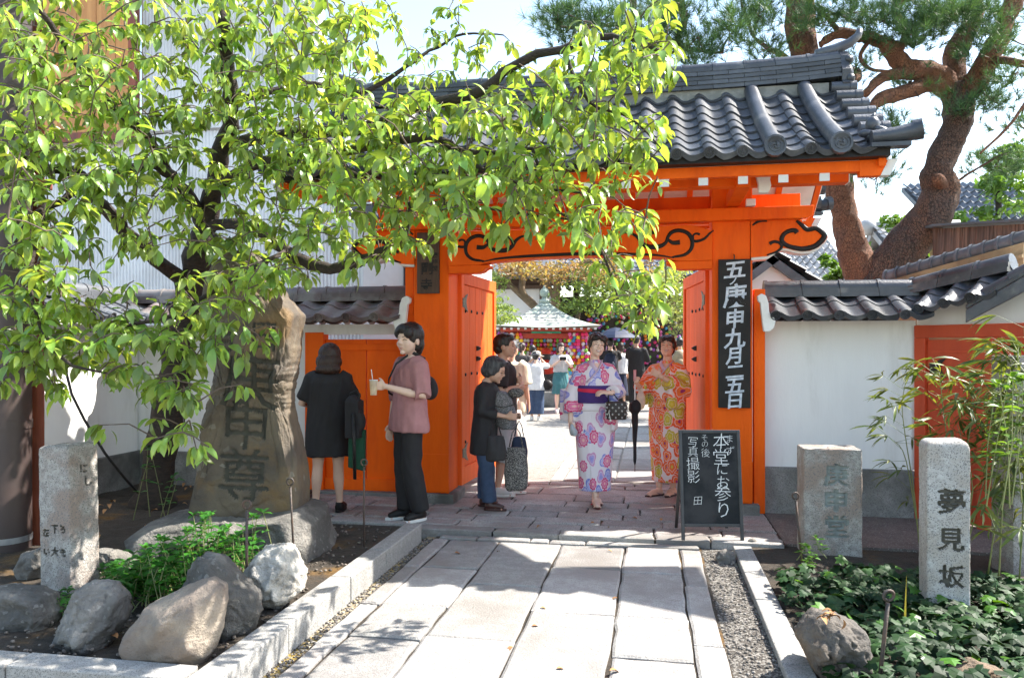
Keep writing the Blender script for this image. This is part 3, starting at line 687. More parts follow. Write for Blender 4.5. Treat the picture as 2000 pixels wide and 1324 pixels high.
def wallbox(A, B, th, z0, z1, z1b=None):
    A = Vector((*A, 0)); B = Vector((*B, 0)); d = (B - A).normalized(); n = Vector((-d.y, d.x, 0)) * th / 2; z1b = z1 if z1b is None else z1b
    q = MB(); q.add([A - n + UP * z0, B - n + UP * z0, B + n + UP * z0, A + n + UP * z0, A - n + UP * z1, B - n + UP * z1b, B + n + UP * z1b, A + n + UP * z1],
                    [(0, 3, 2, 1), (4, 5, 6, 7), (0, 1, 5, 4), (1, 2, 6, 5), (2, 3, 7, 6), (3, 0, 4, 7)])
    return q
# right wall
rw = thing('garden_wall', 'white plaster wall with grey tiled coping to the right of the gate', 'wall', (1.6, 7.3, 0))
wallbox((.99, 7.30), (2.26, 7.30), .20, .40, 1.70).build('plaster', PLASTER, rw)
wallbox((.99, 7.28), (2.24, 7.28), .24, -.02, .40).build('stone_base', BASE, rw, bevel=.01)
coping(rw, (1.0, 7.30), (2.28, 7.30), (0, -1), 2.04, TILE)
wb = MB(); pr = [(0, 0), (.05, .0), (.085, .03), (.10, .085), (.085, .125), (.06, .13), (.045, .17), (.04, .24), (.02, .30), (-.02, .32), (-.055, .30), (-.05, .26), (-.03, .24), (-.02, .15), (-.01, .06)]
wb.prism([(.975 + x * .95 - .03, 6.84, 1.60 + z * 1.02) for x, z in pr], (0, .06, 0)); wb.build('coping_end', WHITEP, rw, bevel=.006)
# corner gatehouse at the right edge
P0, P1, P2 = Vector((2.26, 7.20)), Vector((2.86, 6.62)), Vector((3.75, 5.86))
cw_ = thing('side_gatehouse', 'white gabled side gate with vermilion doors at the right edge', 'gate', (2.9, 6.7, 0))
wallbox(P0 + Vector((.05, .06)), P2 + Vector((.05, .06)), .10, 1.66, 1.72, 2.55).build('plaster_gable', PLASTER, cw_)
def along(a, b, f): return a + (b - a) * f
dd = (P2 - P0).normalized(); nn = Vector((dd.y, -dd.x)) if dd.y < 0 else Vector((-dd.y, dd.x)); nn = Vector((-abs(dd.y), -abs(dd.x))).normalized()
def strip(t0, t1, z0, z1, o0, o1, nm, m_, parent, bev=.004):
    a = P0 + dd * t0; b = P0 + dd * t1
    q = MB(); q.prism([Vector((*(a + nn * o1), z0)), Vector((*(b + nn * o1), z0)), Vector((*(b + nn * o0), z0)), Vector((*(a + nn * o0), z0))], UP * (z1 - z0))
    return q.build(nm, m_, parent, bevel=bev)
REDP = mat('faded_red_paint', (.62, .075, .018), (.54, .06, .015), 3., .55, .3, 30, rnd=.07, stretch=(2, 2, .3))
strip(0, 2.0, 1.55, 1.655, -.05, .03, 'door_head', REDP, cw_)
strip(0, .09, -.05, 1.548, -.05, .03, 'door_post', REDP, cw_); strip(.50, .66, -.05, 1.548, -.05, .04, 'door_post', REDP, cw_)
dl = strip(.092, .498, .0, 1.53, -.04, -.01, 'side_door', REDP, cw_); strip(.13, .47, 1.42, 1.44, -.01, -.004, 'door_ledge', REDP, dl)
for a, b in ((.66, .86), (.862, 1.02), (1.022, 1.2), (1.202, 1.4), (1.402, 1.6)): strip(a, b, .0, 1.54, -.05, .0 if a < .8 else -.01, 'door_board', REDP, cw_)
for a in (.80, 1.15): strip(a, a + .02, .0, 1.545, .001, .012, 'cover_strip', REDP, cw_)
q = MB(); a = P0 + dd * .115 - nn * .0
q.prism([Vector((*(P0 + dd * (.115 + x * .9) - nn * .006), 1.33 + z)) for x, z in HINGE], Vector((*(nn * .008), 0))); q.build('hinge_plate', BLACKIRON, dl)
coping(cw_, tuple(P0 + Vector((-.0, .12))), tuple(P1 + Vector((-.02, .12))), tuple(nn), 2.05, TILE, wd=.2, dz=.14, back=False, depth=.36)
# the sloping verge of the gatehouse roof
q = MB(); a = P0 + dd * .52 + nn * .30; b = P2 + nn * .30
q.prism([Vector((*a, 1.66)), Vector((*b, 2.46)), Vector((*b, 2.62)), Vector((*a, 1.76))], Vector((*(-nn * .02), 0))); q.build('verge_board_tile', TILE, cw_, bevel=.006)
q = MB(); q.prism([Vector((*a, 1.765)), Vector((*b, 2.625)), Vector((*b, 2.66)), Vector((*a, 1.80))], Vector((*(-nn * .34), 0))); q.build('verge_bed', TILE, cw_, bevel=.006)
for i in range(5):
    f0, f1 = i / 5, (i + 1) / 5; a0 = a.lerp(b, f0); b0 = a.lerp(b, f1); z0 = 1.80 + .86 * f0; z1 = 1.80 + .86 * f1
    q = MB(); q.tube([Vector((*(a0 - nn * .08), z0 + .02)), Vector((*(b0 - nn * .08), z1 + .01))], [.055, .05], 10); q.build('verge_roll', TILE, cw_, auto=True)
# left wall
lw = thing('garden_wall', 'white plaster wall with brown tiled coping left of the gate, behind the trees and the monument', 'wall', (-4.2, 7.4, 0))
wallbox((-5.46, 7.42), (-3.47, 7.42), .2, .38, 1.70).build('plaster', PLASTER, lw)
wallbox((-5.42, 7.40), (-3.47, 7.40), .24, -.02, .38).build('stone_base', BASE, lw, bevel=.01)
wallbox((-3.47, 7.42), (-2.34, 7.42), .2, 1.60, 1.70).build('plaster', PLASTER, lw)
coping(lw, (-5.46, 7.42), (-2.36, 7.42), (0, -1), 2.06, TILE_B, wd=.29)
wb = MB(); wb.prism([(-2.34 - x * 1.1 + .03, 6.98, 1.62 + z * 1.05) for x, z in pr], (0, .06, 0)); wb.build('coping_end', WHITEP, lw, bevel=.006)
dr = bpy.data.objects.new('side_door', None); dr.empty_display_size = .1; dr.location = (-2.9, 7.4, 0); link(dr, lw)
for a, b, y0, y1, z0, z1, nm in ((-3.465, -3.27, 7.30, 7.44, 0, 1.62, 'door_frame'), (-3.268, -2.835, 7.36, 7.40, .03, 1.55, 'door_plank'), (-2.825, -2.37, 7.36, 7.40, .03, 1.55, 'door_plank'), (-3.268, -2.37, 7.335, 7.359, .03, .15, 'door_ledge'), (-3.268, -2.37, 7.335, 7.359, 1.44, 1.50, 'door_ledge'), (-2.365, -2.30, 7.28, 7.44, 0, 1.62, 'door_frame')):
    q = MB(); q.box((a, y0, z0), (b, y1, z1)); q.build(nm, ORANGE, dr, bevel=.004)
q = MB(); q.box((-3.7, 7.24, -.02), (-2.3, 7.5, .03)); q.build('door_sill', BASE, lw, bevel=.01)
# left side wall coming forward
sw = thing('garden_wall', 'white plaster side wall coming forward to the red post at the left', 'wall', (-5.46, 6.2, 0))
wallbox((-5.46, 7.3), (-5.46, 4.2), .2, .38, 1.70).build('plaster', PLASTER, sw)
wallbox((-5.44, 7.28), (-5.44, 4.2), .24, -.02, .38).build('stone_base', BASE, sw, bevel=.01)
coping(sw, (-5.46, 7.2), (-5.46, 4.25), (1, 0), 2.06, TILE_D, wd=.28)
# wall further back at the right
fw = thing('garden_wall', 'ochre banded upper wall with small tiles behind the right gatehouse', 'wall', (3.4, 8.2, 0))
OCH = mat('ochre_plaster', (.36, .27, .15), (.27, .2, .11), 3., .9, .5, 40, c3=(.2, .14, .08), s3=2)
A_, B_ = at(1733, 548, 8.3), at(2010, 470, 7.2)
A2, B2 = (A_.x, A_.y), (B_.x, B_.y)
wallbox(A2, B2, .16, 1.0, A_.z - .02, B_.z - .02).build('ochre_band', OCH, fw)
dv = (Vector(B2) - Vector(A2)).normalized(); nv = Vector((dv.y, -dv.x))
k = 11
for i in range(k):
    f0, f1 = i / k, (i + 1) / k; a = Vector(A2).lerp(Vector(B2), f0); b = Vector(A2).lerp(Vector(B2), f1); z0 = A_.z + (B_.z - A_.z) * f0; z1 = A_.z + (B_.z - A_.z) * f1
    q = MB(); q.tube([Vector((*a, z0 + .03)), Vector((*a.lerp(b, .2), z0 + .03)), Vector((*a.lerp(b, .21), z0 + .03)), Vector((*b, z1 + .03))], [.085, .085, .07, .07], 10); q.build('coping_cap', TILE_D, fw, auto=True)
q = MB(); q.prism([Vector((*(Vector(A2) + nv * .1), A_.z - .13)), Vector((*(Vector(B2) + nv * .1), B_.z - .15)), Vector((*(Vector(B2) + nv * .1), B_.z - .12)), Vector((*(Vector(A2) + nv * .1), A_.z - .10))], Vector((*(-nv * .04), 0))); q.build('ledge', OCH, fw)
# ------------------------------------------------------------------ rocks
def rock(name, label, outline, t, thick, m, parent=None, front=.0, rough=.05, seed=1, squash=2., cat='rock', group=None, sub=5, facets=7, keep=False, box=2.):
    """closed stone whose outline seen from the path follows the picture; t = distance, thick = depth of the stone"""
    random.seed(seed)
    pts = [(((x - 1000) / F) * t, CAMH + (HZ - y) / F * t) for x, y in outline]
    cx = sum(p[0] for p in pts) / len(pts); cz = (max(p[1] for p in pts) + min(p[1] for p in pts)) / 2
    def radial(a):
        dx, dz = math.cos(a), math.sin(a); best = .05
        for i in range(len(pts)):
            x1, y1 = pts[i][0] - cx, pts[i][1] - cz; x2, y2 = pts[(i + 1) % len(pts)][0] - cx, pts[(i + 1) % len(pts)][1] - cz
            den = dx * (y2 - y1) - dz * (x2 - x1)
            if abs(den) < 1e-9: continue
            s = (x1 * (y2 - y1) - y1 * (x2 - x1)) / den; u = (x1 * dz - y1 * dx) / den
            if s > 0 and -1e-6 <= u <= 1 + 1e-6: best = max(best, s)
        return best
    bm = bmesh.new(); bmesh.ops.create_icosphere(bm, subdivisions=sub, radius=1)
    pl = [(Vector((random.gauss(0, 1), random.gauss(0, 1), random.gauss(0, .7))).normalized(), random.uniform(.60, .86)) for _ in range(facets + (5 if rough > .045 else 0))]
    off = Vector((seed * 3.1, seed * 1.7, seed))
    for v in bm.verts:
        d = v.co.normalized(); rr = 1.
        for nrm, h in pl:
            q = d.dot(nrm)
            if q > h: rr = min(rr, h / q + .06 * (1 - h / q))
        e = math.sqrt(d.x * d.x + d.z * d.z); a = math.atan2(d.z, d.x)
        th_ = math.acos(min(1, abs(d.y))) / (math.pi / 2)
        if box > 2: e2 = th_ ** .85; dep = max(0, 1 - th_ ** box) ** (1 / box)
        else: e2 = math.sin(th_ * math.pi / 2); dep = abs(d.y) ** .85
        r_ = radial(a) * e2 * (.35 * rr + .68) if e > 1e-6 else 0
        n1 = noise.noise(d * 1.6 + off); n2 = noise.noise(d * 5 + off); n3 = noise.noise(d * 14 + off)
        k = 1 + rough * (n1 * .5 + n2 * .7 + n3 * .35) * 1.3
        rg_ = max(0, .5 - abs(noise.noise(d * 2.7 + off * 2)) * 4); k *= 1 - rough * 1.1 * rg_ * 2
        yy = thick * (dep * (1 if d.y > 0 else -1)) * rr * k * (1 + .25 * n1)
        loc = Vector((cx + math.cos(a) * r_ * (1 + rough * (.6 * n2 + .5 * n3 - .5 * rg_)), 0, cz + math.sin(a) * r_ * (1 + rough * (.6 * n2 + .5 * n3 - .5 * rg_))))
        v.co = RT * loc.x + FW * (t + yy) + UP * loc.z
    me = bpy.data.meshes.new(name); bm.to_mesh(me); bm.free(); me.materials.append(m)
    me.polygons.foreach_set('use_smooth', [True] * len(me.polygons))
    o = place(name, me, parent)
    if label: tag(o, label, cat, group)
    return o
G_R = 'rocks set along the kerb'
rock('rock', 'rounded grey rock at the far bottom left with one small patch of sun', [(-30, 1200), (-10, 1150), (20, 1139), (60, 1145), (100, 1160), (117, 1195), (105, 1235), (70, 1258), (-10, 1262)], 3.95, .22, ROCKG, group=G_R, seed=3)
rock('rock', 'angular grey rock with a chipped face directly in front of the small leaning pillar', [(104, 1262), (122, 1215), (128, 1195), (150, 1150), (190, 1134), (225, 1134), (248, 1165), (252, 1210), (230, 1245), (200, 1282), (150, 1275)], 3.72, .17, ROCKG, group=G_R, seed=11, rough=.09)
rock('rock', 'large smooth brown boulder slanting up to the right at the kerb corner', [(240, 1258), (250, 1225), (290, 1180), (350, 1145), (420, 1122), (446, 1136), (450, 1170), (438, 1225), (420, 1270), (385, 1305), (330, 1300), (262, 1285)], 3.5, .19, ROCKB, group=G_R, seed=5, rough=.035)
rock('rock', 'grey peaked rock standing behind the large brown boulder', [(352, 1150), (372, 1105), (400, 1080), (428, 1077), (452, 1098), (475, 1130), (505, 1160), (516, 1190), (500, 1235), (450, 1262), (400, 1262), (360, 1220)], 3.85, .2, ROCKG, group=G_R, seed=8, rough=.08)
rock('rock', 'bright white weathered rock beside the kerb right of the shrub', [(470, 1130), (490, 1090), (520, 1068), (568, 1056), (585, 1075), (598, 1115), (600, 1148), (575, 1170), (530, 1195), (490, 1195)], 4.2, .17, ROCKW, group=G_R, seed=14, rough=.12)
rock('rock', 'small dark rock left of the leaning pillar', [(30, 1110), (45, 1080), (85, 1066), (110, 1100), (95, 1130), (45, 1132)], 4.75, .12, ROCKG, group=G_R, seed=16)
rock('rock', 'flat brown stone on the soil right of the leaning pillar', [(185, 1100), (192, 1072), (225, 1072), (262, 1095), (262, 1112), (190, 1112)], 4.9, .12, ROCKG, group=G_R, seed=18)
rock('rock', 'brown rock with dry leaves on it in the ivy at the lower right', [(1555, 1240), (1580, 1200), (1600, 1190), (1640, 1200), (1680, 1225), (1692, 1280), (1670, 1330), (1600, 1330), (1575, 1290)], 3.5, .2, ROCKD, group='rocks in the ivy', seed=21, rough=.1)
rock('rock', 'reddish rock in the ivy at the bottom right edge of the picture', [(1840, 1330), (1860, 1300), (1900, 1288), (1950, 1300), (1965, 1335), (1900, 1360)], 3.3, .15, ROCKD, group='rocks in the ivy', seed=25)
rock('stone', 'small round grey stone in the dark gravel beside the low kerb', [(1398, 1090), (1404, 1077), (1418, 1072), (1433, 1078), (1436, 1095), (1428, 1106), (1405, 1106)], 5.45, .07, ROCKG, seed=27, rough=.02)
rock('stone', 'small flat grey stone by the foot of the chalkboard', [(1453, 1068), (1462, 1056), (1478, 1054), (1484, 1066), (1472, 1076)], 5.8, .05, ROCKG, seed=28)
rock('base_rock', 'broad dark rock carrying the tall inscribed monument', [(290, 1075), (288, 1030), (310, 1012), (400, 1000), (500, 1000), (600, 985), (628, 1000), (645, 1050), (645, 1085), (600, 1100), (400, 1105)], 5.45, .55, ROCKG, seed=31, rough=.06, box=3.)
# the tall monument
mon = rock('stone_monument', 'tall rough brown monument stone with carved characters under the cherry tree', [(378, 1000), (395, 930), (408, 860), (412, 790), (425, 700), (418, 640), (408, 590), (420, 530), (455, 495), (495, 500), (530, 545), (560, 590), (582, 620), (578, 680), (572, 740), (574, 800), (590, 870), (597, 950), (592, 1005), (560, 1022), (480, 1028), (400, 1020)], 5.5, .24, ROCKM, seed=41, rough=.05, cat='monument', sub=7, box=5., facets=5, squash=3)
def engrave(target, specs, m_in, cut=.014):
    """sink lettering into the dense surface of the target"""
    me = target.data; me.materials.append(m_in); mi = len(me.materials) - 1; n_in = set(); shift = {}
    Mt = W(target)
    for tm_, M in specs:
        M = Mt.inverted() @ M if target.get('world_text') else M
        bt = BVHTree.FromPolygons([Vector((v[0], 0, v[2])) for v in tm_.v], tm_.f); Mi = M.inverted(); dr = (M.to_3x3() @ Vector((0, 1, 0))).normalized()
        xs = [v[0] for v in tm_.v]; zs_ = [v[2] for v in tm_.v]; x0, x1, z0, z1 = min(xs), max(xs), min(zs_), max(zs_)
        for v in me.vertices:
            q = Mi @ v.co
            if x0 < q.x < x1 and z0 < q.z < z1 and abs(q.y) < .12 and v.normal.dot(dr) < -.2:
                if bt.ray_cast(Vector((q.x, -1, q.z)), Vector((0, 1, 0)))[0] is not None: n_in.add(v.index); shift[v.index] = dr * cut
    for i, d in shift.items(): me.vertices[i].co += d
    for p_ in me.polygons:
        if sum(1 for i in p_.vertices if i in n_in) * 2 >= len(p_.vertices): p_.material_index = mi
    me.update()
def face_M(P, ang=PSI, tilt=0., roll=0.):
    return Matrix.Translation(P) @ Matrix.Rotation(ang, 4, 'Z') @ Matrix.Rotation(tilt, 4, 'X') @ Matrix.Rotation(roll, 4, 'Y')
bv = BVHTree.FromPolygons([v.co for v in mon.data.vertices], [tuple(p.vertices) for p in mon.data.polygons])
def surf(px_, py_, bvh):
    h = bvh.ray_cast(Vector((0, 0, CAMH)), ray(px_, py_).normalized()); return h[0]
specs = []
for ch, x, y, s, rl in (('庚', 483, 742, 118, .10), ('申', 478, 830, 104, .06), ('尊', 474, 928, 110, .04), ('日', 513, 655, 62, .05), ('月', 435, 660, 56, .05)):
    P = surf(x, y, bv) or atd(x, y, 5.3); sz = s / F * 5.4
    t_ = text_mesh(ch, sz, 0, offset=.006 * sz, shear=.0)
    specs.append((t_, face_M(P - FW * .002 - UP * sz * .38, tilt=0, roll=rl)))
try: engrave(mon, specs, CARVE)
except Exception as e: print('engrave failed', e)
# pillars
def pillar(name, label, P, wx, wy, h, ang, m, dome=0., lean=(0, 0), texts=(), m_in=CARVED, round_=.02, seed=1):
    b = MB(); rings = []; K = 34 if texts else 8
    def ring(z, k):
        pts = []; r_ = .13; cs = ((-1, -1), (1, -1), (1, 1), (-1, 1))
        for i in range(4):
            p, q = cs[i], cs[(i + 1) % 4]
            for j in range(K):
                f = j / K; x, y_ = p[0] + (q[0] - p[0]) * f, p[1] + (q[1] - p[1]) * f
                e = (abs(x) ** 16 + abs(y_) ** 16) ** (1 / 16); pts.append(Vector((x / e * wx / 2 * k, y_ / e * wy / 2 * k, z)))
        return pts
    N_ = int((h + .1) / (.0055 if texts else .03))
    for i in range(N_ + 1): rings.append(ring(-.1 + (h - dome + .1) * i / N_, 1.0))
    for i in range(1, 7):
        a = i / 7 * math.pi / 2; dm = max(dome, .008); rings.append(ring(h - dome + dm * math.sin(a), (.62 if dome else .93) + (.38 if dome else .07) * math.cos(a)))
    for k in (.45, .25, .08): rings.append(ring(h - dome + max(dome, .008), k * (1 if dome else 1.5)))
    b.loft(rings); me = b.mesh(name, m); o = bpy.data.objects.new(name, me)
    o.location = P; o.rotation_euler = (lean[0], lean[1], ang); COL.objects.link(o)
    for v in o.data.vertices:
        k = noise.noise(v.co * 9 + Vector((seed, 0, 0))) * .0045 + noise.noise(v.co * 30 + Vector((seed, 3, 0))) * .0028 + noise.noise(v.co * 95 + Vector((seed, 3, 0))) * .0012
        v.co += Vector((v.co.x, v.co.y, .2)).normalized() * k
    me.update()
    sp = []
    for ch, x, z, s, side, ro in texts:
        t_ = text_mesh(ch, s, 0, offset=.012 * s)
        if side == 0: M = Matrix.Translation((x, -wy / 2, z))
        else: M = Matrix.Rotation(side, 4, 'Z') @ Matrix.Translation((x, -(wx if abs(side) > 1 else wy) / 2, z))
        sp.append((t_, M @ Matrix.Rotation(ro, 4, 'Y')))
    if sp:
        try: engrave(o, sp, m_in)
        except Exception as e: print('pillar engrave', e)
    me.polygons.foreach_set('use_smooth', [True] * len(me.polygons)); me.set_sharp_from_angle(angle=R(50))
    return tag(o, label, 'stone marker')
c = gnd(1847, 1213, -.03); k_ = .16
pillar('stone_marker', 'tall pale granite marker with a rounded top carved with three characters', c + FW * .07 + RT * .03, .215, .18, .985, PSI + R(-14), GRANITE_L, dome=.05,
       texts=(('夢', .012, .60, .145, 0, .0), ('見', .012, .40, .135, 0, 0), ('坂', .015, .20, .13, 0, 0)), m_in=CARVED)
c = gnd(1630, 1085, -.03)
pillar('stone_marker', 'short square stained stone marker with a flat top and pale green carved characters', c + FW * .1, .40, .26, .76, PSI + R(-9), GRANITE, seed=4,
       texts=(('庚', .02, .52, .17, 0, 0), ('申', .02, .335, .17, 0, 0), ('堂', .02, .15, .17, 0, 0)), m_in=CARVEG)
c = gnd(130, 1150, .07)
pillar('stone_marker', 'small leaning granite pillar at the left with faint worn characters on two faces', c + FW * .06 - RT * .01, .225, .215, .83, R(-7), GRANITE, dome=.03, lean=(R(-1.5), R(-3)), seed=9,
       texts=(('下', .005, .33, .052, R(0), 0), ('ろ', .066, .33, .052, R(0), 0), ('大', .005, .20, .056, R(0), 0), ('を', .066, .20, .052, R(0), 0), ('左', -.058, .31, .052, 0, 0), ('い', -.058, .2, .05, 0, 0), ('に', .0, .66, .06, R(90), 0), ('し', .03, .58, .07, R(90), 0)), m_in=CARVED)
c = gnd(1990, 1165, -.03)
pillar('stone_post', 'narrow grey stone post behind the bamboo at the right edge', atd(1985, 1060, 5.2).xy.to_3d() - UP * .05, .22, .2, 1.45, PSI + R(8), GRANITE, seed=12)
# iron stakes
def stake(label, ptop, base_z, t, lean=0, r=.008):
    top = atd(*ptop, t); b = MB(); base = Vector((top.x, top.y, base_z)) + RT * lean
    ax = (top - base).normalized(); q = top - ax * .05; n = 12
    b.tube([base - ax * .1, base.lerp(q, .5), q - ax * .01], r, 8)
    loop = [q + ax * .022 + (RT * math.sin(a) + ax * (-math.cos(a))) * .022 for a in [2 * math.pi * i / n * .96 for i in range(n + 1)]]
    b.tube(loop, r * .8, 6); o = b.build('iron_stake', IRON, smooth=True); return tag(o, label, 'stake', 'iron stakes with looped heads')
stake('iron stake with a looped head standing between the shrub and the white rock', (482, 975), .03, 4.15)
stake('iron stake with a looped head in front of the monument base rock', (566, 932), .05, 4.9, lean=.03, r=.007)
stake('iron stake with a looped head on bare soil left of the man in pink', (711, 895), .05, 5.45, r=.007)
stake('iron stake with a hooked head leaning at the left corner of the square marker', (1553, 960), -.03, 5.15, lean=.05)
stake('iron stake with a twisted head in the ivy at the front right', (1737, 1150), -.05, 3.3, lean=-.05, r=.009)
# ------------------------------------------------------------------ signs
def board_frame(P, ang, tilt): return Matrix.Translation(P) @ Matrix.Rotation(ang, 4, 'Z') @ Matrix.Rotation(tilt, 4, 'X')
a, bq = at(1403, 507, 6.98), at(1466, 797, 6.98)
sg = thing('date_sign', 'tall black board with white brushed characters hung on the right gate post', 'sign', ((a.x + bq.x) / 2, 6.97, bq.z))
MB().box((a.x, 6.975, bq.z), (bq.x, 7.0, a.z)).build('board', BLACKP, sg, bevel=.003)
MB().tube([((a.x + bq.x) / 2, 6.99, a.z - .01), ((a.x + bq.x) / 2, 6.985, a.z + .03), ((a.x + bq.x) / 2, 7.02, a.z + .045)], .005, 6).build('hook', BLACKIRON, sg)
H_ = a.z - bq.z; cx_ = (a.x + bq.x) / 2
ys_ = [507, 556, 569, 614, 656, 697, 722, 757, 795]
chs = [('五', 526, 37, 1.15), ('ノ', 548, 18, 1.0), ('庚', 577, 46, .95), ('申', 622, 38, 1.0), ('九', 660, 40, 1.0), ('月', 694, 35, .95), ('二', 725, 32, 1.1), ('五', 752, 34, 1.1), ('日', 782, 32, 1.1)]
for ch, yc, s, wx in chs:
    z = at(cx_ and 1434, yc, 6.97).z; sz = s / F * 6.75 * 1.02
    t_ = text_mesh(ch, sz, .0015, offset=.022 * sz, shear=.06)
    q = MB(); sh = -.01 if ch == 'ノ' else 0
    q.add([(cx_ + sh + v[0] * wx, 6.971 + v[1], z - sz * .38 + v[2] + v[0] * .10) for v in t_.v], t_.f); q.build('character', SIGNW, sg)
a, bq = at(815, 480, 6.98), at(858, 573, 6.98); a = at(815, 455, 6.98)
pq = thing('name_plaque', 'dark wooden name plaque with black characters on the left gate post', 'sign', ((a.x + bq.x) / 2, 6.97, bq.z))
MB().box((a.x, 6.968, bq.z), (bq.x, 7.0, a.z)).build('board', WOODD, pq, bevel=.003)
for ch, x, y, s in (('金', 833, 490, 26), ('剛', 834, 524, 26), ('寺', 833, 556, 25), ('申', 850, 511, 11), ('堂', 850, 524, 11), ('庚', 850, 498, 11)):
    p = at(x, y, 6.966); sz = s / F * 7.2; t_ = text_mesh(ch, sz, .001, offset=.02 * sz)
    q = MB(); q.add([(p.x + v[0], 6.966 + v[1], p.z - sz * .38 + v[2]) for v in t_.v], t_.f); q.build('character', INK, pq)
# chalkboard
TL_ = atd(1328, 846, 5.98); BRp = atd(1456, 1030, 5.72)
tw = .50; cb = thing('chalkboard', 'black A-frame chalkboard with white handwritten Japanese in front of the right gate post', 'sign', gnd(1392, 1055, 0), PSI - R(2))
def cbp(nm, b, m_, par=None, bev=.003):
    o = b.build(nm, m_, par or cb, local=True); 
    if bev:
        q = o.modifiers.new('b', 'BEVEL'); q.width = bev; q.segments = 1
    return o
tl = R(-9); Rt = Matrix.Rotation(tl, 4, 'X'); wD, hT, hB = .235, .835, .10
def cpt(x, z, off=0): return Rt @ Vector((x, -off, z))
def cbox(x0, x1, z0, z1, o0, o1):
    q = MB(); q.prism([cpt(x0, z0, o1), cpt(x1, z0, o1), cpt(x1, z1, o1), cpt(x0, z1, o1)], cpt(0, 0, o0) - cpt(0, 0, o1)); return q
FRM = mat('black_board_frame', (.035, .035, .037), (.05, .05, .052), 9., .45)
cbp('panel', cbox(-wD + .02, wD - .02, hB + .02, hT - .02, -.004, .004), CHALKB, bev=0)
for x0, x1, z0, z1 in ((-wD, -wD + .026, -.0, hT), (wD - .026, wD, -.0, hT), (-wD + .0262, wD - .0262, hT - .026, hT), (-wD + .0262, wD - .0262, hB, hB + .026)): cbp('frame_rail', cbox(x0, x1, z0, z1, -.011, .012), FRM)
for x in (-wD + .02, wD - .045):
    q = MB(); q.prism([Vector((x, .015 + .12, hT - .02)), Vector((x + .024, .135, hT - .02)), Vector((x + .024, .42, 0)), Vector((x, .42, 0))], (0, -.02, .0)); cbp('rear_leg', q, FRM)
chalk = MB()
def chalkcol(s, px0, py0, size_px, step_px, wob=.0, th=.012):
    for i, ch in enumerate(s):
        y = py0 + i * (0 if hasattr(step_px, '__len__') else step_px); f = (size_px[i] if hasattr(size_px, '__len__') else size_px)
        if hasattr(step_px, '__len__'): y = step_px[i]
        sz = f / F * 5.9; t_ = text_mesh(ch, sz, .0008, offset=th * sz - .0005, shear=random.uniform(-.05, .12))
        x = (px0 - 1389) / F * 5.9; z = hT - (y - 846) / F * 5.9 / math.cos(tl) * 1.0
        wv = random.uniform(-.08, .08)
        _q = MB(); _q.add([cpt(x + v[0], z - sz * .38 + v[2] + v[0] * wv, .0052 - v[1]) for v in t_.v], t_.f); cbp('chalk_character', _q, CHALK, bev=0)
random.seed(5)
chalkcol('まず', 1428, 0, [17, 19], [863, 886], th=-.008)
chalkcol('本堂にお参り', 1411, 0, [34, 34, 26, 28, 34, 34], [867, 898, 921, 946, 967, 998], th=-.006)
chalkcol('その後', 1380, 0, [15, 15, 19], [861, 873, 890], th=-.01)
chalkcol('写真撮影', 1356, 0, [22, 22, 27, 27], [869, 888, 911, 936], th=-.008); chalkcol('田', 1362, 0, [19], [981], th=-.01)
# ------------------------------------------------------------------ left edge: red post and brown downpipe box
a = atd(70, 900, 5.6)
REDW = mat('red_painted_timber', (.30, .075, .035), (.22, .055, .03), 4., .55, .5, 40, stretch=(3, 3, .3), c3=(.15, .05, .035), s3=2)
BRN = mat('brown_metal_cladding', (.062, .042, .038), (.045, .032, .03), 3., .5, .1, rnd=.1)
rp_ = thing('timber_post', 'tall red-brown timber post at the left edge beside the white wall', 'post', (a.x, a.y, 0))
q = MB(); q.prism([atd(56, 1110, 5.5).xy.to_3d() - UP * .05, atd(87, 1110, 5.5).xy.to_3d() - UP * .05, atd(87, 1110, 5.6).xy.to_3d() - UP * .05, atd(56, 1110, 5.6).xy.to_3d() - UP * .05], UP * 4.6); q.build('post', REDW, rp_, bevel=.006)
q = MB(); q.prism([atd(-60, 350, 5.45), atd(90, 352, 5.45), atd(90, 368, 5.45), atd(-60, 366, 5.45)], FW * .08); q.build('cross_rail', REDW, rp_, bevel=.004)
dp = thing('downpipe', 'large brown round downpipe with a steel strap at the left edge', 'pipe', (atd(15, 1100, 5.3).x, atd(15, 1100, 5.3).y, 0))
c0 = atd(12, 800, 5.35); c0.z = 0
q = MB(); q.tube([c0 - UP * .05, c0 + UP * 1.9, c0 + UP * 4.5], .155, 28); q.build('pipe', BRN, dp, auto=True)
q = MB(); q.tube([c0 + UP * .12, c0 + UP * .16], .160, 28); q.build('strap', mat('galvanised_steel', (.4, .41, .42), (.3, .31, .32), 12., .4, 0, metal=.6), dp, auto=True)
for z in (.9, 1.75, 2.6):
    q = MB(); q.tube([c0 + UP * z, c0 + UP * (z + .06)], .161, 28); q.build('pipe_collar', BRN, dp, auto=True)
cbl = MB(); pts = [atd(140, 770, 6.3), atd(165, 820, 6.3), atd(205, 885, 6.4), atd(245, 935, 6.5), atd(270, 962, 6.6)]
cbl.tube([atd(120, 690, 6.3)] + pts, .011, 6); tag(cbl.build('cable', BLACKIRON, smooth=True), 'thin black cable hanging slack across the white side wall', 'cable')
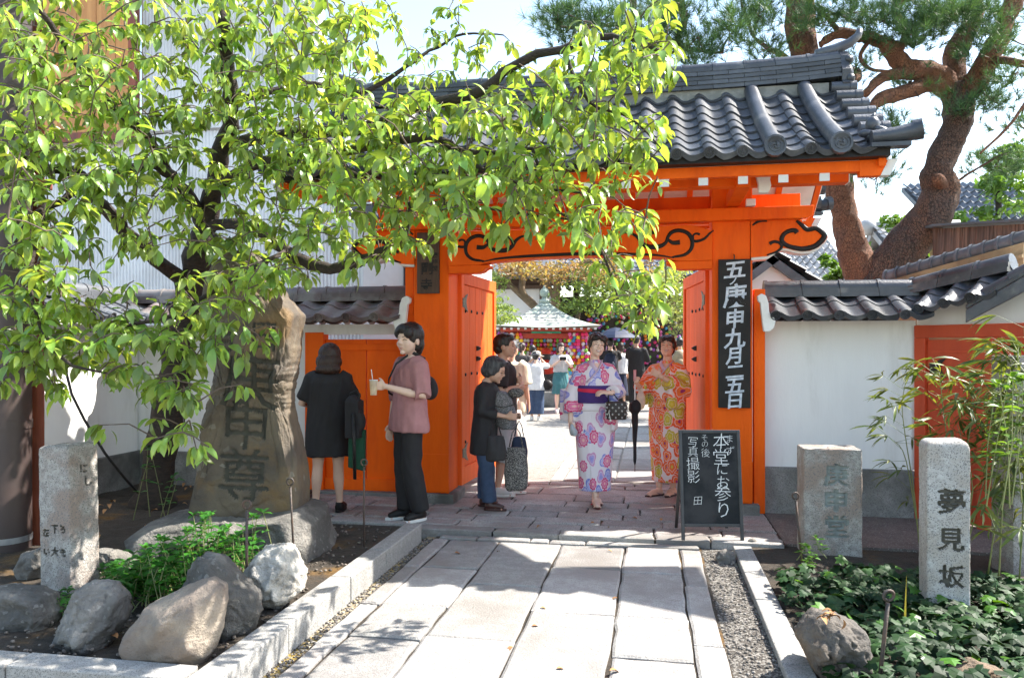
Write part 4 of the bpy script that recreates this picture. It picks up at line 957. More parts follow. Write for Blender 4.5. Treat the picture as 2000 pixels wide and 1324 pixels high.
# ------------------------------------------------------------------ buildings behind the left wall
CORR = mat('white_corrugated_sheet', (.78, .79, .8), (.7, .71, .73), 2., .5, .05, c3=(.6, .6, .6), s3=.8)
hb = thing('white_house', 'large house clad in white corrugated sheets and orange boards behind the left wall', 'house', (-5, 9.5, 0))
def corrug(x0, x1, z0, z1, Y, nm='corrugated_wall', pitch=.05, amp=.012):
    n = int((x1 - x0) / pitch * 4); q = MB(); vs = []
    for i in range(n + 1):
        x = x0 + (x1 - x0) * i / n; y_ = Y + amp * math.sin(2 * math.pi * i / 4 + .8); vs += [(x, y_, z0), (x, y_, z1)]
    q.add(vs, [(2 * i, 2 * i + 2, 2 * i + 3, 2 * i + 1) for i in range(n)])
    q.box((x0, Y + .02, z0), (x1, Y + .2, z1)); return q.build(nm, CORR, hb, smooth=False)
for (xa, xb) in ((-9.6, -7.9), (-7.895, -6.2), (-6.195, -4.6)): corrug(xa, xb, 0, 4.4, 9.5)
corrug(-4.595, -3.6, 0, 4.4, 9.5); corrug(-6.89, -5.6, 4.43, 8.6, 9.46); corrug(-5.595, -4.3, 4.43, 8.6, 9.46)
FWD = mat('orange_board', (.62, .30, .10), (.5, .22, .07), 3., .6, .3, 30, rnd=.12, stretch=(6, 6, .4))
for i in range(9):
    x = -9.6 + i * .30; q = MB(); q.box((x + .004, 9.35, 4.41), (x + .296, 9.45, 8.6)); q.build('board', FWD, hb)
MB().box((-9.7, 9.30, 4.30), (-6.9, 9.34, 4.42)).build('drip_rail', REDW, hb)
MB().box((-6.96, 9.28, 4.43), (-6.84, 9.36, 8.6)).build('corner_post', REDW, hb)
MB().prism([(-9.9, 9.0, 8.6), (-4.6, 9.0, 8.6), (-4.6, 9.0, 8.75), (-9.9, 9.0, 8.75)], (0, 5, 0)).build('eaves', BRN, hb)
ha = thing('annex', 'low white annex with a dark barred window behind the small door coping', 'building', (-2.7, 9.2, 0))
MB().box((-3.58, 9.2, 0), (-2.9, 11, 3.1)).build('wall', CORR, ha)
MB().box((-2.895, 9.3, 0), (-2.3, 11, 2.9)).build('wall', PLASTER, ha)
MB().box((-3.05, 9.18, 1.9), (-2.9, 9.199, 2.5)).build('window', BLACKP, ha)
for i in range(4): MB().box((-3.04 + i * .04, 9.16, 1.9), (-3.03 + i * .04, 9.178, 2.5)).build('window_bar', mat('grey_bar', (.25, .26, .28), rough=.5), ha)
MB().box((-3.75, 8.9, 3.1), (-2.1, 11.2, 3.22)).build('roof', TILE_D, ha)
# ------------------------------------------------------------------ roofs behind the right wall
def tiled_roof(root, A, B, up, n_c, n_r, m, nm='roof'):
    """roof slope: eave from A to B, up = vector to the ridge; wavy rows joined in one part"""
    A, B, up = Vector(A), Vector(B), Vector(up); q = MB(); nrm = (B - A).cross(up).normalized()
    if nrm.z < 0: nrm = -nrm
    for r_ in range(n_r):
        for c_ in range(n_c):
            P = lambda f, g, h=0.: A + (B - A) * ((c_ + f) / n_c) + up * ((r_ + g) / n_r) + nrm * h
            hs = [(0, .035), (.15, .06), (.3, .035), (.5, .0), (.75, .0), (1, .035)]
            vs = [P(f, 0, h + .03) for f, h in hs] + [P(f, 1.05, h) for f, h in hs] + [P(f, 0, h - .01) for f, h in hs]
            k = len(hs); q.add(vs, [(i, i + 1, k + i + 1, k + i) for i in range(k - 1)] + [(2 * k + i, 2 * k + i + 1, i + 1, i) for i in range(k - 1)])
    q.prism([A - nrm * .03, B - nrm * .03, B + up - nrm * .03, A + up - nrm * .03], -nrm * .1)
    return q.build(nm, m, root, kind='stuff')
PALET = mat('pale_grey_tile', (.40, .40, .40), (.28, .285, .29), 4., .45, .2, island=.2)
h1 = thing('tiled_house', 'low house with a bright grey tiled roof between the gate and the pine trunk', 'house', (4.5, 14, 0))
A_, B_ = at(1440, 560, 13.), at(1680, 560, 13.); T_ = at(1480, 500, 15.5)
tiled_roof(h1, A_, B_, (.0, 2.6, 1.15), 16, 10, PALET)
MB().box((A_.x + .2, 13.4, 0), (B_.x - .2, 15.5, A_.z)).build('wall', PLASTER, h1)
q = MB(); q.tube([(A_.x, 15.6, A_.z + 1.2), (B_.x, 15.6, A_.z + 1.2)], .11, 10); q.build('ridge', PALET, h1, smooth=True)
h2 = thing('small_roof', 'small grey gable roof with a round ridge ornament just right of the gate post', 'roof', (2.6, 11, 0))
P_ = at(1500, 545, 10.5); Z_ = P_.z
for s in (1, -1): tiled_roof(h2, P_ + Vector((s * .55, -.4, -.12)), P_ + Vector((s * .55, 1.8, -.12)), (-s * .55, 0, .42), 7, 3, TILE_D)
q = MB(); q.tube([P_ + Vector((0, -.45, .36)), P_ + Vector((0, 1.9, .36))], .07, 10); q.ball(P_ + Vector((0, -.47, .38)), .10, 10, 8); q.build('ridge', PALET, h2, smooth=True)
q = MB(); q.prism([P_ + Vector((-.5, -.3, -.14)), P_ + Vector((.5, -.3, -.14)), P_ + Vector((0, -.3, .26))], (0, 2, 0)); q.build('gable', PLASTER, h2)
MB().box((P_.x - .45, P_.y - .2, 0), (P_.x + .45, P_.y + 1.6, Z_ - .14)).build('wall', PLASTER, h2)
h3 = thing('tiled_house', 'distant house with a dark tiled gable roof right of the curved pine trunk', 'house', (9, 17, 0))
A_, B_ = at(1840, 445, 16.), at(2080, 440, 16.)
tiled_roof(h3, A_, B_, (0, 2.4, 1.3), 14, 8, TILE_D); MB().box((A_.x + .3, 16.4, 0), (B_.x - .3, 18.4, A_.z + .1)).build('wall', mat('cream_wall', (.5, .42, .3), (.45, .38, .27), 3.), h3)
MB().box((A_.x + .25, 16.3, A_.z - .3), (B_.x, 16.39, A_.z - .15)).build('fascia', WOODD, h3)
h5 = thing('small_roof', 'small ridge with a rounded end tile seen between the two pine trunks', 'roof', (6, 15, 0))
P_ = at(1712, 450, 14.)
for s in (1, -1): tiled_roof(h5, P_ + Vector((0, s * .7 + .3, -.25)), P_ + Vector((1.3, s * .7 + .3, -.25)), (0, -s * .6, .3), 6, 3, PALET)
q = MB(); q.tube([P_ + Vector((-.05, .3, .1)), P_ + Vector((1.4, .3, .1))], .09, 10); q.ball(P_ + Vector((-.06, .3, .1)), .15, 10, 8); q.build('ridge', PALET, h5, smooth=True)
MB().box((P_.x + .05, P_.y - .1, 0), (P_.x + 1.2, P_.y + .8, P_.z - .3)).build('wall', OCH, h5)
# reed screen with a corrugated lid
rs = thing('reed_screen', 'brown reed screen under a thin metal lid above the upper wall at the right', 'screen', (5.4, 9.5, 0))
REED = mat('brown_reed', (.15, .085, .06), (.09, .055, .045), 8., .8, .2, island=.4, stretch=(1, 1, .3))
a0, a1 = at(1828, 500, 9.3), at(2030, 452, 8.6); q = MB()
for i in range(120):
    f = i / 119; p = a0.lerp(a1, f); top = at(1835, 447, 9.3).lerp(at(2030, 436, 8.6), f)
    w_ = .012; s = random.uniform(-.01, .01); q.tube([Vector((p.x, p.y, p.z - .3)), Vector((top.x + s, top.y, top.z))], .012, 5)
q.build('reeds', REED, rs, kind='stuff')
q = MB(); t0, t1 = at(1822, 442, 9.2), at(2040, 430, 8.5); q.prism([t0, t1, t1 + Vector((0, .9, .05)), t0 + Vector((0, .9, .05))], UP * .025); q.build('lid', TILE_D, rs)
q = MB(); q.box((a0.x, a0.y + .03, .0), (a0.x + .08, a0.y + .1, t0.z)); q.box((a1.x - .08, a1.y + .03, 0), (a1.x, a1.y + .1, t1.z)); q.build('support_posts', REED, rs)
e0 = atd(1965, -5, 6.2); q = MB(); q.prism([e0, e0 + RT * .6, e0 + RT * .6 + UP * .5, e0 + UP * .5], FW * 1.5)
sgb = thing('eaves_corner', 'dark eaves corner of a house reaching in at the top right', 'roof', e0)
MB().prism([e0, e0 + RT * .9, e0 + RT * .9 + UP * .05 - FW * 1.0, e0 + UP * .02 - FW * .4], UP * .07).build('soffit', BRN, sgb)
MB().prism([e0 - RT * .02 + UP * .072, e0 + RT * .9 + UP * .072, e0 + RT * .9 + UP * .13 - FW * 1.0, e0 + UP * .12 - FW * .4], UP * .06).build('gutter', BLACKP, sgb)
# ------------------------------------------------------------------ foliage helpers
def leaf_verts(L=1., wd=.42, droop=.35, fold=.12, tip=.0):
    st = [(0, .02), (.18, .62), (.42, 1.), (.68, .86), (.88, .38), (1, .01)]
    vs = []
    for x, k in st:
        a = x * droop; X = L * (math.sin(a) / droop if droop else x); Z = -L * (1 - math.cos(a)) / max(droop, .01)
        h = wd * L / 2 * k
        vs += [(X, -h, Z + h * fold * 2), (X, 0, Z), (X, h, Z + h * fold * 2)]
    fs = []
    for i in range(len(st) - 1):
        for j in (0, 1): fs.append((i * 3 + j, (i + 1) * 3 + j, (i + 1) * 3 + j + 1, i * 3 + j + 1))
    return [Vector(v) for v in vs], fs
def frame_M(P, d, up=Vector((0, 0, 1)), s=1., roll=0.):
    x = d.normalized(); y = up.cross(x)
    if y.length < 1e-4: y = x.orthogonal()
    y.normalize(); z = x.cross(y)
    M = Matrix((x, y, z)).transposed()
    return Matrix.Translation(P) @ M.to_4x4() @ Matrix.Rotation(roll, 4, 'X') @ Matrix.Scale(s, 4)
def rv(a=1.): return Vector((random.gauss(0, a), random.gauss(0, a), random.gauss(0, a)))
# ------------------------------------------------------------------ cherry tree
random.seed(21)
cherry = thing('cherry_tree', 'leafy cherry tree with a dark leaning trunk, branches spreading over monument and gate', 'tree', atd(300, 985, 7.0))
LIMBS = [
 ([(298, 1000, 7.0), (312, 900, 7.0), (332, 780, 6.95), (352, 660, 6.9), (368, 590, 6.8), (385, 520, 6.6), (400, 450, 6.4)], .155, .105),
 ([(400, 450, 6.4), (415, 380, 6.2), (435, 290, 6.0), (450, 200, 5.8), (440, 100, 5.6), (430, 10, 5.5), (440, -70, 5.4)], .085, .03),
 ([(368, 590, 6.8), (350, 545, 6.6), (290, 490, 6.2), (230, 430, 5.8), (190, 390, 5.5), (160, 345, 5.2), (90, 330, 4.9), (20, 300, 4.6)], .075, .018),
 ([(400, 455, 6.4), (380, 400, 6.2), (340, 350, 5.9), (300, 320, 5.6), (240, 340, 5.3), (180, 365, 5.0), (90, 400, 4.7), (30, 470, 4.4)], .06, .012),
 ([(405, 440, 6.4), (480, 440, 6.0), (560, 490, 5.6), (620, 520, 5.3), (670, 522, 5.1), (730, 500, 5.0), (780, 470, 4.9), (795, 430, 4.85), (805, 395, 4.8)], .05, .024),
 ([(418, 370, 6.2), (500, 320, 5.8), (600, 300, 5.3), (700, 290, 4.95), (790, 272, 4.7), (860, 275, 4.6), (940, 300, 4.5), (1040, 290, 4.4)], .045, .01),
 ([(435, 285, 6.0), (560, 265, 5.7), (700, 250, 5.2), (810, 215, 4.9), (930, 182, 4.6), (1000, 130, 4.5), (1100, 95, 4.4), (1180, 70, 4.35), (1235, 78, 4.3), (1290, 98, 4.3), (1325, 100, 4.3)], .05, .007),
 ([(450, 200, 5.8), (600, 165, 6.0), (700, 180, 6.1), (780, 140, 6.2), (840, 100, 6.3), (905, 68, 6.35), (985, 70, 6.4)], .03, .006),
 ([(340, 350, 5.9), (280, 260, 5.4), (200, 190, 5.0), (130, 90, 4.7), (70, 10, 4.5), (20, -40, 4.4)], .035, .01),
 ([(90, 400, 4.7), (60, 520, 4.4), (70, 610, 4.2), (120, 700, 4.1), (210, 730, 4.1)], .016, .006),
 ([(560, 490, 5.6), (500, 520, 4.9), (430, 560, 4.5), (330, 620, 4.4), (230, 640, 4.3), (170, 700, 4.2)], .02, .006),
 ([(1040, 290, 4.4), (1080, 400, 4.4), (1120, 430, 4.35), (1170, 480, 4.3), (1200, 560, 4.3), (1215, 600, 4.3)], .01, .004),
 ([(860, 275, 4.6), (960, 340, 4.4), (1080, 370, 4.35), (1180, 380, 4.3)], .014, .005),
 ([(805, 395, 4.8), (900, 400, 4.7), (1000, 415, 4.6), (1120, 430, 4.4)], .016, .006),
 ([(1100, 95, 4.4), (1150, 200, 4.3), (1230, 230, 4.3), (1290, 290, 4.3)], .012, .004),
 ([(340, 650, 4.6), (355, 740, 4.5), (360, 850, 4.5)], .008, .004),
]
def smooth_pts(P, k=4):
    o = []; n = len(P)
    for i in range(n - 1):
        a, b, c, d = P[max(i - 1, 0)], P[i], P[i + 1], P[min(i + 2, n - 1)]
        for j in range(k):
            t = j / k; o.append(.5 * ((2 * b) + (c - a) * t + (2 * a - 5 * b + 4 * c - d) * t * t + (3 * b - a - 3 * c + d) * t ** 3))
    return o + [P[-1]]
nodes = []
tk = MB(); br = MB()
for i, (pp, r0, r1) in enumerate(LIMBS):
    P = smooth_pts([atd(*q) for q in pp]); n = len(P)
    P = [p + rv(.012) * min(1, r0 * 12) for p in P]
    (tk if i == 0 else br).tube(P, [(r0 + (r1 - r0) * j / (n - 1)) * (1 + (.35 if i == 0 and j < 2 else 0)) * random.uniform(.93, 1.08) for j in range(n)], 12 if i < 2 else 8)
    if i: nodes += [(p, 0) for j, p in enumerate(P) if j > 2]
tk.build('trunk', BARK, cherry, smooth=True)
DENS = ["56344456899960320000220", "66456778999724541136653", "76555788999844335556542", "67766787999975367666300",
        "78877776889998778776340", "67888667788899988765410", "56677666788888876764200", "55435356876665544565410",
        "56322236854431110012320", "67321246621000000001440", "78556455200000000000220", "87676452100000000000000",
        "25135331000000000000000", "00010320000000000000000", "00000330000000000000000"]
sprigs = []
for j, row in enumerate(DENS):
    for i, ch in enumerate(row):
        d = int(ch); n = int(d * 1.2 + random.random() * .9)
        for _ in range(n):
            x = i * 60 + random.uniform(-6, 66); y_ = j * 60 + random.uniform(-6, 66)
            if x > 1285: x = 1285 + (x - 1285) * .4
            t = 4.25 + max(0, 1.1 - abs(x - 430) / 420) * 1.1 + random.gauss(0, .32)
            if 720 < x < 1010 and y_ < 170: t = 6.2 + random.uniform(-.2, .2)
            if y_ > 520: t = 4.25 + random.uniform(-.15, .3)
            if x > 900 and y_ > 480 and x < 1140: continue
            sprigs.append(atd(x, y_ - 12, max(3.6, t)))
for j in range(190):                                   # unseen sprigs added above the view to shade the left side wall
    sprigs.append(atd(random.uniform(0, 720), random.uniform(-330, -10), random.uniform(4.4, 7.2)))
tw = MB(); left = sprigs[:]; done = []
pts_ = [p for p, _ in nodes]
left.sort(key=lambda s: min((s - p).length_squared for p in pts_[::3]))
for s in left:
    b_ = min(pts_, key=lambda p: (s - p).length_squared + (0.02 if p.z > s.z else 0)); L = (s - b_).length
    if L > .02:
        mid = (s + b_) / 2 + Vector((0, 0, .08 * L)) + rv(.03 * L); tw.tube([b_, mid, s], [.0045 + .002 * L, .0038, .0028], 5, caps=False)
        if L > .3: pts_.append(mid)
    pts_.append(s); done.append((s, (s - b_).normalized() if L > .02 else Vector((0, 0, -1))))
br.build('limbs', BARK, cherry, smooth=True)
tw.build('twigs', TWIG, cherry, smooth=True, kind='stuff')
LV = [leaf_verts(1, .38, .95, .14), leaf_verts(1, .42, .5, .24), leaf_verts(1, .34, 1.35, .18)]
allL = []
for s, d in done:
    n = random.randint(5, 8); a0 = random.uniform(0, 6.28)
    for k in range(n):
        a = a0 + k * 2.4; h = Vector((math.cos(a), math.sin(a), 0)) * random.uniform(.5, 1.) + d * .35 + Vector((0, 0, random.uniform(-1.15, .05)))
        L = random.choice((.065, .08, .09, .10, .11, .125)) * random.uniform(.85, 1.15); P = s - d * random.uniform(0, .07) + rv(.008)
        allL.append((frame_M(P + h.normalized() * .015, h, Vector((0, 0, 1)) + rv(.3), L, random.uniform(-.35, .35)), random.randrange(3)))
C0 = Vector((0, 0, CAMH))
allL.sort(key=lambda q: (q[0].translation - C0).length)
nearL = allL[:300]; rest = allL[300:]
lm = []
for vs, fs in LV: lm.append(MB().add(vs, fs).mesh('leaf', LEAF1, True))
for M, k in nearL:
    o = bpy.data.objects.new('leaf', lm[k]); COL.objects.link(o); o.parent = cherry; o.matrix_parent_inverse = W(cherry).inverted(); o.matrix_basis = M
q = MB()
for M, k in rest: q.add([M @ v for v in LV[k][0]], LV[k][1])
q.build('foliage', LEAF, cherry, smooth=True, kind='stuff')
# ------------------------------------------------------------------ pine
random.seed(33)
pine = thing('pine_tree', 'old red-barked pine with two trunks, one curving up to the right, behind the wall', 'tree', atd(1700, 560, 9.2))
pt = MB()
PINE = [([(1712, 640, 9.2), (1690, 545, 9.2), (1662, 480, 9.2), (1645, 400, 9.2), (1634, 330, 9.2), (1605, 230, 9.1), (1578, 150, 9.0), (1565, 60, 9.0), (1558, -60, 9.0)], .26, .158),
 ([(1705, 600, 9.1), (1735, 525, 9.1), (1785, 465, 9.0), (1822, 415, 8.9), (1838, 375, 8.9), (1830, 340, 8.9), (1845, 300, 8.9), (1868, 250, 8.9), (1872, 205, 8.9), (1862, 165, 8.9)], .28, .158),
 ([(1862, 175, 8.9), (1825, 142, 8.8), (1780, 138, 8.7), (1758, 118, 8.7), (1735, 92, 8.6), (1700, 76, 8.6), (1640, 66, 8.5), (1602, 92, 8.5)], .13, .04),
 ([(1858, 185, 8.9), (1825, 164, 8.8), (1780, 176, 8.7), (1740, 188, 8.6), (1710, 205, 8.5), (1702, 228, 8.5)], .11, .055),
 ([(1780, 140, 8.7), (1740, 146, 8.6), (1712, 162, 8.5), (1692, 182, 8.4)], .07, .045),
 ([(1862, 170, 8.9), (1862, 125, 9), (1878, 82, 9), (1900, 40, 9), (1915, -40, 9)], .14, .09),
 ([(1868, 195, 8.9), (1900, 165, 8.8), (1925, 125, 8.7), (1940, 95, 8.6), (1965, 40, 8.5), (1990, -30, 8.4)], .15, .09),
 ([(1935, 120, 8.7), (1965, 118, 8.4), (2010, 126, 8.2), (2080, 130, 8.0)], .05, .03),
 ([(2060, 130, 8.0), (2010, 190, 8.0), (1978, 238, 8.0), (1942, 275, 8.0), (1915, 300, 8.0)], .02, .01),
 ([(1750, 110, 8.7), (1770, 60, 8.6), (1745, 15, 8.5), (1800, -10, 8.5)], .05, .03),
 ([(1640, 66, 8.5), (1610, 30, 8.5), (1580, 10, 8.4)], .035, .015), ([(1700, 76, 8.6), (1680, 110, 8.5), (1700, 135, 8.4), (1735, 140, 8.4)], .025, .015),
 ([(1560, -20, 9.0), (1450, -60, 9), (1335, -50, 9), (1332, 10, 8.9), (1336, 45, 8.9), (1325, 88, 8.8), (1370, 100, 8.7), (1410, 105, 8.7)], .08, .012),
 ([(1335, -50, 9), (1240, -60, 9), (1238, 10, 8.9), (1228, 40, 8.9), (1190, 50, 8.9), (1120, 55, 8.8)], .06, .012),
 ([(1578, 160, 9.0), (1530, 110, 9.0), (1500, 95, 8.9), (1470, 70, 8.9)], .05, .012), ([(1660, 140, 9), (1675, 150, 8.8), (1648, 160, 8.6)], .06, .05),
 ([(1845, 372, 8.9), (1835, 355, 8.7), (1830, 350, 8.6)], .09, .05), ([(1700, 228, 8.5), (1720, 300, 8.5), (1680, 340, 8.5), (1620, 330, 8.6)], .03, .008),
 ([(1600, 400, 9), (1608, 395, 9.1), (1640, 380, 9.2)], .012, .02)]
pnodes = []
for i, (pp, r0, r1) in enumerate(PINE):
    P = smooth_pts([atd(*q) for q in pp], 8 if i < 2 else 5); n = len(P)
    tb = MB(); tb.tube(P, [(r1 + (r0 - r1) * max(0, 1 - j / (n - 1) * (3.2 if i == 0 else 1.6))) for j in range(n)] if i < 2 else [(r0 + (r1 - r0) * j / (n - 1)) for j in range(n)], 28 if i < 2 else 10)
    tb.v = [tuple(Vector(v) + rv(.0) + Vector(noise.noise_vector(Vector(v) * 3.5)) * (.03 if i < 2 else r0 * .3) + Vector(noise.noise_vector(Vector(v) * 11)) * (.026 if i < 2 else r0 * .2)) for v in tb.v]
    tb.build('trunk' if i < 2 else 'branch', PBARK if i == 1 else PBARK_R, pine, smooth=True)
    if i > 1: pnodes += P
CL = [(1640, 30, 120, 36, 70), (1720, 40, 90, 44, 60), (1830, 25, 110, 45, 90), (1940, 60, 70, 60, 70), (1480, 30, 45, 34, 40), (1497, 95, 34, 30, 24), (1800, 85, 60, 34, 34), (1660, 135, 48, 26, 20), (1740, 250, 52, 26, 22),
      (1935, 195, 60, 22, 26), (1900, 205, 46, 18, 16), (1960, 300, 60, 34, 40), (1730, 330, 60, 30, 18), (1780, 165, 60, 18, 14), (1670, 310, 60, 34, 20), (1975, 150, 40, 26, 16), (1090, 42, 42, 34, 36), (1160, 42, 62, 44, 60),
      (1250, 72, 62, 40, 50), (1345, 90, 72, 42, 60), (1425, 70, 40, 46, 34), (1240, 125, 60, 18, 16), (1320, 20, 70, 30, 36), (1610, 190, 60, 30, 16), (1990, 240, 30, 30, 12), (1900, -60, 160, 60, 90), (1650, -60, 160, 60, 80), (1200, -60, 200, 50, 80), (1445, -20, 60, 40, 30)]
nd = MB(); tws = MB()
for (x, y_, rx, ry, n) in CL:
    base = atd(x, y_, 8.6); b_ = min(pnodes, key=lambda p: (p - base).length_squared)
    tws.tube([b_, (b_ + base) / 2 + rv(.06), base], [.02, .014, .008], 5, caps=False)
    subs = [atd(x + random.gauss(0, .5) * rx, y_ + random.gauss(0, .45) * ry, 8.6 + random.gauss(0, .35)) for _ in range(max(4, n // 7))]
    for s in subs: tws.tube([base, (base + s) / 2 + rv(.05), s], [.010, .007, .005], 4, caps=False)
    for _ in range(int(n * 2.7)):
        s = random.choice(subs); P = s + Vector((random.gauss(0, .13), random.gauss(0, .13), random.gauss(0, .05))); ax = ((P - s).normalized() * .6 + Vector((0, 0, .8)) + rv(.25)).normalized()
        for k in range(26):
            d = (ax + rv(.62)).normalized(); L = random.uniform(.10, .17); w_ = d.cross(rv()).normalized() * .0028
            o_ = P + ax * random.uniform(-.03, .03); nd.add([o_ - w_, o_ + w_, o_ + d * L], [(0, 1, 2)])
tws.build('twigs', PBARK, pine, smooth=True, kind='stuff'); nd.build('needles', NEEDLE, pine, kind='stuff')
# ------------------------------------------------------------------ generic leafy masses
def leafmass(mb, C, rad, n, size, flat=.5, hang=0.):
    C = Vector(C)
    for _ in range(n):
        d = rv().normalized(); r_ = random.random() ** .4; P = C + Vector((d.x * rad[0], d.y * rad[1], d.z * rad[2])) * r_
        nrm = (Vector((0, 0, 1)) * (1 - flat) + rv(.5) + d * .3).normalized(); t = nrm.orthogonal().normalized(); t = (Matrix.Rotation(random.uniform(0, 6.28), 3, nrm) @ t); b = nrm.cross(t)
        s = size * random.uniform(.6, 1.25); mb.add([P - t * s, P + b * s * .45 + nrm * s * .1, P + t * s, P - b * s * .45 + nrm * s * .1], [(0, 1, 2, 3)])
def bush(name, label, blobs, t, m, size, cat='bush', group=None, trunk=None, barkm=None, dens=1.):
    """blobs: px, py, rx, ry, n"""
    P0 = atd(blobs[0][0], blobs[0][1], t); root = thing(name, label, cat, (P0.x, P0.y, 0), group=group)
    mb = MB()
    for (x, y_, rx, ry, n) in blobs:
        for _ in range(max(1, n // 45)):
            c = atd(x + random.gauss(0, .42) * rx, y_ + random.gauss(0, .42) * ry, t + random.gauss(0, .3) * rx / F * t)
            leafmass(mb, c, (rx / F * t * .42, rx / F * t * .42, ry / F * t * .34), int(45 * dens), size)
    mb.build('crown', m, root, kind='stuff')
    for (pp, r0, r1) in (trunk or [([(blobs[0][0], blobs[0][1]), (blobs[0][0], blobs[0][1] + 260)], .05, .08)]):
        P = [atd(x, y_, t) for x, y_ in pp]
        if not trunk: P[-1].z = -.05
        MB().tube(smooth_pts(P), [r0 + (r1 - r0) * i / (len(smooth_pts(P)) - 1) for i in range(len(smooth_pts(P)))], 8).build('trunk', barkm or BARK, root, smooth=True)
    return root
random.seed(44)
GBR = mat('bright_bush_leaf', (.13, .25, .04), (.08, .18, .03), 2., .45, 0, island=.35, trans=.35)
bush('bush', 'bright green bush in the fork of the two pine trunks', [(1755, 430, 45, 26, 260), (1690, 470, 30, 40, 160), (1730, 470, 25, 20, 80)], 11, GBR, .05)
bush('bush', 'yellow-green shrub filling the gap under the curved pine trunk', [(1810, 500, 40, 40, 260), (1790, 540, 40, 20, 120)], 10, GBR, .05)
bush('bush', 'bright shrub with spiky leaves left of the first pine trunk over the tiled roof', [(1640, 530, 45, 30, 260), (1620, 495, 25, 20, 70)], 10, GBR, .06)
bush('broadleaf_tree', 'green broadleaf tree behind the houses at the upper right', [(1950, 370, 70, 50, 700), (1990, 300, 50, 40, 260), (1860, 420, 50, 25, 160), (1920, 420, 60, 20, 120)], 14, GBR, .08, cat='tree')
# shrub in the left bed
random.seed(50)
def sprout(root_mb, leaf_mb, base, top, n, ls, wd=.45):
    P = [base, base.lerp(top, .5) + rv(.012), top]; root_mb.tube(P, [.004, .003, .002], 5, caps=False)
    vs0, fs0 = leaf_verts(1, wd, .5, .2)
    for i in range(n):
        f = .25 + .75 * (i + 1) / n; c = base.lerp(top, f)
        for s in (0, math.pi):
            a = i * 1.57 + s + random.uniform(-.3, .3); d = Vector((math.cos(a), math.sin(a), random.uniform(.05, .7)))
            M = frame_M(c, d, s=ls * random.uniform(.7, 1.15), roll=random.uniform(-.3, .3)); leaf_mb.add([M @ v for v in vs0], fs0)
    for k in range(3):
        a = random.uniform(0, 6.28); M = frame_M(top, Vector((math.cos(a), math.sin(a), 1.)), s=ls * .7); leaf_mb.add([M @ v for v in vs0], fs0)
def shrub(label, spots, t, n_st, h, ls, m=SHRUB, cat='shrub', name='shrub', group=None, z=.05):
    c = atd(*spots[0][:2], t); root = thing(name, label, cat, (c.x, c.y, z), group=group); st = MB(); lf = MB()
    for (x, y_, rx, ry, n) in spots:
        for _ in range(n):
            tt = t + random.uniform(-.25, .3); top = atd(x + random.gauss(0, .5) * rx, y_ + random.gauss(0, .5) * ry, tt)
            base = Vector((top.x + random.uniform(-.12, .12), top.y + random.uniform(-.1, .1), z))
            if top.z < z + .08: top.z = z + .08 + random.uniform(0, .05)
            sprout(st, lf, base, top, random.randint(3, 6), ls)
    st.build('stems', CULM, root, smooth=True, kind='stuff'); lf.build('leaves', m, root, smooth=True, kind='stuff'); return root
shrub('bright green shrub with opposite leaves growing between the leaning pillar and the boulders', [(290, 1110, 60, 40, 34), (240, 1130, 40, 30, 14), (330, 1075, 30, 30, 10), (300, 1160, 40, 30, 14), (360, 1120, 40, 30, 12)], 4.35, 30, .3, .075)
shrub('leggy green shrub in front of the monument behind the peaked rock', [(400, 1010, 26, 14, 8), (440, 1040, 40, 26, 12), (480, 1060, 30, 30, 10), (370, 1040, 20, 20, 5), (500, 1010, 16, 12, 3)], 4.6, 20, .3, .065)
shrub('small tuft of green leaves sprouting between two grey rocks at the left', [(140, 1170, 20, 22, 6)], 3.95, 8, .15, .05)
shrub('low seedling with pointed leaves in the ivy beside the square marker', [(1578, 1110, 12, 10, 4), (1590, 1130, 8, 8, 2)], 4.9, 8, .15, .05, m=IVY_Y)
shrub('thin seedling growing at the foot of the dark cherry trunk', [(290, 880, 14, 14, 3), (345, 935, 10, 10, 2)], 6.3, 8, .15, .07)
# ivy
def ivy_leaf():
    pts = [(0, 0), (-.32, -.06), (-.5, .18), (-.30, .34), (-.42, .62), (-.16, .66), (0, 1.0), (.16, .66), (.42, .62), (.30, .34), (.5, .18), (.32, -.06)]
    vs = [Vector((y_ - .1, x, -.12 * abs(x) * 1.4 - .12 * max(0, y_) ** 2)) for x, y_ in pts] + [Vector((.3, 0, .03))]
    return vs, [(12, i, (i + 1) % 12) for i in range(12)]
IV = ivy_leaf()
ivy = MB(); ivyy = MB()
def in_ivy(x, y_):
    return not (x < .80 + .06 * math.sin(y_ * 5)) and y_ < 5.35 + .22 * math.sin(x * 2.3) - (.55 if x < 1.2 else 0)
n_iv = 0
while n_iv < 10500:
    y_ = random.uniform(1.6, 5.7); x = random.uniform(.74, 4.6)
    if not in_ivy(x, y_): continue
    if (Vector((x, y_)) - Vector((1.78, 3.3))).length < .21: continue
    n_iv += 1; hgt = .10 + .07 * noise.noise(Vector((x * 2, y_ * 2, 5))) + random.uniform(-.06, .05)
    a = random.uniform(0, 6.28); d = Vector((math.cos(a), math.sin(a), random.uniform(-.5, .1))) - FW * .35
    M = frame_M(Vector((x, y_, max(.0, hgt - .04))), d, Vector((0, 0, 1)) + rv(.28) - FW * .35, random.uniform(.045, .098)); young = random.random() < .035
    (ivyy if young else ivy).add([M @ v + (Vector((0, 0, .04)) if young else Vector()) for v in IV[0]], IV[1])
ivy.build('ivy', IVY, kind='stuff'); ivyy.build('young_ivy', IVY_Y, kind='stuff')
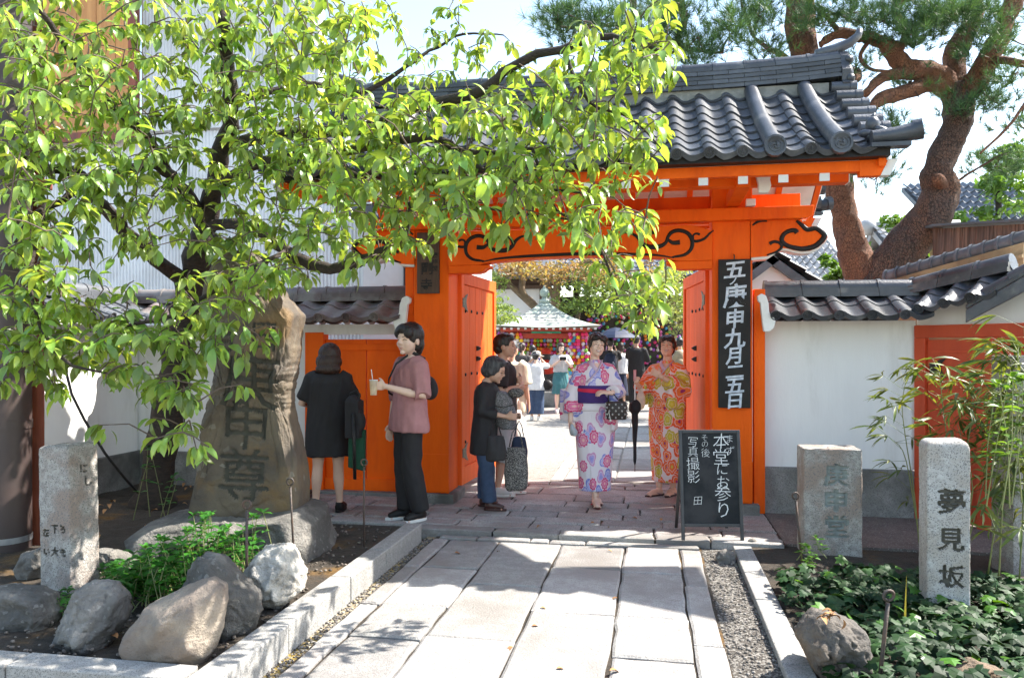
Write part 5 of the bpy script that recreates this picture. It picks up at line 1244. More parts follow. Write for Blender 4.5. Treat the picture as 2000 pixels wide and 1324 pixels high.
# bamboo
random.seed(61)
def bamboo(label, culms, t, seed):
    random.seed(seed); c = atd(*culms[0][0][0], t); root = thing('bamboo', label, 'bamboo', (c.x, c.y, 0), group='young bamboo plants at the right'); lf = MB()
    vs0, fs0 = leaf_verts(1, .12, .75, .2)
    for pp, n in culms:
        P = smooth_pts([atd(x, y_, t + random.uniform(-.03, .03)) for x, y_ in pp]); m_ = len(P); st = MB(); st.tube(P, [.005 + (.0018 - .005) * i / (m_ - 1) for i in range(m_)], 6); st.build('culm', CULM, root, smooth=True)
        for _ in range(int(n * 1.15)):
            f = random.uniform(.2, 1) ** .8; c_ = P[min(m_ - 1, int(f * m_))]; a = random.uniform(0, 6.28)
            tip = c_ + Vector((math.cos(a) * .14, math.sin(a) * .14, random.uniform(.0, .12))); lf.tube([c_, tip], [.0018, .001], 3, caps=False)
            for k in range(random.randint(3, 6)):
                b_ = a + random.gauss(0, .7); d = Vector((math.cos(b_), math.sin(b_), random.uniform(-.6, .5)))
                M = frame_M(tip, d, Vector((0, 0, 1)) + rv(.4), random.uniform(.10, .20), random.uniform(-.6, .6)); lf.add([M @ v for v in vs0], fs0)
    lf.build('leaves', BAMBOO, root, smooth=True, kind='stuff')
bamboo('slender bamboo with sparse drooping leaves in front of the white wall', [([(1795, 1060), (1785, 960), (1768, 850), (1762, 790), (1770, 740)], 15), ([(1800, 1080), (1770, 900), (1745, 860)], 6)], 5.6, 1)
bamboo('leafy bamboo in front of the red side doors with yellowing tips', [([(1830, 1100), (1850, 900), (1840, 780), (1835, 730)], 26), ([(1850, 1100), (1880, 930), (1900, 800), (1895, 770)], 26), ([(1860, 1080), (1900, 960), (1870, 830)], 18), ([(1880, 1100), (1930, 900), (1940, 790)], 20)], 5.2, 2)
bamboo('dense bamboo at the right edge in front of the grey stone post', [([(1950, 1150), (1960, 950), (1975, 800), (1990, 690)], 32), ([(1990, 1150), (2000, 900), (1980, 740)], 30), ([(1930, 1120), (1950, 1000), (1990, 900)], 18), ([(2020, 1100), (2010, 850), (2000, 640)], 24)], 4.6, 3)
random.seed(70)
shrub('leafy branch with bright leaves reaching in from the right edge', [(1985, 735, 14, 24, 5), (1960, 760, 18, 12, 3)], 4.2, 6, .3, .09, m=GBR, z=.6)
q = MB(); b_ = gnd(1762, 1250, -.02); q.add([b_, b_ + RT * .02, b_ + RT * .012 + UP * .34 - FW * .02], [(0, 1, 2)]); q.add([b_, b_ + RT * .02 + FW * .006, b_ + RT * .012 + UP * .34 - FW * .02], [(0, 1, 2)])
tag(q.build('grass_blade', mat('yellow_blade', (.5, .42, .08), (.35, .33, .06), 9., .5, 0, trans=.3)), 'single yellow upright blade in the ivy between stake and tall marker', 'blade')
# moss, litter and pebbles
peb = MB(); random.seed(80)
for _ in range(2600):
    if random.random() < .6: x, y_, z = random.uniform(.36, .60), random.uniform(1.5, 5.85), -.059
    else: x, y_, z = random.uniform(-1.78, -1.69), random.uniform(2.5, 5.9), -.061
    s = random.uniform(.003, .011); peb.ball((x, y_, z + s * .3), (s, s * random.uniform(.6, 1), s * .6), 5, 4)
peb.build('loose_gravel', mat('mixed_pebbles', (.22, .2, .18), (.09, .08, .07), 60., .9, 0, island=.6), smooth=True, kind='stuff')
peb = MB()
for _ in range(900):
    x, y_ = random.uniform(-3.4, -1.93), random.uniform(3., 5.75); s = random.uniform(.004, .014)
    peb.ball((x, y_, .055 + s * .3), (s, s * random.uniform(.6, 1), s * .6), 5, 4)
peb.build('soil_grit', mat('soil_pebbles', (.2, .17, .14), (.09, .07, .055), 60., .9, 0, island=.6), smooth=True, kind='stuff')
lit = MB(); vs0, fs0 = leaf_verts(1, .5, 1.1, .3)
for _ in range(90):
    x, y_ = random.choice([(random.uniform(-5, -1.95), random.uniform(3, 5.7)), (random.uniform(-5, -3.5), random.uniform(5.8, 7.2)), (random.uniform(.38, .58), random.uniform(2, 5.8))])
    M = frame_M(Vector((x, y_, .075 if x < 0 else -.07)), Vector((random.uniform(-1, 1), random.uniform(-1, 1), .1)), s=random.uniform(.04, .08)); lit.add([M @ v for v in vs0], fs0)
for _ in range(16):
    M = frame_M(Vector((random.uniform(-1.6, .3), random.uniform(2.6, 7.6), .006)), Vector((random.uniform(-1, 1), random.uniform(-1, 1), .1)), s=random.uniform(.03, .06)); M.translation.z = -.03 if M.translation.y < 5.9 else .01; lit.add([M @ v for v in vs0], fs0)
for _ in range(9):
    p = atd(1625 + random.gauss(0, 18), 1200 + random.gauss(0, 5), 3.38); M = frame_M(p, rv(), s=.05); lit.add([M @ v for v in vs0], fs0)
lit.build('fallen_leaves', mat('dry_leaf', (.42, .22, .08), (.25, .12, .05), 20., .8, 0, island=.4), smooth=True, kind='stuff')
# ------------------------------------------------------------------ courtyard behind the gate
random.seed(90)
DKW = mat('dark_temple_timber', (.045, .028, .02), (.03, .02, .015), 3., .6, .2)
RDW = mat('red_pavilion_timber', (.55, .07, .03), (.45, .05, .025), 3., .5)
COPP = mat('verdigris_copper', (.36, .42, .36), (.27, .34, .30), 3., .6, .3, 30, c3=(.42, .43, .38), s3=1.5)
BR = mat('brown_beam', (.12, .07, .045), (.09, .05, .035), 3., .6)
# main hall
hall = thing('temple_hall', 'dark timber temple hall with deep eaves behind the courtyard trees', 'temple', at(1150, 600, 27).xy.to_3d())
x0, x1 = at(1005, 600, 27).x, at(1480, 600, 27).x
MB().box((x0, 27, 0), (x1, 31, 3.3)).build('wall', DKW, hall)
for i in range(9):
    x = x0 + .2 + i * (x1 - x0 - .6) / 8; MB().box((x, 26.7, 0), (x + .2, 26.9, 3.6)).build('pillar', DKW, hall)
ze = at(1150, 560, 25).z
MB().prism([(x0 - 1, 24.6, ze), (x0 - 1, 31.5, ze + 2.7), (x0 - 1, 31.5, ze + 2.95), (x0 - 1, 24.6, ze + .2)], (x1 - x0 + 2, 0, 0)).build('roof', DKW, hall)
tiled_roof(hall, (x0 - 1, 24.5, ze + .24), (x1 + 1, 24.5, ze + .24), (0, 7, 2.75), 46, 14, TILE, 'roof_tiling')
q = MB()
for i in range(40): q.box((x0 - .8 + i * .32, 24.65, ze - .08), (x0 - .7 + i * .32, 25.6, ze + .02))
q.build('rafters', DKW, hall, kind='stuff')
for x, y_ in ((1138, 523), (1313, 528), (1140, 550)):
    p = at(x, y_, 24.5); 
    for k, (w_, h) in enumerate(((.22, .09), (.13, .12), (.2, .09), (.11, .16))):
        z = p.z + .2 - k * .15; MB().box((p.x - w_ / 2, 24.44, z - h), (p.x + w_ / 2, 24.5, z)).build('bracket_cap', WHITEP, hall)
la = at(1090, 588, 26.6); lb = at(1133, 604, 26.6); q = MB()
for i in range(13):
    x = la.x + (lb.x - la.x) * i / 12; q.box((x - .012, 26.55, lb.z), (x + .012, 26.6, la.z))
for i in range(6):
    z = lb.z + (la.z - lb.z) * i / 5; q.box((la.x, 26.55, z - .012), (lb.x, 26.6, z + .012))
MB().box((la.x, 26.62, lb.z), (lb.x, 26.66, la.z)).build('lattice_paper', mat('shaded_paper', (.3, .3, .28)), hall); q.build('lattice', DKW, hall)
hs = thing('white_storehouse', 'white walled building with brown timber frame at the left behind the pavilion', 'building', at(1000, 600, 24).xy.to_3d())
a, b = at(925, 700, 24), at(1062, 560, 24)
MB().box((a.x - 3, 24, 0), (b.x, 26, at(1000, 548, 24).z)).build('wall', PLASTER, hs)
for x in (958, 1060, 900): p = at(x, 600, 23.95); MB().box((p.x - .1, 23.92, 0), (p.x + .1, 23.99, at(1000, 548, 24).z)).build('timber', BR, hs)
for y_ in (552, 560, 648): p = at(1000, y_, 23.95); MB().box((a.x - 3, 23.90, p.z - .08), (b.x + .1, 23.96, p.z + .08)).build('timber', BR, hs)
MB().prism([(a.x - 3.3, 23.2, at(1000, 545, 23.2).z), (a.x - 3.3, 25, at(1000, 500, 25).z), (a.x - 3.3, 25, at(1000, 500, 25).z + .2), (a.x - 3.3, 23.2, at(1000, 545, 23.2).z + .15)], (b.x - a.x + 3.6, 0, 0)).build('roof', TILE_D, hs)
# pavilion
pc = atd(1063, 700, 20.5); pv_ = thing('pavilion', 'small square pavilion with a verdigris pyramid roof hung with colourful cloth balls', 'pavilion', (pc.x, pc.y, 0), PSI)
Z = lambda y_, t=20.5: CAMH + (HZ - y_) / F * t
hw = (1162 - 962) / 2 / F * 19.6; ZEV = Z(640, 19.3); ZT = Z(588)
def pb(lo, hi, nm, m_, bev=0): return MB().box(lo, hi).build(nm, m_, pv_, local=True, bevel=bev)
q = MB(); rings = []
for i in range(9):
    f = i / 8; k = hw * (1 - f) + .07 * f; k = hw * ((1 - f) ** 1.0) * (1) + .06; z = ZEV + (ZT - ZEV) * (f ** 1.0 * .55 + f ** 2.4 * .45)
    lift = .06 * (1 - f) ** 3
    ring = []
    for (sx, sy) in ((-1, -1), (1, -1), (1, 1), (-1, 1)):
        nx = {(-1, -1): (0, -1), (1, -1): (1, 0), (1, 1): (0, 1), (-1, 1): (-1, 0)}[(sx, sy)]
        ring.append(Vector((sx * k, sy * k, z + lift))); ring.append(Vector((nx[0] * k, nx[1] * k, z)))
    rings.append(ring)
q.loft(rings); q.build('roof', COPP, pv_, local=True)
q = MB()
for i in range(1, 8):
    f = i / 8; k = hw * (1 - f) + .066; z = ZEV + (ZT - ZEV) * (f * .55 + f ** 2.4 * .45) + .004
    q.box((-k, -k - .005, z), (k, -k + .01, z + .012))
q.build('roof_seams', COPP, pv_, local=True, kind='stuff')
q = MB(); q.tube([(0, 0, ZT - .05), (0, 0, ZT + .04), (0, 0, ZT + .05), (0, 0, ZT + .09)], [.16, .14, .07, .07], 12); q.ball((0, 0, ZT + .22), (.13, .13, .13), 12, 8); q.tube([(0, 0, ZT + .32), (0, 0, ZT + .42)], [.06, .005], 8); q.build('finial', COPP, pv_, local=True, smooth=True)
k = hw - .15
pb((-k, -k, ZEV - .09), (k, -k + .1, ZEV - .01), 'eave_beam', RDW); pb((-k, k - .1, ZEV - .09), (k, k, ZEV - .01), 'eave_beam', RDW); pb((-k, -k + .11, ZEV - .09), (-k + .1, k - .11, ZEV - .01), 'eave_beam', RDW); pb((k - .1, -k + .11, ZEV - .09), (k, k - .11, ZEV - .01), 'eave_beam', RDW)
for i in range(15):
    x = -hw + .08 + i * (2 * hw - .16) / 14; pb((x - .03, -hw + .01, ZEV - .05), (x + .03, -hw + .07, ZEV + .005), 'rafter_cap', WHITEP)
k2 = hw - .42
for sx in (-1, 1):
    for sy in (-1, 1): pb((sx * k2 - .06, sy * k2 - .06, 0), (sx * k2 + .06, sy * k2 + .06, ZEV - .09), 'pillar', RDW)
pb((-k2 + .1, -k2 - .03, ZEV - .26), (k2 - .1, -k2 + .03, ZEV - .14), 'head_beam', RDW); pb((-.37, -k + .0, ZEV - .095 - .045), (.37, -k - .02, ZEV - .095), 'green_panel', mat('green_panel', (.03, .30, .14), (.03, .24, .12), 3.))
pb((-k2 - .1, -k2 - .1, 0), (k2 + .1, k2 + .1, .35), 'plinth', BASE)
pb((-k2 + .07, k2 - .05, .36), (k2 - .07, k2 - .02, ZEV - .15), 'rear_board', RDW)
# cloth balls, one colour per ball
BALLS = []
for i, c in enumerate(((.80, .04, .16), (.85, .55, .02), (.75, .16, .36), (.22, .55, .08), (.1, .38, .62), (.78, .72, .66), (.42, .10, .52), (.85, .25, .02))):
    BALLS.append(mat('ball_' + ('red', 'yellow', 'pink', 'green', 'blue', 'white', 'purple', 'orange')[i], c, None, rough=.8))
bm_ = [MB() for _ in range(1)]
bmesh_ = []
for m_ in BALLS:
    q = MB(); q.ball((0, 0, 0), .052, 8, 6); q.ball((.045, -.02, .03), .018, 5, 4); bmesh_.append(q.mesh('cloth_ball', m_, True))
M0 = Matrix.Translation((pc.x, pc.y, 0)) @ Matrix.Rotation(PSI, 4, 'Z'); nb = 0
rest_ = [MB() for _ in BALLS]
strings = [(-k2 - .28, -k2 - .05), (-k2 - .18, -k2 - .12), (-k2 - .08, -k2 - .08), (-k2 + .04, -k2 - .14), (-k2 + .14, -k2 - .10), (-k2 + .24, -k2 - .12), (k2 - .26, -k2 - .12), (k2 - .16, -k2 - .08), (k2 - .06, -k2 - .13), (k2 + .05, -k2 - .08), (k2 + .15, -k2 - .12), (k2 + .25, -k2 - .05)]
balls = []
for x, y_ in strings:
    z = ZEV - .16
    while z > .45:
        for _ in range(1): balls.append(Vector((x + random.uniform(-.03, .03), y_ + random.uniform(-.04, .04), z)))
        z -= .082
for i in range(18):
    for j in range(12): balls.append(Vector((-k2 + .12 + i * (2 * k2 - .24) / 17 + random.uniform(-.02, .02), k2 - .14, ZEV - .3 - j * .115)))
for i, p in enumerate(balls):
    kx = random.randrange(8)
    if i < 250:
        o = bpy.data.objects.new('cloth_ball', bmesh_[kx]); o.location = p; o.rotation_euler = (random.uniform(0, 6), random.uniform(0, 6), 0); link(o, pv_, True)
    else: rest_[kx].ball(p, .052, 7, 5)
for kx, q in enumerate(rest_):
    if q.v: q.build('inner_cloth_balls', BALLS[kx], pv_, local=True, smooth=True, kind='stuff')
# racks of cloth balls further right
rk = thing('ball_rack', 'dark rack crowded with colourful cloth balls behind the parasol', 'rack', atd(1240, 700, 22).xy.to_3d(), PSI)
c0 = atd(1255, 660, 22)
MB().box((-1.6, .1, 0), (1.6, .25, Z(600, 22))).build('back_board', DKW, rk, local=True)
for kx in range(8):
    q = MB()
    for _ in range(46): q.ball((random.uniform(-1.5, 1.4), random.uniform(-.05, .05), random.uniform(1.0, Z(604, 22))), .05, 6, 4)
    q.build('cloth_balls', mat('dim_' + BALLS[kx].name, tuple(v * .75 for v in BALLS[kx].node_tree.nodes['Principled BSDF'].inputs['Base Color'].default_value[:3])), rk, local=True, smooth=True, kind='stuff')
MB().box((-1.7, -.3, .0), (2.4, .09, .95)).build('counter', DKW, rk, local=True)
# statue in the pavilion
stt = thing('jizo_statue', 'dark seated statue with a red cap and red bib inside the pavilion', 'statue', (pc.x, pc.y, .35), PSI)
q = MB(); q.ball((.05, 0, 1.05 - .1), (.11, .11, .14), 12, 10); q.ball((.05, 0, .55), (.26, .2, .36), 12, 10); q.ball((.05, -.05, .25), (.36, .28, .2), 12, 8)
o = bpy.data.objects.new('body', remesh(q, .02, 3)); o.data.materials.append(mat('dark_stone', (.06, .05, .045), (.04, .035, .03), 9., .7)); link(o, stt, True)
q = MB(); q.ball((.05, .0, 1.04), (.135, .135, .11), 14, 8); q.build('cap', mat('red_cloth', (.72, .06, .03), (.6, .04, .02), 9., .8), stt, local=True, smooth=True)
q = MB(); q.ball((.05, -.06, .6), (.24, .18, .24), 14, 10); q.build('bib', mat('red_cloth', (.6, .04, .02)), stt, local=True, smooth=True)
# courtyard trees
mp = thing('maple_tree', 'courtyard tree with pale bent limbs and reddish brown leaves above the pavilion', 'tree', atd(1095, 740, 22).xy.to_3d())
LB = [([(1050, 760), (1052, 690), (1060, 640), (1045, 600), (1022, 575), (1020, 550), (1022, 530)], .17, .07), ([(1045, 600), (1005, 565), (985, 545)], .11, .05), ([(1075, 640), (1085, 590), (1088, 560), (1100, 530), (1130, 515), (1160, 505)], .15, .05), ([(1085, 585), (1072, 560), (1062, 535), (1066, 525)], .09, .05), ([(1120, 660), (1128, 620), (1140, 585), (1170, 560)], .08, .04)]
for i, (pp, r0, r1) in enumerate(LB):
    P = smooth_pts([atd(x, y_, 21.8) for x, y_ in pp]); n = len(P)
    if i == 0: P[0].z = -.05
    MB().tube(P, [r0 + (r1 - r0) * j / (n - 1) for j in range(n)], 10).build('trunk' if i == 0 else 'limb', COURTBARK, mp, smooth=True)
q = MB(); q2 = MB()
for (x, y_, rx, ry, n, g_) in ((1010, 525, 40, 18, 900, 0), (1060, 528, 30, 14, 500, 0), (1085, 545, 24, 12, 200, 0), (960, 545, 28, 22, 450, 1), (1150, 555, 60, 26, 900, 1), (1130, 525, 40, 12, 500, 0), (1190, 535, 50, 22, 650, 0), (1230, 560, 60, 26, 1000, 1), (1160, 590, 50, 18, 500, 1), (1210, 600, 40, 16, 400, 1), (1280, 545, 40, 20, 450, 0), (1120, 600, 20, 12, 120, 1), (1000, 500, 90, 20, 400, 0), (1200, 500, 120, 20, 500, 0)):
    for _ in range(max(1, n // 28)):
        c = atd(x + random.gauss(0, .45) * rx, y_ + random.gauss(0, .45) * ry, 21.2 + random.gauss(0, .6)); leafmass(q if g_ == 0 else q2, c, (.42, .42, .2), 32, .065)
q.build('crown', MAPLE, mp, kind='stuff'); q2.build('green_crown', MAPLE_G, mp, kind='stuff')
gt = thing('courtyard_tree', 'bright leafy green tree at the right side of the courtyard behind the open door', 'tree', atd(1330, 740, 16).xy.to_3d())
q = MB()
for (x, y_, rx, ry, n) in ((1310, 565, 40, 26, 1000), (1330, 610, 34, 26, 900), (1290, 600, 30, 16, 260), (1345, 640, 26, 18, 400), (1320, 530, 40, 14, 250), (1400, 590, 50, 50, 900)):
    for _ in range(n // 28): leafmass(q, atd(x + random.gauss(0, .45) * rx, y_ + random.gauss(0, .45) * ry, 16 + random.gauss(0, .4)), (.3, .3, .13), 32, .05)
q.build('crown', mat('pale_court_leaf', (.30, .36, .17), (.2, .28, .1), 1.5, .5, 0, island=.35, trans=.4), gt, kind='stuff')
P = [atd(1350, 760, 16), atd(1345, 680, 16), atd(1320, 610, 16), atd(1300, 570, 16)]; P[0].z = -.05; MB().tube(smooth_pts(P), .07, 8).build('trunk', COURTBARK, gt, smooth=True)
MB().tube([atd(1345, 680, 16), atd(1370, 610, 16), atd(1400, 570, 16)], [.05, .04, .02], 8).build('limb', COURTBARK, gt, smooth=True)
gl = thing('courtyard_tree', 'small green tree with layered leaves at the left inside the gate', 'tree', atd(945, 740, 17).xy.to_3d())
q = MB()
for (x, y_, rx, ry, n) in ((960, 610, 36, 14, 380), (990, 625, 30, 12, 260), (945, 575, 20, 20, 200), (940, 640, 18, 20, 200), (960, 590, 24, 8, 120), (985, 600, 22, 8, 120)):
    for _ in range(max(1, n // 28)): leafmass(q, atd(x + random.gauss(0, .45) * rx, y_ + random.gauss(0, .45) * ry, 17 + random.gauss(0, .4)), (.3, .3, .07), 32, .05)
q.build('crown', MAPLE_G, gl, kind='stuff'); P = [atd(930, 760, 17), atd(935, 680, 17), atd(942, 610, 17), atd(965, 600, 17)]; P[0].z = -.05; MB().tube(smooth_pts(P), [.05] * 9 + [.04] * 4, 8).build('trunk', COURTBARK, gl, smooth=True)
# dark hedge and far trees closing the court
for lab, sp, t, mm in (('dark evergreen closing the courtyard at the left rear', [(900, 560, 120, 120, 2400)], 30, SHRUB), ('evergreen tree rising beyond the hall roof', [(1250, 470, 220, 60, 2600)], 40, NEEDLE)):
    bush('evergreen_tree', lab, sp, t, mm, .14, cat='tree', trunk=[([(sp[0][0], sp[0][1]), (sp[0][0] + 5, 740)], .1, .2)])
MB().box((-9, 32, -.01), (-3.5, 32.3, 2.6)).build('boundary_wall', PLASTER); tag(bpy.data.objects['boundary_wall'], 'plain plaster boundary wall closing the courtyard at the far left', 'wall')
MB().box((6.6, 9.5, -.01), (6.8, 31, 2.2)).build('boundary_wall', PLASTER); tag(bpy.data.objects['boundary_wall.001'], 'plain plaster wall along the right side of the courtyard', 'wall')
# ------------------------------------------------------------------ people
random.seed(101)
def skinmat(n, c): return mat(n, c, tuple(v * .88 for v in c), 6., .5, .05)
SKIN = skinmat('skin', (.72, .46, .34)); SKIN2 = skinmat('tanned_skin', (.58, .34, .24)); SKIN3 = skinmat('pale_skin', (.80, .55, .43))
HAIRB = mat('black_hair', (.012, .009, .008), (.022, .016, .013), 60., .38, .5, 160, stretch=(1, 1, .15), obj=True)
HAIRN = mat('brown_hair', (.045, .022, .014), (.028, .014, .01), 60., .42, .5, 160, stretch=(1, 1, .15), obj=True)
HAIRG = mat('greying_hair', (.018, .018, .02), (.075, .075, .08), 50., .5, .6, 140, stretch=(1, 1, .15), obj=True)
def cloth(n, c=(.5, .5, .5), c2=None, r=.85, **k): return mat('cloth_' + n, c, c2 or tuple(v * .85 for v in c), 12., r, .15, 90, **k)
EYED = mat('dark_eye', (.01, .007, .006), rough=.25); TEETH = mat('teeth', (.75, .72, .68), rough=.4); LIP = mat('lips', (.42, .10, .09), rough=.45); MOUTHD = mat('mouth_dark', (.12, .02, .02), rough=.6)
def sring(c, w, d, n=20, e=2.3, ang=0.):
    c = Vector(c); o = []
    for k in range(n):
        a = 2 * math.pi * k / n; x, y_ = math.cos(a), math.sin(a); r_ = (abs(x) ** e + abs(y_) ** e) ** (-1 / e)
        p = Vector((x * r_ * w, y_ * r_ * d, 0)); p = Matrix.Rotation(ang, 3, 'Z') @ p; o.append(c + p)
    return o
def hand(mb, wr, d, pn, s, side, curl=.35, grip=None):
    """palm and five fingers; d = direction of the hand, pn = normal out of the palm"""
    d = d.normalized(); pn = (pn - d * pn.dot(d)).normalized(); sx = d.cross(pn) * side
    c = wr + d * .045 * s
    R_ = Matrix((sx, d, pn)).transposed(); mb.ball(c, (.039 * s, .048 * s, .015 * s), 12, 8, rot=R_)
    mb.tube([wr - d * .03 * s, wr + d * .02 * s], [.021 * s, .024 * s], 10)
    for i, (off, L) in enumerate(((-.030, .064), (-.010, .074), (.0105, .070), (.029, .055))):
        p = wr + d * (.082 * s) + sx * off * s; a = 0; P = [wr + d * .05 * s + sx * off * .9 * s, p]; L = L * s
        for k in range(3):
            a += curl * (1.0 if k else .7); p = p + (d * math.cos(a) + pn * math.sin(a)) * L * (.42, .33, .25)[k]; P.append(p)
        mb.tube(P, [.0088 * s, .0086 * s, .0082 * s, .0078 * s, .0066 * s], 8)
    t = (-sx * .75 + d * .65 + pn * .35).normalized(); p = wr + d * .022 * s - sx * .024 * s
    t2 = (t * .6 + d * .5 + pn * .5 * min(1, curl * 1.5)).normalized()
    mb.tube([p, p + t * .034 * s, p + t * .034 * s + t2 * .028 * s], [.0125 * s, .0105 * s, .0085 * s], 8)
def gar(name, mb, m, root, vox=.011, sm=6, wr=.006, wf=(9, 9, 3), seed=0, drop=None, parent=None, label=None):
    off = Vector((seed * 1.7, seed * .9, seed))
    def post(p, n):
        q = Vector((p.x * wf[0], p.y * wf[1], p.z * wf[2])) + off
        k = noise.noise(q) + .5 * noise.noise(q * 2.3) + .8 * (.5 - abs(noise.noise(Vector((q.x * 1.3 + q.z * .9, q.y * 1.3, q.z * .8 + 4)))) * 2.4) * min(1, wr / .007)
        return p + Vector(n) * k * wr
    me = remesh(mb, vox, sm, post); me.name = name; me.materials.append(m)
    return link(tag(bpy.data.objects.new(name, me), label), parent or root, True)
class Person:
    def __init__(s, label, P, rz, H, fem=True, skin=SKIN, head=(0, 0, 0), arms=None, legs=None, vox=.0075, near=True, group=None, lean=(0, 0), build=1., hs=1., sh=None):
        s.H = H; s.k = k = H / 1.6; s.root = thing('person', label, 'person', P, rz, group); s.near = near; s.skin = skin; s.b = build
        s.sh = sh or (.150 if fem else .178); s.lean = lean
        mb = MB(); z = lambda f: f * H
        lx = lambda zz: lean[0] * (zz / H) ** 2; ly = lambda zz: lean[1] * (zz / H) ** 2
        s.off = lambda zz: Vector((lx(zz), ly(zz), 0))
        s.S = {1: Vector((s.sh * k, .01, .805 * H)) + s.off(.8 * H), -1: Vector((-s.sh * k, .01, .805 * H)) + s.off(.8 * H)}
        s.arm = {}
        for sd in (1, -1):
            a = (arms or {}).get('L' if sd > 0 else 'R') or {}
            e = a.get('e', (sd * (s.sh + .035) , .02, .645 * 1.6)); w_ = a.get('w', (sd * (s.sh + .05), -.03, .50 * 1.6))
            e = Vector(e) * k; w_ = Vector(w_) * k
            d = Vector(a['d']) if 'd' in a else (w_ - e); pn = Vector(a.get('n', (-sd, .2, 0)))
            s.arm[sd] = (e, w_, d.normalized(), pn, a.get('c', .35))
        s.leg = {}
        for sd in (1, -1):
            a = (legs or {}).get('L' if sd > 0 else 'R') or {}
            kn = Vector(a.get('k', (sd * .085, -.01, .445))) * k; an = Vector(a.get('a', (sd * .085, .03, .085))) * k
            s.leg[sd] = (Vector((sd * .085 * k, .0, .50 * H)), kn, an, a.get('y', sd * R(8)))
        o = s.off
        for sd in (1, -1):
            e, w_, d, pn, c = s.arm[sd]; S_ = s.S[sd]
            mb.tube([S_ - Vector((sd * .03 * k, 0, 0)), S_ - Vector((0, 0, .03 * k)), S_.lerp(e, .5), e, e.lerp(w_, .35), w_], [.042 * k, .046 * k, .040 * k, .034 * k, .034 * k, .022 * k], 12)
            hand(mb, w_, d, pn, k, sd, c)
            hp, kn, an, yw = s.leg[sd]; f = Vector((math.sin(yw), -math.cos(yw), 0))
            mb.tube([hp, hp.lerp(kn, .5), kn, kn.lerp(an, .35) + Vector((0, .012 * k, 0)), kn.lerp(an, .75), an], [.088 * k, .070 * k, .050 * k, .052 * k, .036 * k, .030 * k], 14)
            mb.ball(an + Vector((0, .0, -.035 * k)), (.032 * k, .035 * k, .04 * k), 10, 8)
            mb.tube([an + Vector((0, 0, -.05 * k)) - f * .03 * k, an + f * .07 * k - Vector((0, 0, .055 * k)), an + f * .15 * k - Vector((0, 0, .066 * k))], [.030 * k, .033 * k, .018 * k], 10, flat=1.25)
            for q in range(5):
                x = (q - 2) * .014 * k; r_ = f.cross(UP); p = an + f * (.145 - abs(q - 1.5) * .006) * k - Vector((0, 0, .070 * k)) + r_ * x; mb.ball(p, (.010 * k, .013 * k, .009 * k), 6, 5)
        rg = [(.47, .12, .085), (.52, .165, .105), (.56, .155, .10), (.62, .125, .085), (.68, .135, .092), (.74, .15, .098), (.785, .155, .085), (.81, .13, .065), (.83, .065, .05)]
        mb.loft([sring(Vector((0, .01, zz * H)) + o(zz * H), w_ * k * s.b, d_ * k * s.b) for zz, w_, d_ in rg])
        # head
        hc = Vector((0, -.005 * k, H - .112 * k * hs)) + o(H) ; piv = hc + Vector((0, .02 * k, -.10 * k * hs))
        yaw, pit, rol = head; Rm = Euler((pit, rol, yaw), 'XYZ').to_matrix()
        s.M = Matrix.Translation(piv) @ Rm.to_4x4() @ Matrix.Translation(-piv) @ Matrix.Translation(hc) @ Matrix.Scale(k * hs, 4)
        hb_ = MB()
        hb_.ball((0, .014, .020), (.074, .090, .086), 20, 14); hb_.ball((0, -.024, -.036), (.060, .064, .064), 16, 12); hb_.ball((0, -.048, .022), (.056, .040, .050), 14, 10)
        for sd in (1, -1):
            hb_.ball((sd * .031, -.060, -.026), (.026, .024, .028), 10, 8); hb_.ball((sd * .074, .006, -.012), (.010, .019, .030), 8, 8)
        hb_.tube([(0, -.084, .016), (0, -.094, -.006), (0, -.102, -.020)], [.007, .009, .012], 8); hb_.ball((.009, -.092, -.022), .009, 6, 5); hb_.ball((-.009, -.092, -.022), .009, 6, 5)
        hb_.ball((0, -.080, -.052), (.024, .011, .010), 10, 6); hb_.ball((0, -.070, -.086), (.020, .018, .016), 10, 8)
        hv = [tuple(s.M @ Vector(v)) for v in hb_.v]; mb.add(hv, hb_.f)
        mb.tube([s.M @ Vector((0, .022, -.05)), s.M @ Vector((0, .022, -.085)), Vector((0, .02, .835 * H)) + o(.83 * H), Vector((0, .015, .80 * H)) + o(.8 * H)], [(.042 if fem else .05) * k, (.041 if fem else .049) * k, .048 * k, .06 * k], 14)
        me = remesh(mb, vox if near else .014, 2); me.name = 'body'; me.materials.append(skin)
        s.body = link(bpy.data.objects.new('body', me), s.root, True)
        s.bvh = BVHTree.FromPolygons([v.co for v in me.vertices], [tuple(p.vertices) for p in me.polygons])
        if near: s.face()
    def fp(s, x, z, out_=.0):          # point on the face surface
        a = s.M @ Vector((x, -.3, z)); d = (s.M.to_3x3() @ Vector((0, 1, 0))).normalized(); h = s.bvh.ray_cast(a, d)
        return (h[0] if h[0] else s.M @ Vector((x, -.09, z))) - d * out_
    def stroke(s, pts, rad, name, m, out_=.0015):
        q = MB(); q.tube([s.fp(x, z, out_) for x, z in pts], [r_ * s.k for r_ in rad], 6); return q.build(name, m, s.root, smooth=True, local=True)
    def face(s, smile=0, open_=False):
        for sd in (1, -1):
            s.stroke([(sd * .016, .0005), (sd * .022, .0045), (sd * .031, .0052), (sd * .040, .0015), (sd * .044, -.001)], [.0012, .0026, .0030, .0024, .0010], 'eye', EYED, .0005)
            s.stroke([(sd * .014, .020), (sd * .026, .025), (sd * .037, .024), (sd * .045, .018)], [.0018, .0026, .0024, .001], 'eyebrow', HAIRB, -.0002)
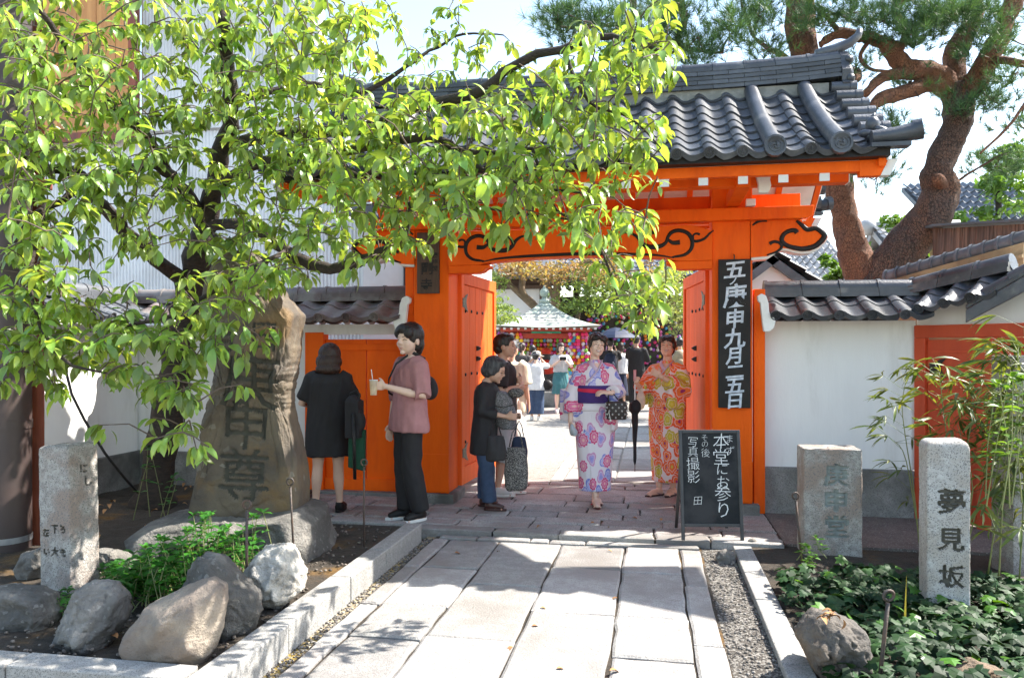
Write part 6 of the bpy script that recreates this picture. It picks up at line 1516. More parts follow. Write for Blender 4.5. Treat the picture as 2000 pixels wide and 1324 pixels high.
    def mouth(s, smile=0.):
        if smile > .5:
            s.stroke([(-.022, -.046), (-.012, -.053), (0, -.0555), (.012, -.053), (.022, -.046)], [.001, .0045, .0062, .0045, .001], 'teeth', TEETH, .000)
            s.stroke([(-.025, -.044), (-.013, -.049), (0, -.050), (.013, -.049), (.025, -.044)], [.0012, .0020, .0022, .0020, .0012], 'lip', LIP, .0035)
            s.stroke([(-.024, -.046), (-.013, -.058), (0, -.062), (.013, -.058), (.024, -.046)], [.0012, .0026, .0032, .0026, .0012], 'lip', LIP, .0025)
        else:
            s.stroke([(-.019, -.052), (-.008, -.050), (0, -.0515), (.008, -.050), (.019, -.052)], [.0012, .0024, .0022, .0024, .0012], 'lip', LIP, .0004)
            s.stroke([(-.014, -.056), (0, -.059), (.014, -.056)], [.0012, .0034, .0012], 'lip', LIP, .0)
    def hair(s, balls, m=HAIRB, vox=.007, name='hair', strands=()):
        q = MB()
        for c, r_ in balls:
            t_ = MB(); t_.ball(c, r_, 16, 12); q.add([tuple(s.M @ Vector(v)) for v in t_.v], t_.f)
        for pts, rad in strands: 
            t_ = MB(); t_.tube(pts, rad, 8, flat=.5); q.add([tuple(s.M @ Vector(v)) for v in t_.v], t_.f)
        off = Vector((3, 1, 2))
        def post(p, n):
            qq = Vector((p.x * 70, p.y * 70, p.z * 14)); return p + Vector(n) * ((noise.noise(qq) + .5 * noise.noise(qq * 2.1)) * .0045)
        me = remesh(q, vox, 2, post); me.name = name; me.materials.append(m); return link(bpy.data.objects.new(name, me), s.root, True)
    def shirt(s, m, z0=.50, ease=1.18, hem=1.0, sleeve=.6, sr=.062, name='shirt', wr=.006, vox=.011, low=None, seed=0, neck=.072):
        H, k = s.H, s.k; q = MB(); o = s.off
        W_ = [(z0, .160 * hem), (z0 + .03, .160 * hem), (.60, .152 * (.5 + hem / 2)), (.66, .152), (.72, .158), (.77, .160), (.80, .150), (.815, .115), (.828, neck)]
        W_ = [(a, b) for a, b in W_ if a >= z0]
        q.loft([sring(Vector((0, .008, zz * H)) + o(zz * H), w_ * ease * k, w_ * ease * k * (.66 if zz < .79 else .60)) for zz, w_ in W_])
        for sd in (1, -1):
            e, w_, d, pn, c = s.arm[sd]; S_ = s.S[sd]
            if sleeve <= .5: P = [S_ - Vector((sd * .05 * k, 0, 0)), S_ - Vector((0, 0, .02 * k)), S_.lerp(e, sleeve * 2)]; rr = [sr * .9 * k, sr * k, sr * 1.1 * k]
            else: P = [S_ - Vector((sd * .05 * k, 0, 0)), S_ - Vector((0, 0, .02 * k)), e, e.lerp(w_, (sleeve - .5) * 2)]; rr = [sr * .9 * k, sr * k, sr * .95 * k, sr * .80 * k]
            q.tube(P, rr, 14)
        return gar(name, q, m, s.root, vox, 7, wr, seed=seed)
    def trousers(s, m, top=.60, r0=.105, r1=.075, r2=.065, end=.06, name='trousers', seed=1, wr=.006):
        H, k = s.H, s.k; q = MB()
        q.loft([sring(Vector((0, .008, zz * H)) + s.off(zz * H), w_ * k, w_ * .68 * k) for zz, w_ in ((.47, .14), (.52, .178), (.56, .17), (top, .145))])
        for sd in (1, -1):
            hp, kn, an, yw = s.leg[sd]; e = kn.lerp(an, 1 - end) if end >= 0 else an
            q.tube([hp, hp.lerp(kn, .5), kn, kn.lerp(e, .5), e], [r0 * k, (r0 + r1) / 2 * k, r1 * k, (r1 + r2) / 2 * k, r2 * k], 14)
        return gar(name, q, m, s.root, .011, 6, wr, (9, 9, 5), seed)
    def skirt(s, m, prof, name='skirt', seed=2, wr=.008, pleat=0, off=(0, 0)):
        H, k = s.H, s.k; q = MB(); rs = []
        for zz, w_, d_ in prof:
            r_ = sring(Vector((off[0], .008 + off[1], zz * H)) + s.off(zz * H), w_ * k, d_ * k, 40)
            if pleat: r_ = [p + Vector((p.x, p.y, 0)).normalized() * math.sin(i * math.pi * 2 / 40 * pleat) * .008 * (1 - (zz - prof[0][0])) for i, p in enumerate(r_)]
            rs.append(r_)
        q.loft(rs); return gar(name, q, m, s.root, .011, 5, wr, (10, 10, 2), seed)
    def shoes(s, m, sole=None, kind='shoe', h=1.):
        k = s.k
        for sd in (1, -1):
            hp, kn, an, yw = s.leg[sd]; f = Vector((math.sin(yw), -math.cos(yw), 0)); r_ = f.cross(UP); g = an.z - .085 * k
            Rm = Matrix((r_, f, UP)).transposed(); b0 = Vector((an.x, an.y, g))
            def out(w_, l0, l1): 
                o_ = []
                for i in range(18):
                    a = 2 * math.pi * i / 18; y_ = math.sin(a); x = math.cos(a); L = l1 if y_ > 0 else l0; o_.append(r_ * (x * w_ * (1 - .18 * max(0, -y_))) + f * (y_ * L))
                return o_
            ol = out(.043 * k, .065 * k, .185 * k)
            if kind == 'sandal':
                q = MB(); q.loft([[b0 + v + UP * z_ for v in ol] for z_ in (.0, .018 * k)]); sh = q.build('sandal', m, s.root, local=True, bevel=.004)
                q = MB(); tp = b0 + f * .11 * k
                for e_ in (1, -1): q.tube([tp + UP * .02 * k, tp + UP * .045 * k - f * .03 * k + r_ * e_ * .02 * k, b0 + f * .01 * k + r_ * e_ * .042 * k + UP * .016 * k], [.006 * k] * 3, 6)
                q.build('strap', sole or m, s.root, local=True, smooth=True); continue
            q = MB(); q.loft([[b0 + v * 1.0 + UP * z_ for v in ol] for z_ in (.0, .024 * k)]); q.build('sole', sole or m, s.root, local=True, bevel=.004)
            q = MB(); q.tube([b0 - f * .045 * k + UP * .045 * k, b0 + UP * .05 * k, b0 + f * .08 * k + UP * .045 * k, b0 + f * .155 * k + UP * .030 * k], [.036 * k, .043 * k, .040 * k, .026 * k], 12)
            q.tube([b0 + UP * .05 * k, b0 + UP * .095 * k * h], [.042 * k, .040 * k], 12); me = remesh(q, .009, 3); me.materials.append(m); link(bpy.data.objects.new('shoe', me), s.root, True)
H_SHORT = [((0, .022, .034), (.084, .094, .090)), ((0, .05, -.02), (.070, .062, .060)), ((0, -.030, .088), (.060, .050, .030))]
H_BOB = [((0, .022, .034), (.087, .095, .091)), ((0, .045, -.04), (.092, .070, .095)), ((.07, .01, -.04), (.028, .05, .09)), ((-.07, .01, -.04), (.028, .05, .09))]
# ---------- 1 woman in black, back view
P = gnd(643, 1000)
p = Person('woman seen from behind in a loose black t-shirt dress facing the small red door', P, PSI + math.pi + R(6), 1.50, True, SKIN, hs=1.15, head=(R(-6), R(12), 0),
           arms={'L': {'e': (.26, -.02, 1.03), 'w': (.14, -.26, 1.0), 'c': .8}, 'R': {'e': (-.23, -.03, 1.02), 'w': (-.12, -.26, 1.05), 'c': .8}},
           legs={'L': {'k': (.105, 0, .445), 'a': (.125, .02, .085), 'y': R(12)}, 'R': {'k': (-.085, 0, .445), 'a': (-.095, -.02, .085), 'y': R(-12)}})
p.hair([((0, .018, .030), (.092, .100, .094)), ((0, .035, -.04), (.108, .088, .085)), ((0, .045, -.105), (.106, .070, .055))], HAIRN)
p.shirt(cloth('black', (.022, .020, .022)), z0=.335, ease=1.28, hem=1.08, sleeve=.42, sr=.078, name='dress', wr=.009)
p.shoes(BLACKP)
bk = thing('backpack', 'black backpack with a round handle hanging at the side of the woman in black', 'backpack', gnd(698, 1000).xy.to_3d() + UP * .7)
c = atd(690, 850, 6.6); q = MB(); q.box((-.05, -.07, -.14), (.07, .07, .18)); q.ball((.0, 0, .16), (.07, .08, .07), 12, 8); q.ball((.07, -.02, .0), (.05, .06, .09), 10, 8)
me = remesh(q, .01, 5); me.materials.append(cloth('black')); o = bpy.data.objects.new('bag', me); o.location = c + UP * .12; link(o, bk)
q = MB(); q.tube([c + Vector((-.03, 0, .28)), c + Vector((-.02, -.01, .36)), c + Vector((.03, 0, .385)), c + Vector((.06, 0, .35)), c + Vector((.05, 0, .29))], .009, 8); q.build('handle', BLACKIRON, bk, smooth=True)
q = MB(); q.tube([c + Vector((.03, -.08, .2)), c + Vector((.045, -.09, -.1)), c + Vector((.05, -.09, -.36))], .012, 6, flat=2.2); q.build('strap', BLACKIRON, bk, smooth=True)
tb = thing('tote_bag', 'dark green tote bag hanging below the black backpack', 'bag', atd(697, 870, 6.62)); q = MB(); c = atd(697, 875, 6.62)
q.prism([c + Vector((-.08, 0, .14)), c + Vector((.07, 0, .16)), c + Vector((.065, 0, -.2)), c + Vector((-.085, 0, -.17))], (0, .05, 0)); q.build('bag', cloth('green', (.012, .07, .035)), tb, bevel=.01)
# ---------- 2 man in dusty pink
P = gnd(797, 1016)
p = Person('young man in a dusty pink top and black trousers holding an iced drink', P, PSI + R(-58), 1.665, False, SKIN3, hs=1.16, build=.9, sh=.165, head=(R(22), R(2), 0), lean=(0, .015),
           arms={'L': {'e': (.235, .02, 1.02), 'w': (.10, -.235, 1.10), 'd': (-.5, -.8, .1), 'n': (-.9, .3, .0), 'c': .55}, 'R': {'e': (-.225, -.01, 1.0), 'w': (-.21, -.06, .77), 'c': .35}},
           legs={'L': {'k': (.07, -.0, .445), 'a': (.06, .08, .085), 'y': R(14)}, 'R': {'k': (-.075, .0, .445), 'a': (-.075, .02, .085), 'y': R(-6)}}); p.mouth()
p.hair([((0, .022, .034), (.088, .098, .094)), ((0, .05, -.03), (.078, .066, .075)), ((0, -.045, .075), (.066, .050, .042)), ((.045, -.055, .05), (.032, .035, .042)), ((-.045, -.055, .05), (.032, .035, .042)), ((0, .07, -.07), (.05, .04, .05))], HAIRB)
p.shirt(cloth('dusty_pink', (.42, .20, .20), (.37, .17, .175)), z0=.455, ease=1.12, hem=1.2, sleeve=.60, sr=.074, wr=.010, neck=.078)
p.trousers(cloth('black', (.012, .012, .013)), r0=.09, r1=.085, r2=.078, end=.0); p.shoes(BLACKP, WHITEP)
M = p.root.matrix_basis
def loc(pp, v): return W(pp.root) @ Vector(v)
q = MB(); e, w_, d, pn, c_ = p.arm[1]
bs = [(.15, -.07, 1.40), (.06, -.135, 1.33), (-.06, -.15, 1.20), (-.16, -.11, 1.08), (-.19, .0, 1.02)]; bs2 = [(.15, -.02, 1.42), (.10, .10, 1.37), (-.02, .15, 1.22), (-.1, .15, 1.12)]
pb_ = thing('shoulder_bag', 'small black shoulder bag on the back of the man in pink', 'bag', loc(p, (-.0, .2, 1.1)))
for s_ in (bs, bs2):
    q = MB(); q.tube([loc(p, v) for v in s_], .016, 6, flat=.4); q.build('strap', BLACKIRON, pb_, smooth=True)
q = MB(); q.ball((0, 0, 0), (.14, .07, .10), 14, 10); q.ball((-.04, .02, -.05), (.12, .07, .07), 14, 10); me = remesh(q, .01, 3); me.materials.append(cloth('black')); o = bpy.data.objects.new('bag', me); o.location = loc(p, (-.02, .20, 1.12)); o.rotation_euler = (0, R(25), PSI + R(-58)); link(o, pb_)
cp_ = loc(p, p.arm[1][1] + Vector((-.045, -.085, .0)) * p.k); cup = thing('iced_drink', 'clear plastic cup of pale iced drink with a straw in the man\'s hand', 'drink', cp_ - UP * .05)
GL = mat('cup_plastic', (.75, .72, .68), (.65, .6, .55), 30., .2, trans=.5); q = MB(); q.tube([cp_ - UP * .07, cp_ + UP * .05], [.026, .034], 16); q.build('cup', GL, cup, auto=True)
q = MB(); q.tube([cp_ + UP * .05, cp_ + UP * .056], [.037, .035], 16); q.build('lid', WHITEP, cup, auto=True); q = MB(); q.tube([cp_, cp_ + Vector((-.02, 0, .14))], .0035, 6); q.build('straw', WHITEP, cup)
# ---------- 3 elderly woman, black tunic
P = gnd(945, 992)
p = Person('elderly woman in a black tunic, jeans and brown shoes looking down to the right', P, PSI + R(80), 1.385, True, SKIN2, hs=1.18, head=(0, R(20), 0), lean=(0, -.06),
           arms={'L': {'e': (.20, -.03, 1.03), 'w': (.14, -.27, .96), 'c': .9, 'd': (0, -1, .05), 'n': (-1, 0, 0)}, 'R': {'e': (-.20, -.02, 1.03), 'w': (-.12, -.26, .98), 'c': .9, 'd': (0, -1, 0), 'n': (1, 0, 0)}},
           legs={'L': {'a': (.09, .02, .085), 'y': 0}, 'R': {'a': (-.09, -.08, .085), 'k': (-.085, -.05, .445), 'y': 0}}); p.mouth()
p.hair([((0, .022, .034), (.090, .098, .094)), ((0, .05, -.02), (.082, .070, .070)), ((0, -.035, .085), (.066, .050, .036)), ((.05, .01, -.01), (.038, .045, .045)), ((-.05, .01, -.01), (.038, .045, .045))], HAIRG)
p.shirt(cloth('black'), z0=.36, ease=1.22, hem=1.1, sleeve=.80, sr=.068, name='tunic', wr=.009)
p.trousers(cloth('denim', (.035, .06, .115), (.05, .08, .15)), r0=.105, r1=.085, r2=.078, end=.0, name='jeans'); p.shoes(mat('brown_leather', (.06, .022, .018), rough=.4))
q = MB()
for sd in (1, -1): 
    q.tube([p.fp(sd * .030 + .017 * math.cos(a), .001 + .013 * math.sin(a), .008) for a in [i * math.pi / 5 for i in range(11)]], .0012, 4)
q.build('glasses', IRON, p.root, local=True)
TWD = mat('checked_tote_cloth', (.02, .02, .02), rough=.8)
def tote(label, name, c, w_, h, m_, ang, parts_tall=.2, th=.05):
    t_ = thing(name, label, 'bag', c); u = Vector((math.cos(ang), math.sin(ang), 0)); n = Vector((-u.y, u.x, 0)); q = MB(); rs = []
    for f, kx, ky in ((0, .72, .5), (.06, .95, .9), (.4, 1.05, 1), (.8, .92, .6), (1, .80, .25)):
        rs.append([c - UP * (h * (1 - f)) + (Matrix.Rotation(ang, 3, 'Z') @ (v)) for v in sring((0, 0, 0), w_ / 2 * kx, th * ky, 18)])
    q.loft(rs); o = gar_world('bag', q, m_, t_)
    q = MB(); q.tube([c + u * w_ * .28, c + u * w_ * .16 + UP * parts_tall * .7, c + UP * parts_tall, c - u * w_ * .16 + UP * parts_tall * .7, c - u * w_ * .28], .006, 6); q.build('handle', m_, t_, smooth=True); return t_
def gar_world(name, q, m_, parent, vox=.009):
    off = Vector((1, 2, 3)); me = remesh(q, vox, 4, lambda p, n: p + Vector(n) * noise.noise(Vector((p.x * 22, p.y * 22, p.z * 7))) * .008); me.materials.append(m_); return link(bpy.data.objects.new(name, me), parent)
PLAID = mat('plaid_tote_cloth', (.05, .045, .045), (.015, .014, .015), 30., .8, .2, 60, speck=(240, (.26, .24, .22), .6))
NAVYC = cloth('navy', (.015, .022, .05)); MONO = mat('grey_patterned_canvas', (.10, .095, .10), (.085, .08, .085), 20., .7, .1, speck=(210, (.24, .23, .24), .7)); WB = cloth('white_bag', (.7, .68, .64))
tote('large black plaid tote bag hanging from the elderly woman\'s hands', 'tote_bag', atd(1008, 868, 6.65) - UP * .02, .21, .38, PLAID, PSI, .17)
tote('small navy tote with a blue check hanging beside the plaid tote', 'tote_bag', atd(1014, 852, 6.9), .15, .22, NAVYC, PSI + .3, .14)
tote('black cloth pouch with drawn leaf lines against the black tunic', 'bag', atd(968, 850, 6.45), .17, .22, cloth('black'), PSI, .10)
# ---------- 4 man behind her
P = gnd(985, 966)
p = Person('man in a dark brown t-shirt and pale shorts behind the elderly woman, facing right', P, PSI + R(84), 1.60, False, SKIN2, hs=1.08, head=(R(-4), R(2), 0),
           arms={'L': {'e': (.22, .0, 1.05), 'w': (.04, -.15, 1.16), 'c': .9, 'd': (-.9, -.3, -.1), 'n': (-.6, .6, 0)}, 'R': {'e': (-.22, .02, 1.04), 'w': (-.08, -.16, 1.08), 'c': .9, 'd': (.8, -.4, .1)}}, legs={'L': {'a': (.09, -.03, .085), 'y': 0}, 'R': {'a': (-.09, .06, .085), 'y': 0}}); p.mouth()
p.hair(H_SHORT + [((0, -.01, .075), (.072, .075, .045))], HAIRB); p.shirt(cloth('dark_brown', (.028, .018, .018)), z0=.50, ease=1.22, hem=1.05, sleeve=.42, sr=.075)
p.trousers(cloth('pale_grey', (.5, .48, .48)), r0=.115, r1=.10, r2=.095, end=.72, name='shorts'); p.shoes(mat('white_trainer', (.62, .60, .57), rough=.6), WHITEP)
for y_ in (-1, 1):
    q = MB(); q.tube([(.135, -.10, .035), (.138, -.02, .045), (.134, -.10, .052), (.130, -.15, .06)], [.002, .007, .004, .001], 6); 
q.build('shoe_swoosh', cloth('dark_grey', (.06, .06, .07)), p.root, local=True, smooth=True)
c = atd(984, 795, 6.98); hg = thing('backpack', 'grey patterned rucksack held in front of the man in the brown t-shirt', 'backpack', c)
q = MB(); q.loft([[c + Vector((0, 0, z_)) + (Matrix.Rotation(PSI, 3, 'Z') @ v) + RT * (-.03 * (z_ / .15)) for v in sring((0, 0, 0), w2, .07, 18)] for z_, w2 in ((-.2, .06), (-.18, .09), (-.05, .10), (.08, .088), (.13, .06), (.15, .02))])
gar_world('bag', q, MONO, hg); q = MB(); q.tube([c + RT * -.1 + UP * .02 - FW * .05, c - FW * .075 + UP * .0, c + RT * .1 + UP * .03 - FW * .05], .004, 6); q.build('zip', BLACKIRON, hg); q = MB(); q.ball(c + UP * .13 + RT * .11 - FW * .0, (.075, .05, .045), 12, 8); q.build('rolled_cap', PLAID, hg, smooth=True)
# ---------- further people, simpler
def far(label, px_, foot, H, rz, hair, skin=SKIN, fem=True, arms=None, legs=None, head=(0, 0, 0), build=1., hairm=HAIRB, near=False, top=None, bottom=None, shoe=BLACKP, face=False):
    P = gnd(px_, foot, 0.); q = Person(label, P, rz, H, fem, skin, head, arms, legs, .0095, near, None, (0, 0), build)
    if hair: q.hair(hair, hairm, .010)
    q.shoes(shoe); return q
RAISE = {'L': {'e': (.24, -.16, 1.20), 'w': (.10, -.25, 1.42), 'c': .9, 'd': (-.3, -.3, 1)}, 'R': {'e': (-.24, -.16, 1.20), 'w': (-.10, -.25, 1.42), 'c': .9, 'd': (.3, -.3, 1)}}
CREAM = cloth('cream', (.72, .63, .48)); 
p = far('grey-haired man in a loose cream shirt seen from behind beyond the elderly woman', 1000, 905, 1.56, PSI + R(150), H_SHORT, SKIN2, False, hairm=HAIRG); p.shirt(CREAM, z0=.42, ease=1.2, hem=1.1, sleeve=.5, sr=.085); p.trousers(cloth('white_bag'), r0=.12, r1=.10, r2=.09)
tote('white shopping bag hanging beside the cream shirt', 'shopping_bag', atd(1012, 800, 8.6), .16, .42, WB, PSI + 1., .12)
p = far('woman with a ponytail in a dark top and bright magenta skirt seen from behind', 1020, 805, 1.60, PSI + R(160), H_SHORT + [((0, .11, -.03), (.035, .035, .10))], SKIN, hairm=HAIRN); p.shirt(cloth('charcoal', (.07, .06, .06)), z0=.54, ease=1.1, sleeve=.4); p.skirt(cloth('magenta', (.75, .03, .22)), [(.06, .30, .24), (.1, .29, .23), (.35, .21, .16), (.60, .13, .10)], pleat=8)
p = far('woman in a navy and white patterned dress in front of the pavilion', 1040, 800, 1.55, PSI + R(175), H_SHORT); PT = mat('navy_pattern_dress', (.6, .58, .56), (.5, .48, .48), 20., .8, 0, speck=(26, (.03, .03, .12), .55)); p.shirt(PT, z0=.5, sleeve=.5); p.skirt(PT, [(.10, .24, .18), (.4, .20, .15), (.60, .14, .10)])
p = far('woman in a grey sun hat, white blouse and jeans raising her arms for a photo', 1046, 820, 1.40, PSI + R(170), H_SHORT, arms={k_: {**v, 'e': (v['e'][0] * 1.15, -.1, 1.25)} for k_, v in RAISE.items()}, shoe=WHITEP)
p.shirt(cloth('white', (.72, .72, .72)), z0=.44, ease=1.22, hem=1.2, sleeve=.62, sr=.07, name='blouse'); p.trousers(cloth('denim'), r0=.125, r1=.12, r2=.12, end=.15, name='jeans')
q = MB(); q.tube([(0, .01, 1.31), (0, .01, 1.315), (0, .01, 1.33)], [.165, .16, .10], 22); q.tube([(0, .01, 1.32), (0, .01, 1.40), (0, .01, 1.42)], [.10, .085, .05], 20); o = q.build('hat', mat('grey_straw', (.42, .40, .37), (.35, .33, .3), 30., .9), p.root, local=True, auto=True); o.rotation_euler = (R(6), 0, 0); q = MB(); q.tube([(0, .01, 1.335), (0, .01, 1.36)], [.104, .100], 20); q.build('hat_band', mat('grey_ribbon', (.15, .15, .16)), p.root, local=True)
c = loc(p, (-.24, .02, .72)); sbg = thing('shoulder_bag', 'black shoulder bag at the hip of the woman in the sun hat', 'bag', c); q = MB(); q.ball(c, (.12, .07, .11), 12, 8); q.build('bag', BLACKP, sbg, smooth=True); q = MB(); q.tube([c + UP * .08, c + UP * .5 - RT * .12], .008, 6); q.build('strap', BLACKP, sbg)
p = far('young woman in a grey t-shirt and teal skirt looking at a black camera', 1095, 806, 1.60, PSI + R(8), H_BOB + [((0, -.05, .08), (.06, .045, .030))], SKIN3, hairm=HAIRN, near=True, shoe=WHITEP, head=(0, R(14), 0), arms={'L': {'e': (.24, -.05, 1.05), 'w': (.09, -.21, 1.18), 'c': .9, 'd': (-.6, -.3, .5)}, 'R': {'e': (-.24, -.05, 1.05), 'w': (-.09, -.21, 1.18), 'c': .9, 'd': (.6, -.3, .5)}})
p.mouth(); p.shirt(cloth('light_grey', (.5, .5, .52)), z0=.58, ease=1.12, sleeve=.45, sr=.07); p.skirt(cloth('teal', (.055, .18, .20)), [(.27, .21, .16), (.4, .20, .16), (.55, .17, .12), (.63, .13, .10)], pleat=6)
c = loc(p, (0, -.27, 1.24)); cm = thing('camera', 'black camera held up at the chest of the woman in the teal skirt', 'camera', c); q = MB(); q.box(tuple(c - Vector((.07, .03, .04))), tuple(c + Vector((.07, .03, .04)))); q.build('camera_body', BLACKP, cm, bevel=.008); q = MB(); q.tube([c - FW * .03, c - FW * .10], .035, 14); q.build('lens', BLACKIRON, cm, auto=True)
p = far('man in a black sweatshirt and trousers photographing with a phone, seen from behind', 1243, 797, 1.80, PSI + R(150), H_SHORT, SKIN2, False, arms={'L': {'e': (.25, -.10, 1.12), 'w': (.15, -.30, 1.36), 'c': .9, 'd': (-.1, -.3, 1)}, 'R': {'e': (-.24, -.05, 1.05), 'w': (-.1, -.28, 1.2), 'c': .9}}); p.shirt(cloth('black'), z0=.5, ease=1.2, sleeve=.95, sr=.068); p.trousers(cloth('black'), r1=.08, r2=.07)
c = loc(p, (.14, -.34, 1.50)); ph = thing('phone', 'white phone held up by the man in black', 'phone', c); q = MB(); q.box(tuple(c - Vector((.04, .005, .075))), tuple(c + Vector((.04, .005, .075)))); q.build('case', WHITEP, ph, bevel=.006); q = MB(); q.box(tuple(c + Vector((-.034, -.008, -.065))), tuple(c + Vector((.034, -.0055, .065)))); q.build('screen', BLACKP, ph)
p = far('person in a black t-shirt with a navy rucksack under the parasol', 1192, 798, 1.72, PSI + R(172), H_SHORT, SKIN, False, arms={'R': {'e': (-.2, -.1, 1.1), 'w': (-.12, -.22, 1.32), 'c': 1., 'd': (0, 0, 1)}}); p.shirt(cloth('black'), z0=.5, sleeve=.42); p.trousers(NAVYC, r1=.10, r2=.10)
c = loc(p, (0, .2, 1.15)); bp_ = thing('backpack', 'navy rucksack on the back of the person under the parasol', 'backpack', c); q = MB(); q.ball(c, (.16, .10, .22), 14, 10); q.ball(c + Vector((0, -.08, -.08)), (.12, .06, .11), 12, 8); q.build('bag', NAVYC, bp_, smooth=True)
c = atd(1203, 664, 18.3); um = thing('parasol', 'open navy parasol over the people behind the woman in the white yukata', 'umbrella', c)
for i in range(8):
    q = MB(); a0, a1 = i * math.pi / 4, (i + 1) * math.pi / 4; rows = []
    for f in (0, .3, .6, .85, 1.):
        rows.append([c + Vector((math.cos(a) * .5 * f * (1 - .06 * math.sin((a - a0) / (a1 - a0) * math.pi)), math.sin(a) * .5 * f * (1 - .06 * math.sin((a - a0) / (a1 - a0) * math.pi)), .30 - .25 * f ** 1.9)) for a in (a0, (a0 * 2 + a1) / 3, (a0 + 2 * a1) / 3, a1)])
    for r0_, r1_ in zip(rows, rows[1:]): q.add(r0_ + r1_, [(j, j + 1, j + 5, j + 4) for j in range(3)])
    q.build('panel', mat('navy_parasol', (.02, .028, .06), (.015, .02, .045), 9., .45), um, smooth=True)
q = MB(); q.tube([c + UP * .33, c - UP * .55], .008, 6); q.build('shaft', IRON, um)
p = far('woman with brown hair and a white cardigan half hidden behind the rucksack', 1212, 790, 1.62, PSI + R(185), H_BOB, hairm=HAIRN); p.shirt(cloth('white'), z0=.5, sleeve=.9); p.skirt(cloth('navy'), [(.15, .2, .15), (.6, .14, .1)])
p = far('person in a striped shirt with a khaki rucksack behind the woman in orange', 1328, 800, 1.72, PSI + R(165), H_SHORT, SKIN2, False); STR = mat('striped_knit', (.55, .53, .48), rough=.8)
N, L = STR.node_tree.nodes, STR.node_tree.links; wv = N.new('ShaderNodeTexWave'); wv.bands_direction = 'Z'; wv.inputs['Scale'].default_value = 7; g_ = N.new('ShaderNodeNewGeometry'); L.new(g_.outputs['Position'], wv.inputs['Vector']); cr = N.new('ShaderNodeValToRGB'); cr.color_ramp.interpolation = 'CONSTANT'; cr.color_ramp.elements[0].color = (.08, .08, .08, 1); cr.color_ramp.elements[1].position = .35; cr.color_ramp.elements[1].color = (.6, .58, .52, 1); L.new(wv.outputs['Color'], cr.inputs[0]); L.new(cr.outputs[0], N['Principled BSDF'].inputs['Base Color'])
p.shirt(STR, z0=.5, sleeve=.5); p.trousers(cloth('black'))
c = loc(p, (0, .19, 1.2)); bp2 = thing('backpack', 'khaki rucksack on the person in the striped shirt', 'backpack', c); q = MB(); q.ball(c, (.17, .11, .24), 14, 10); q.ball(c + Vector((0, -.09, -.08)), (.12, .06, .11), 12, 8); q.build('bag', mat('khaki', (.30, .24, .15), (.25, .2, .12), 9.), bp2, smooth=True)
p = far('woman in a pale top raising a phone at the left edge of the gateway', 934, 815, 1.58, PSI + R(120), H_SHORT, arms=RAISE); p.shirt(cloth('white'), z0=.5, sleeve=.5); p.skirt(cloth('black'), [(.2, .2, .15), (.6, .14, .1)])
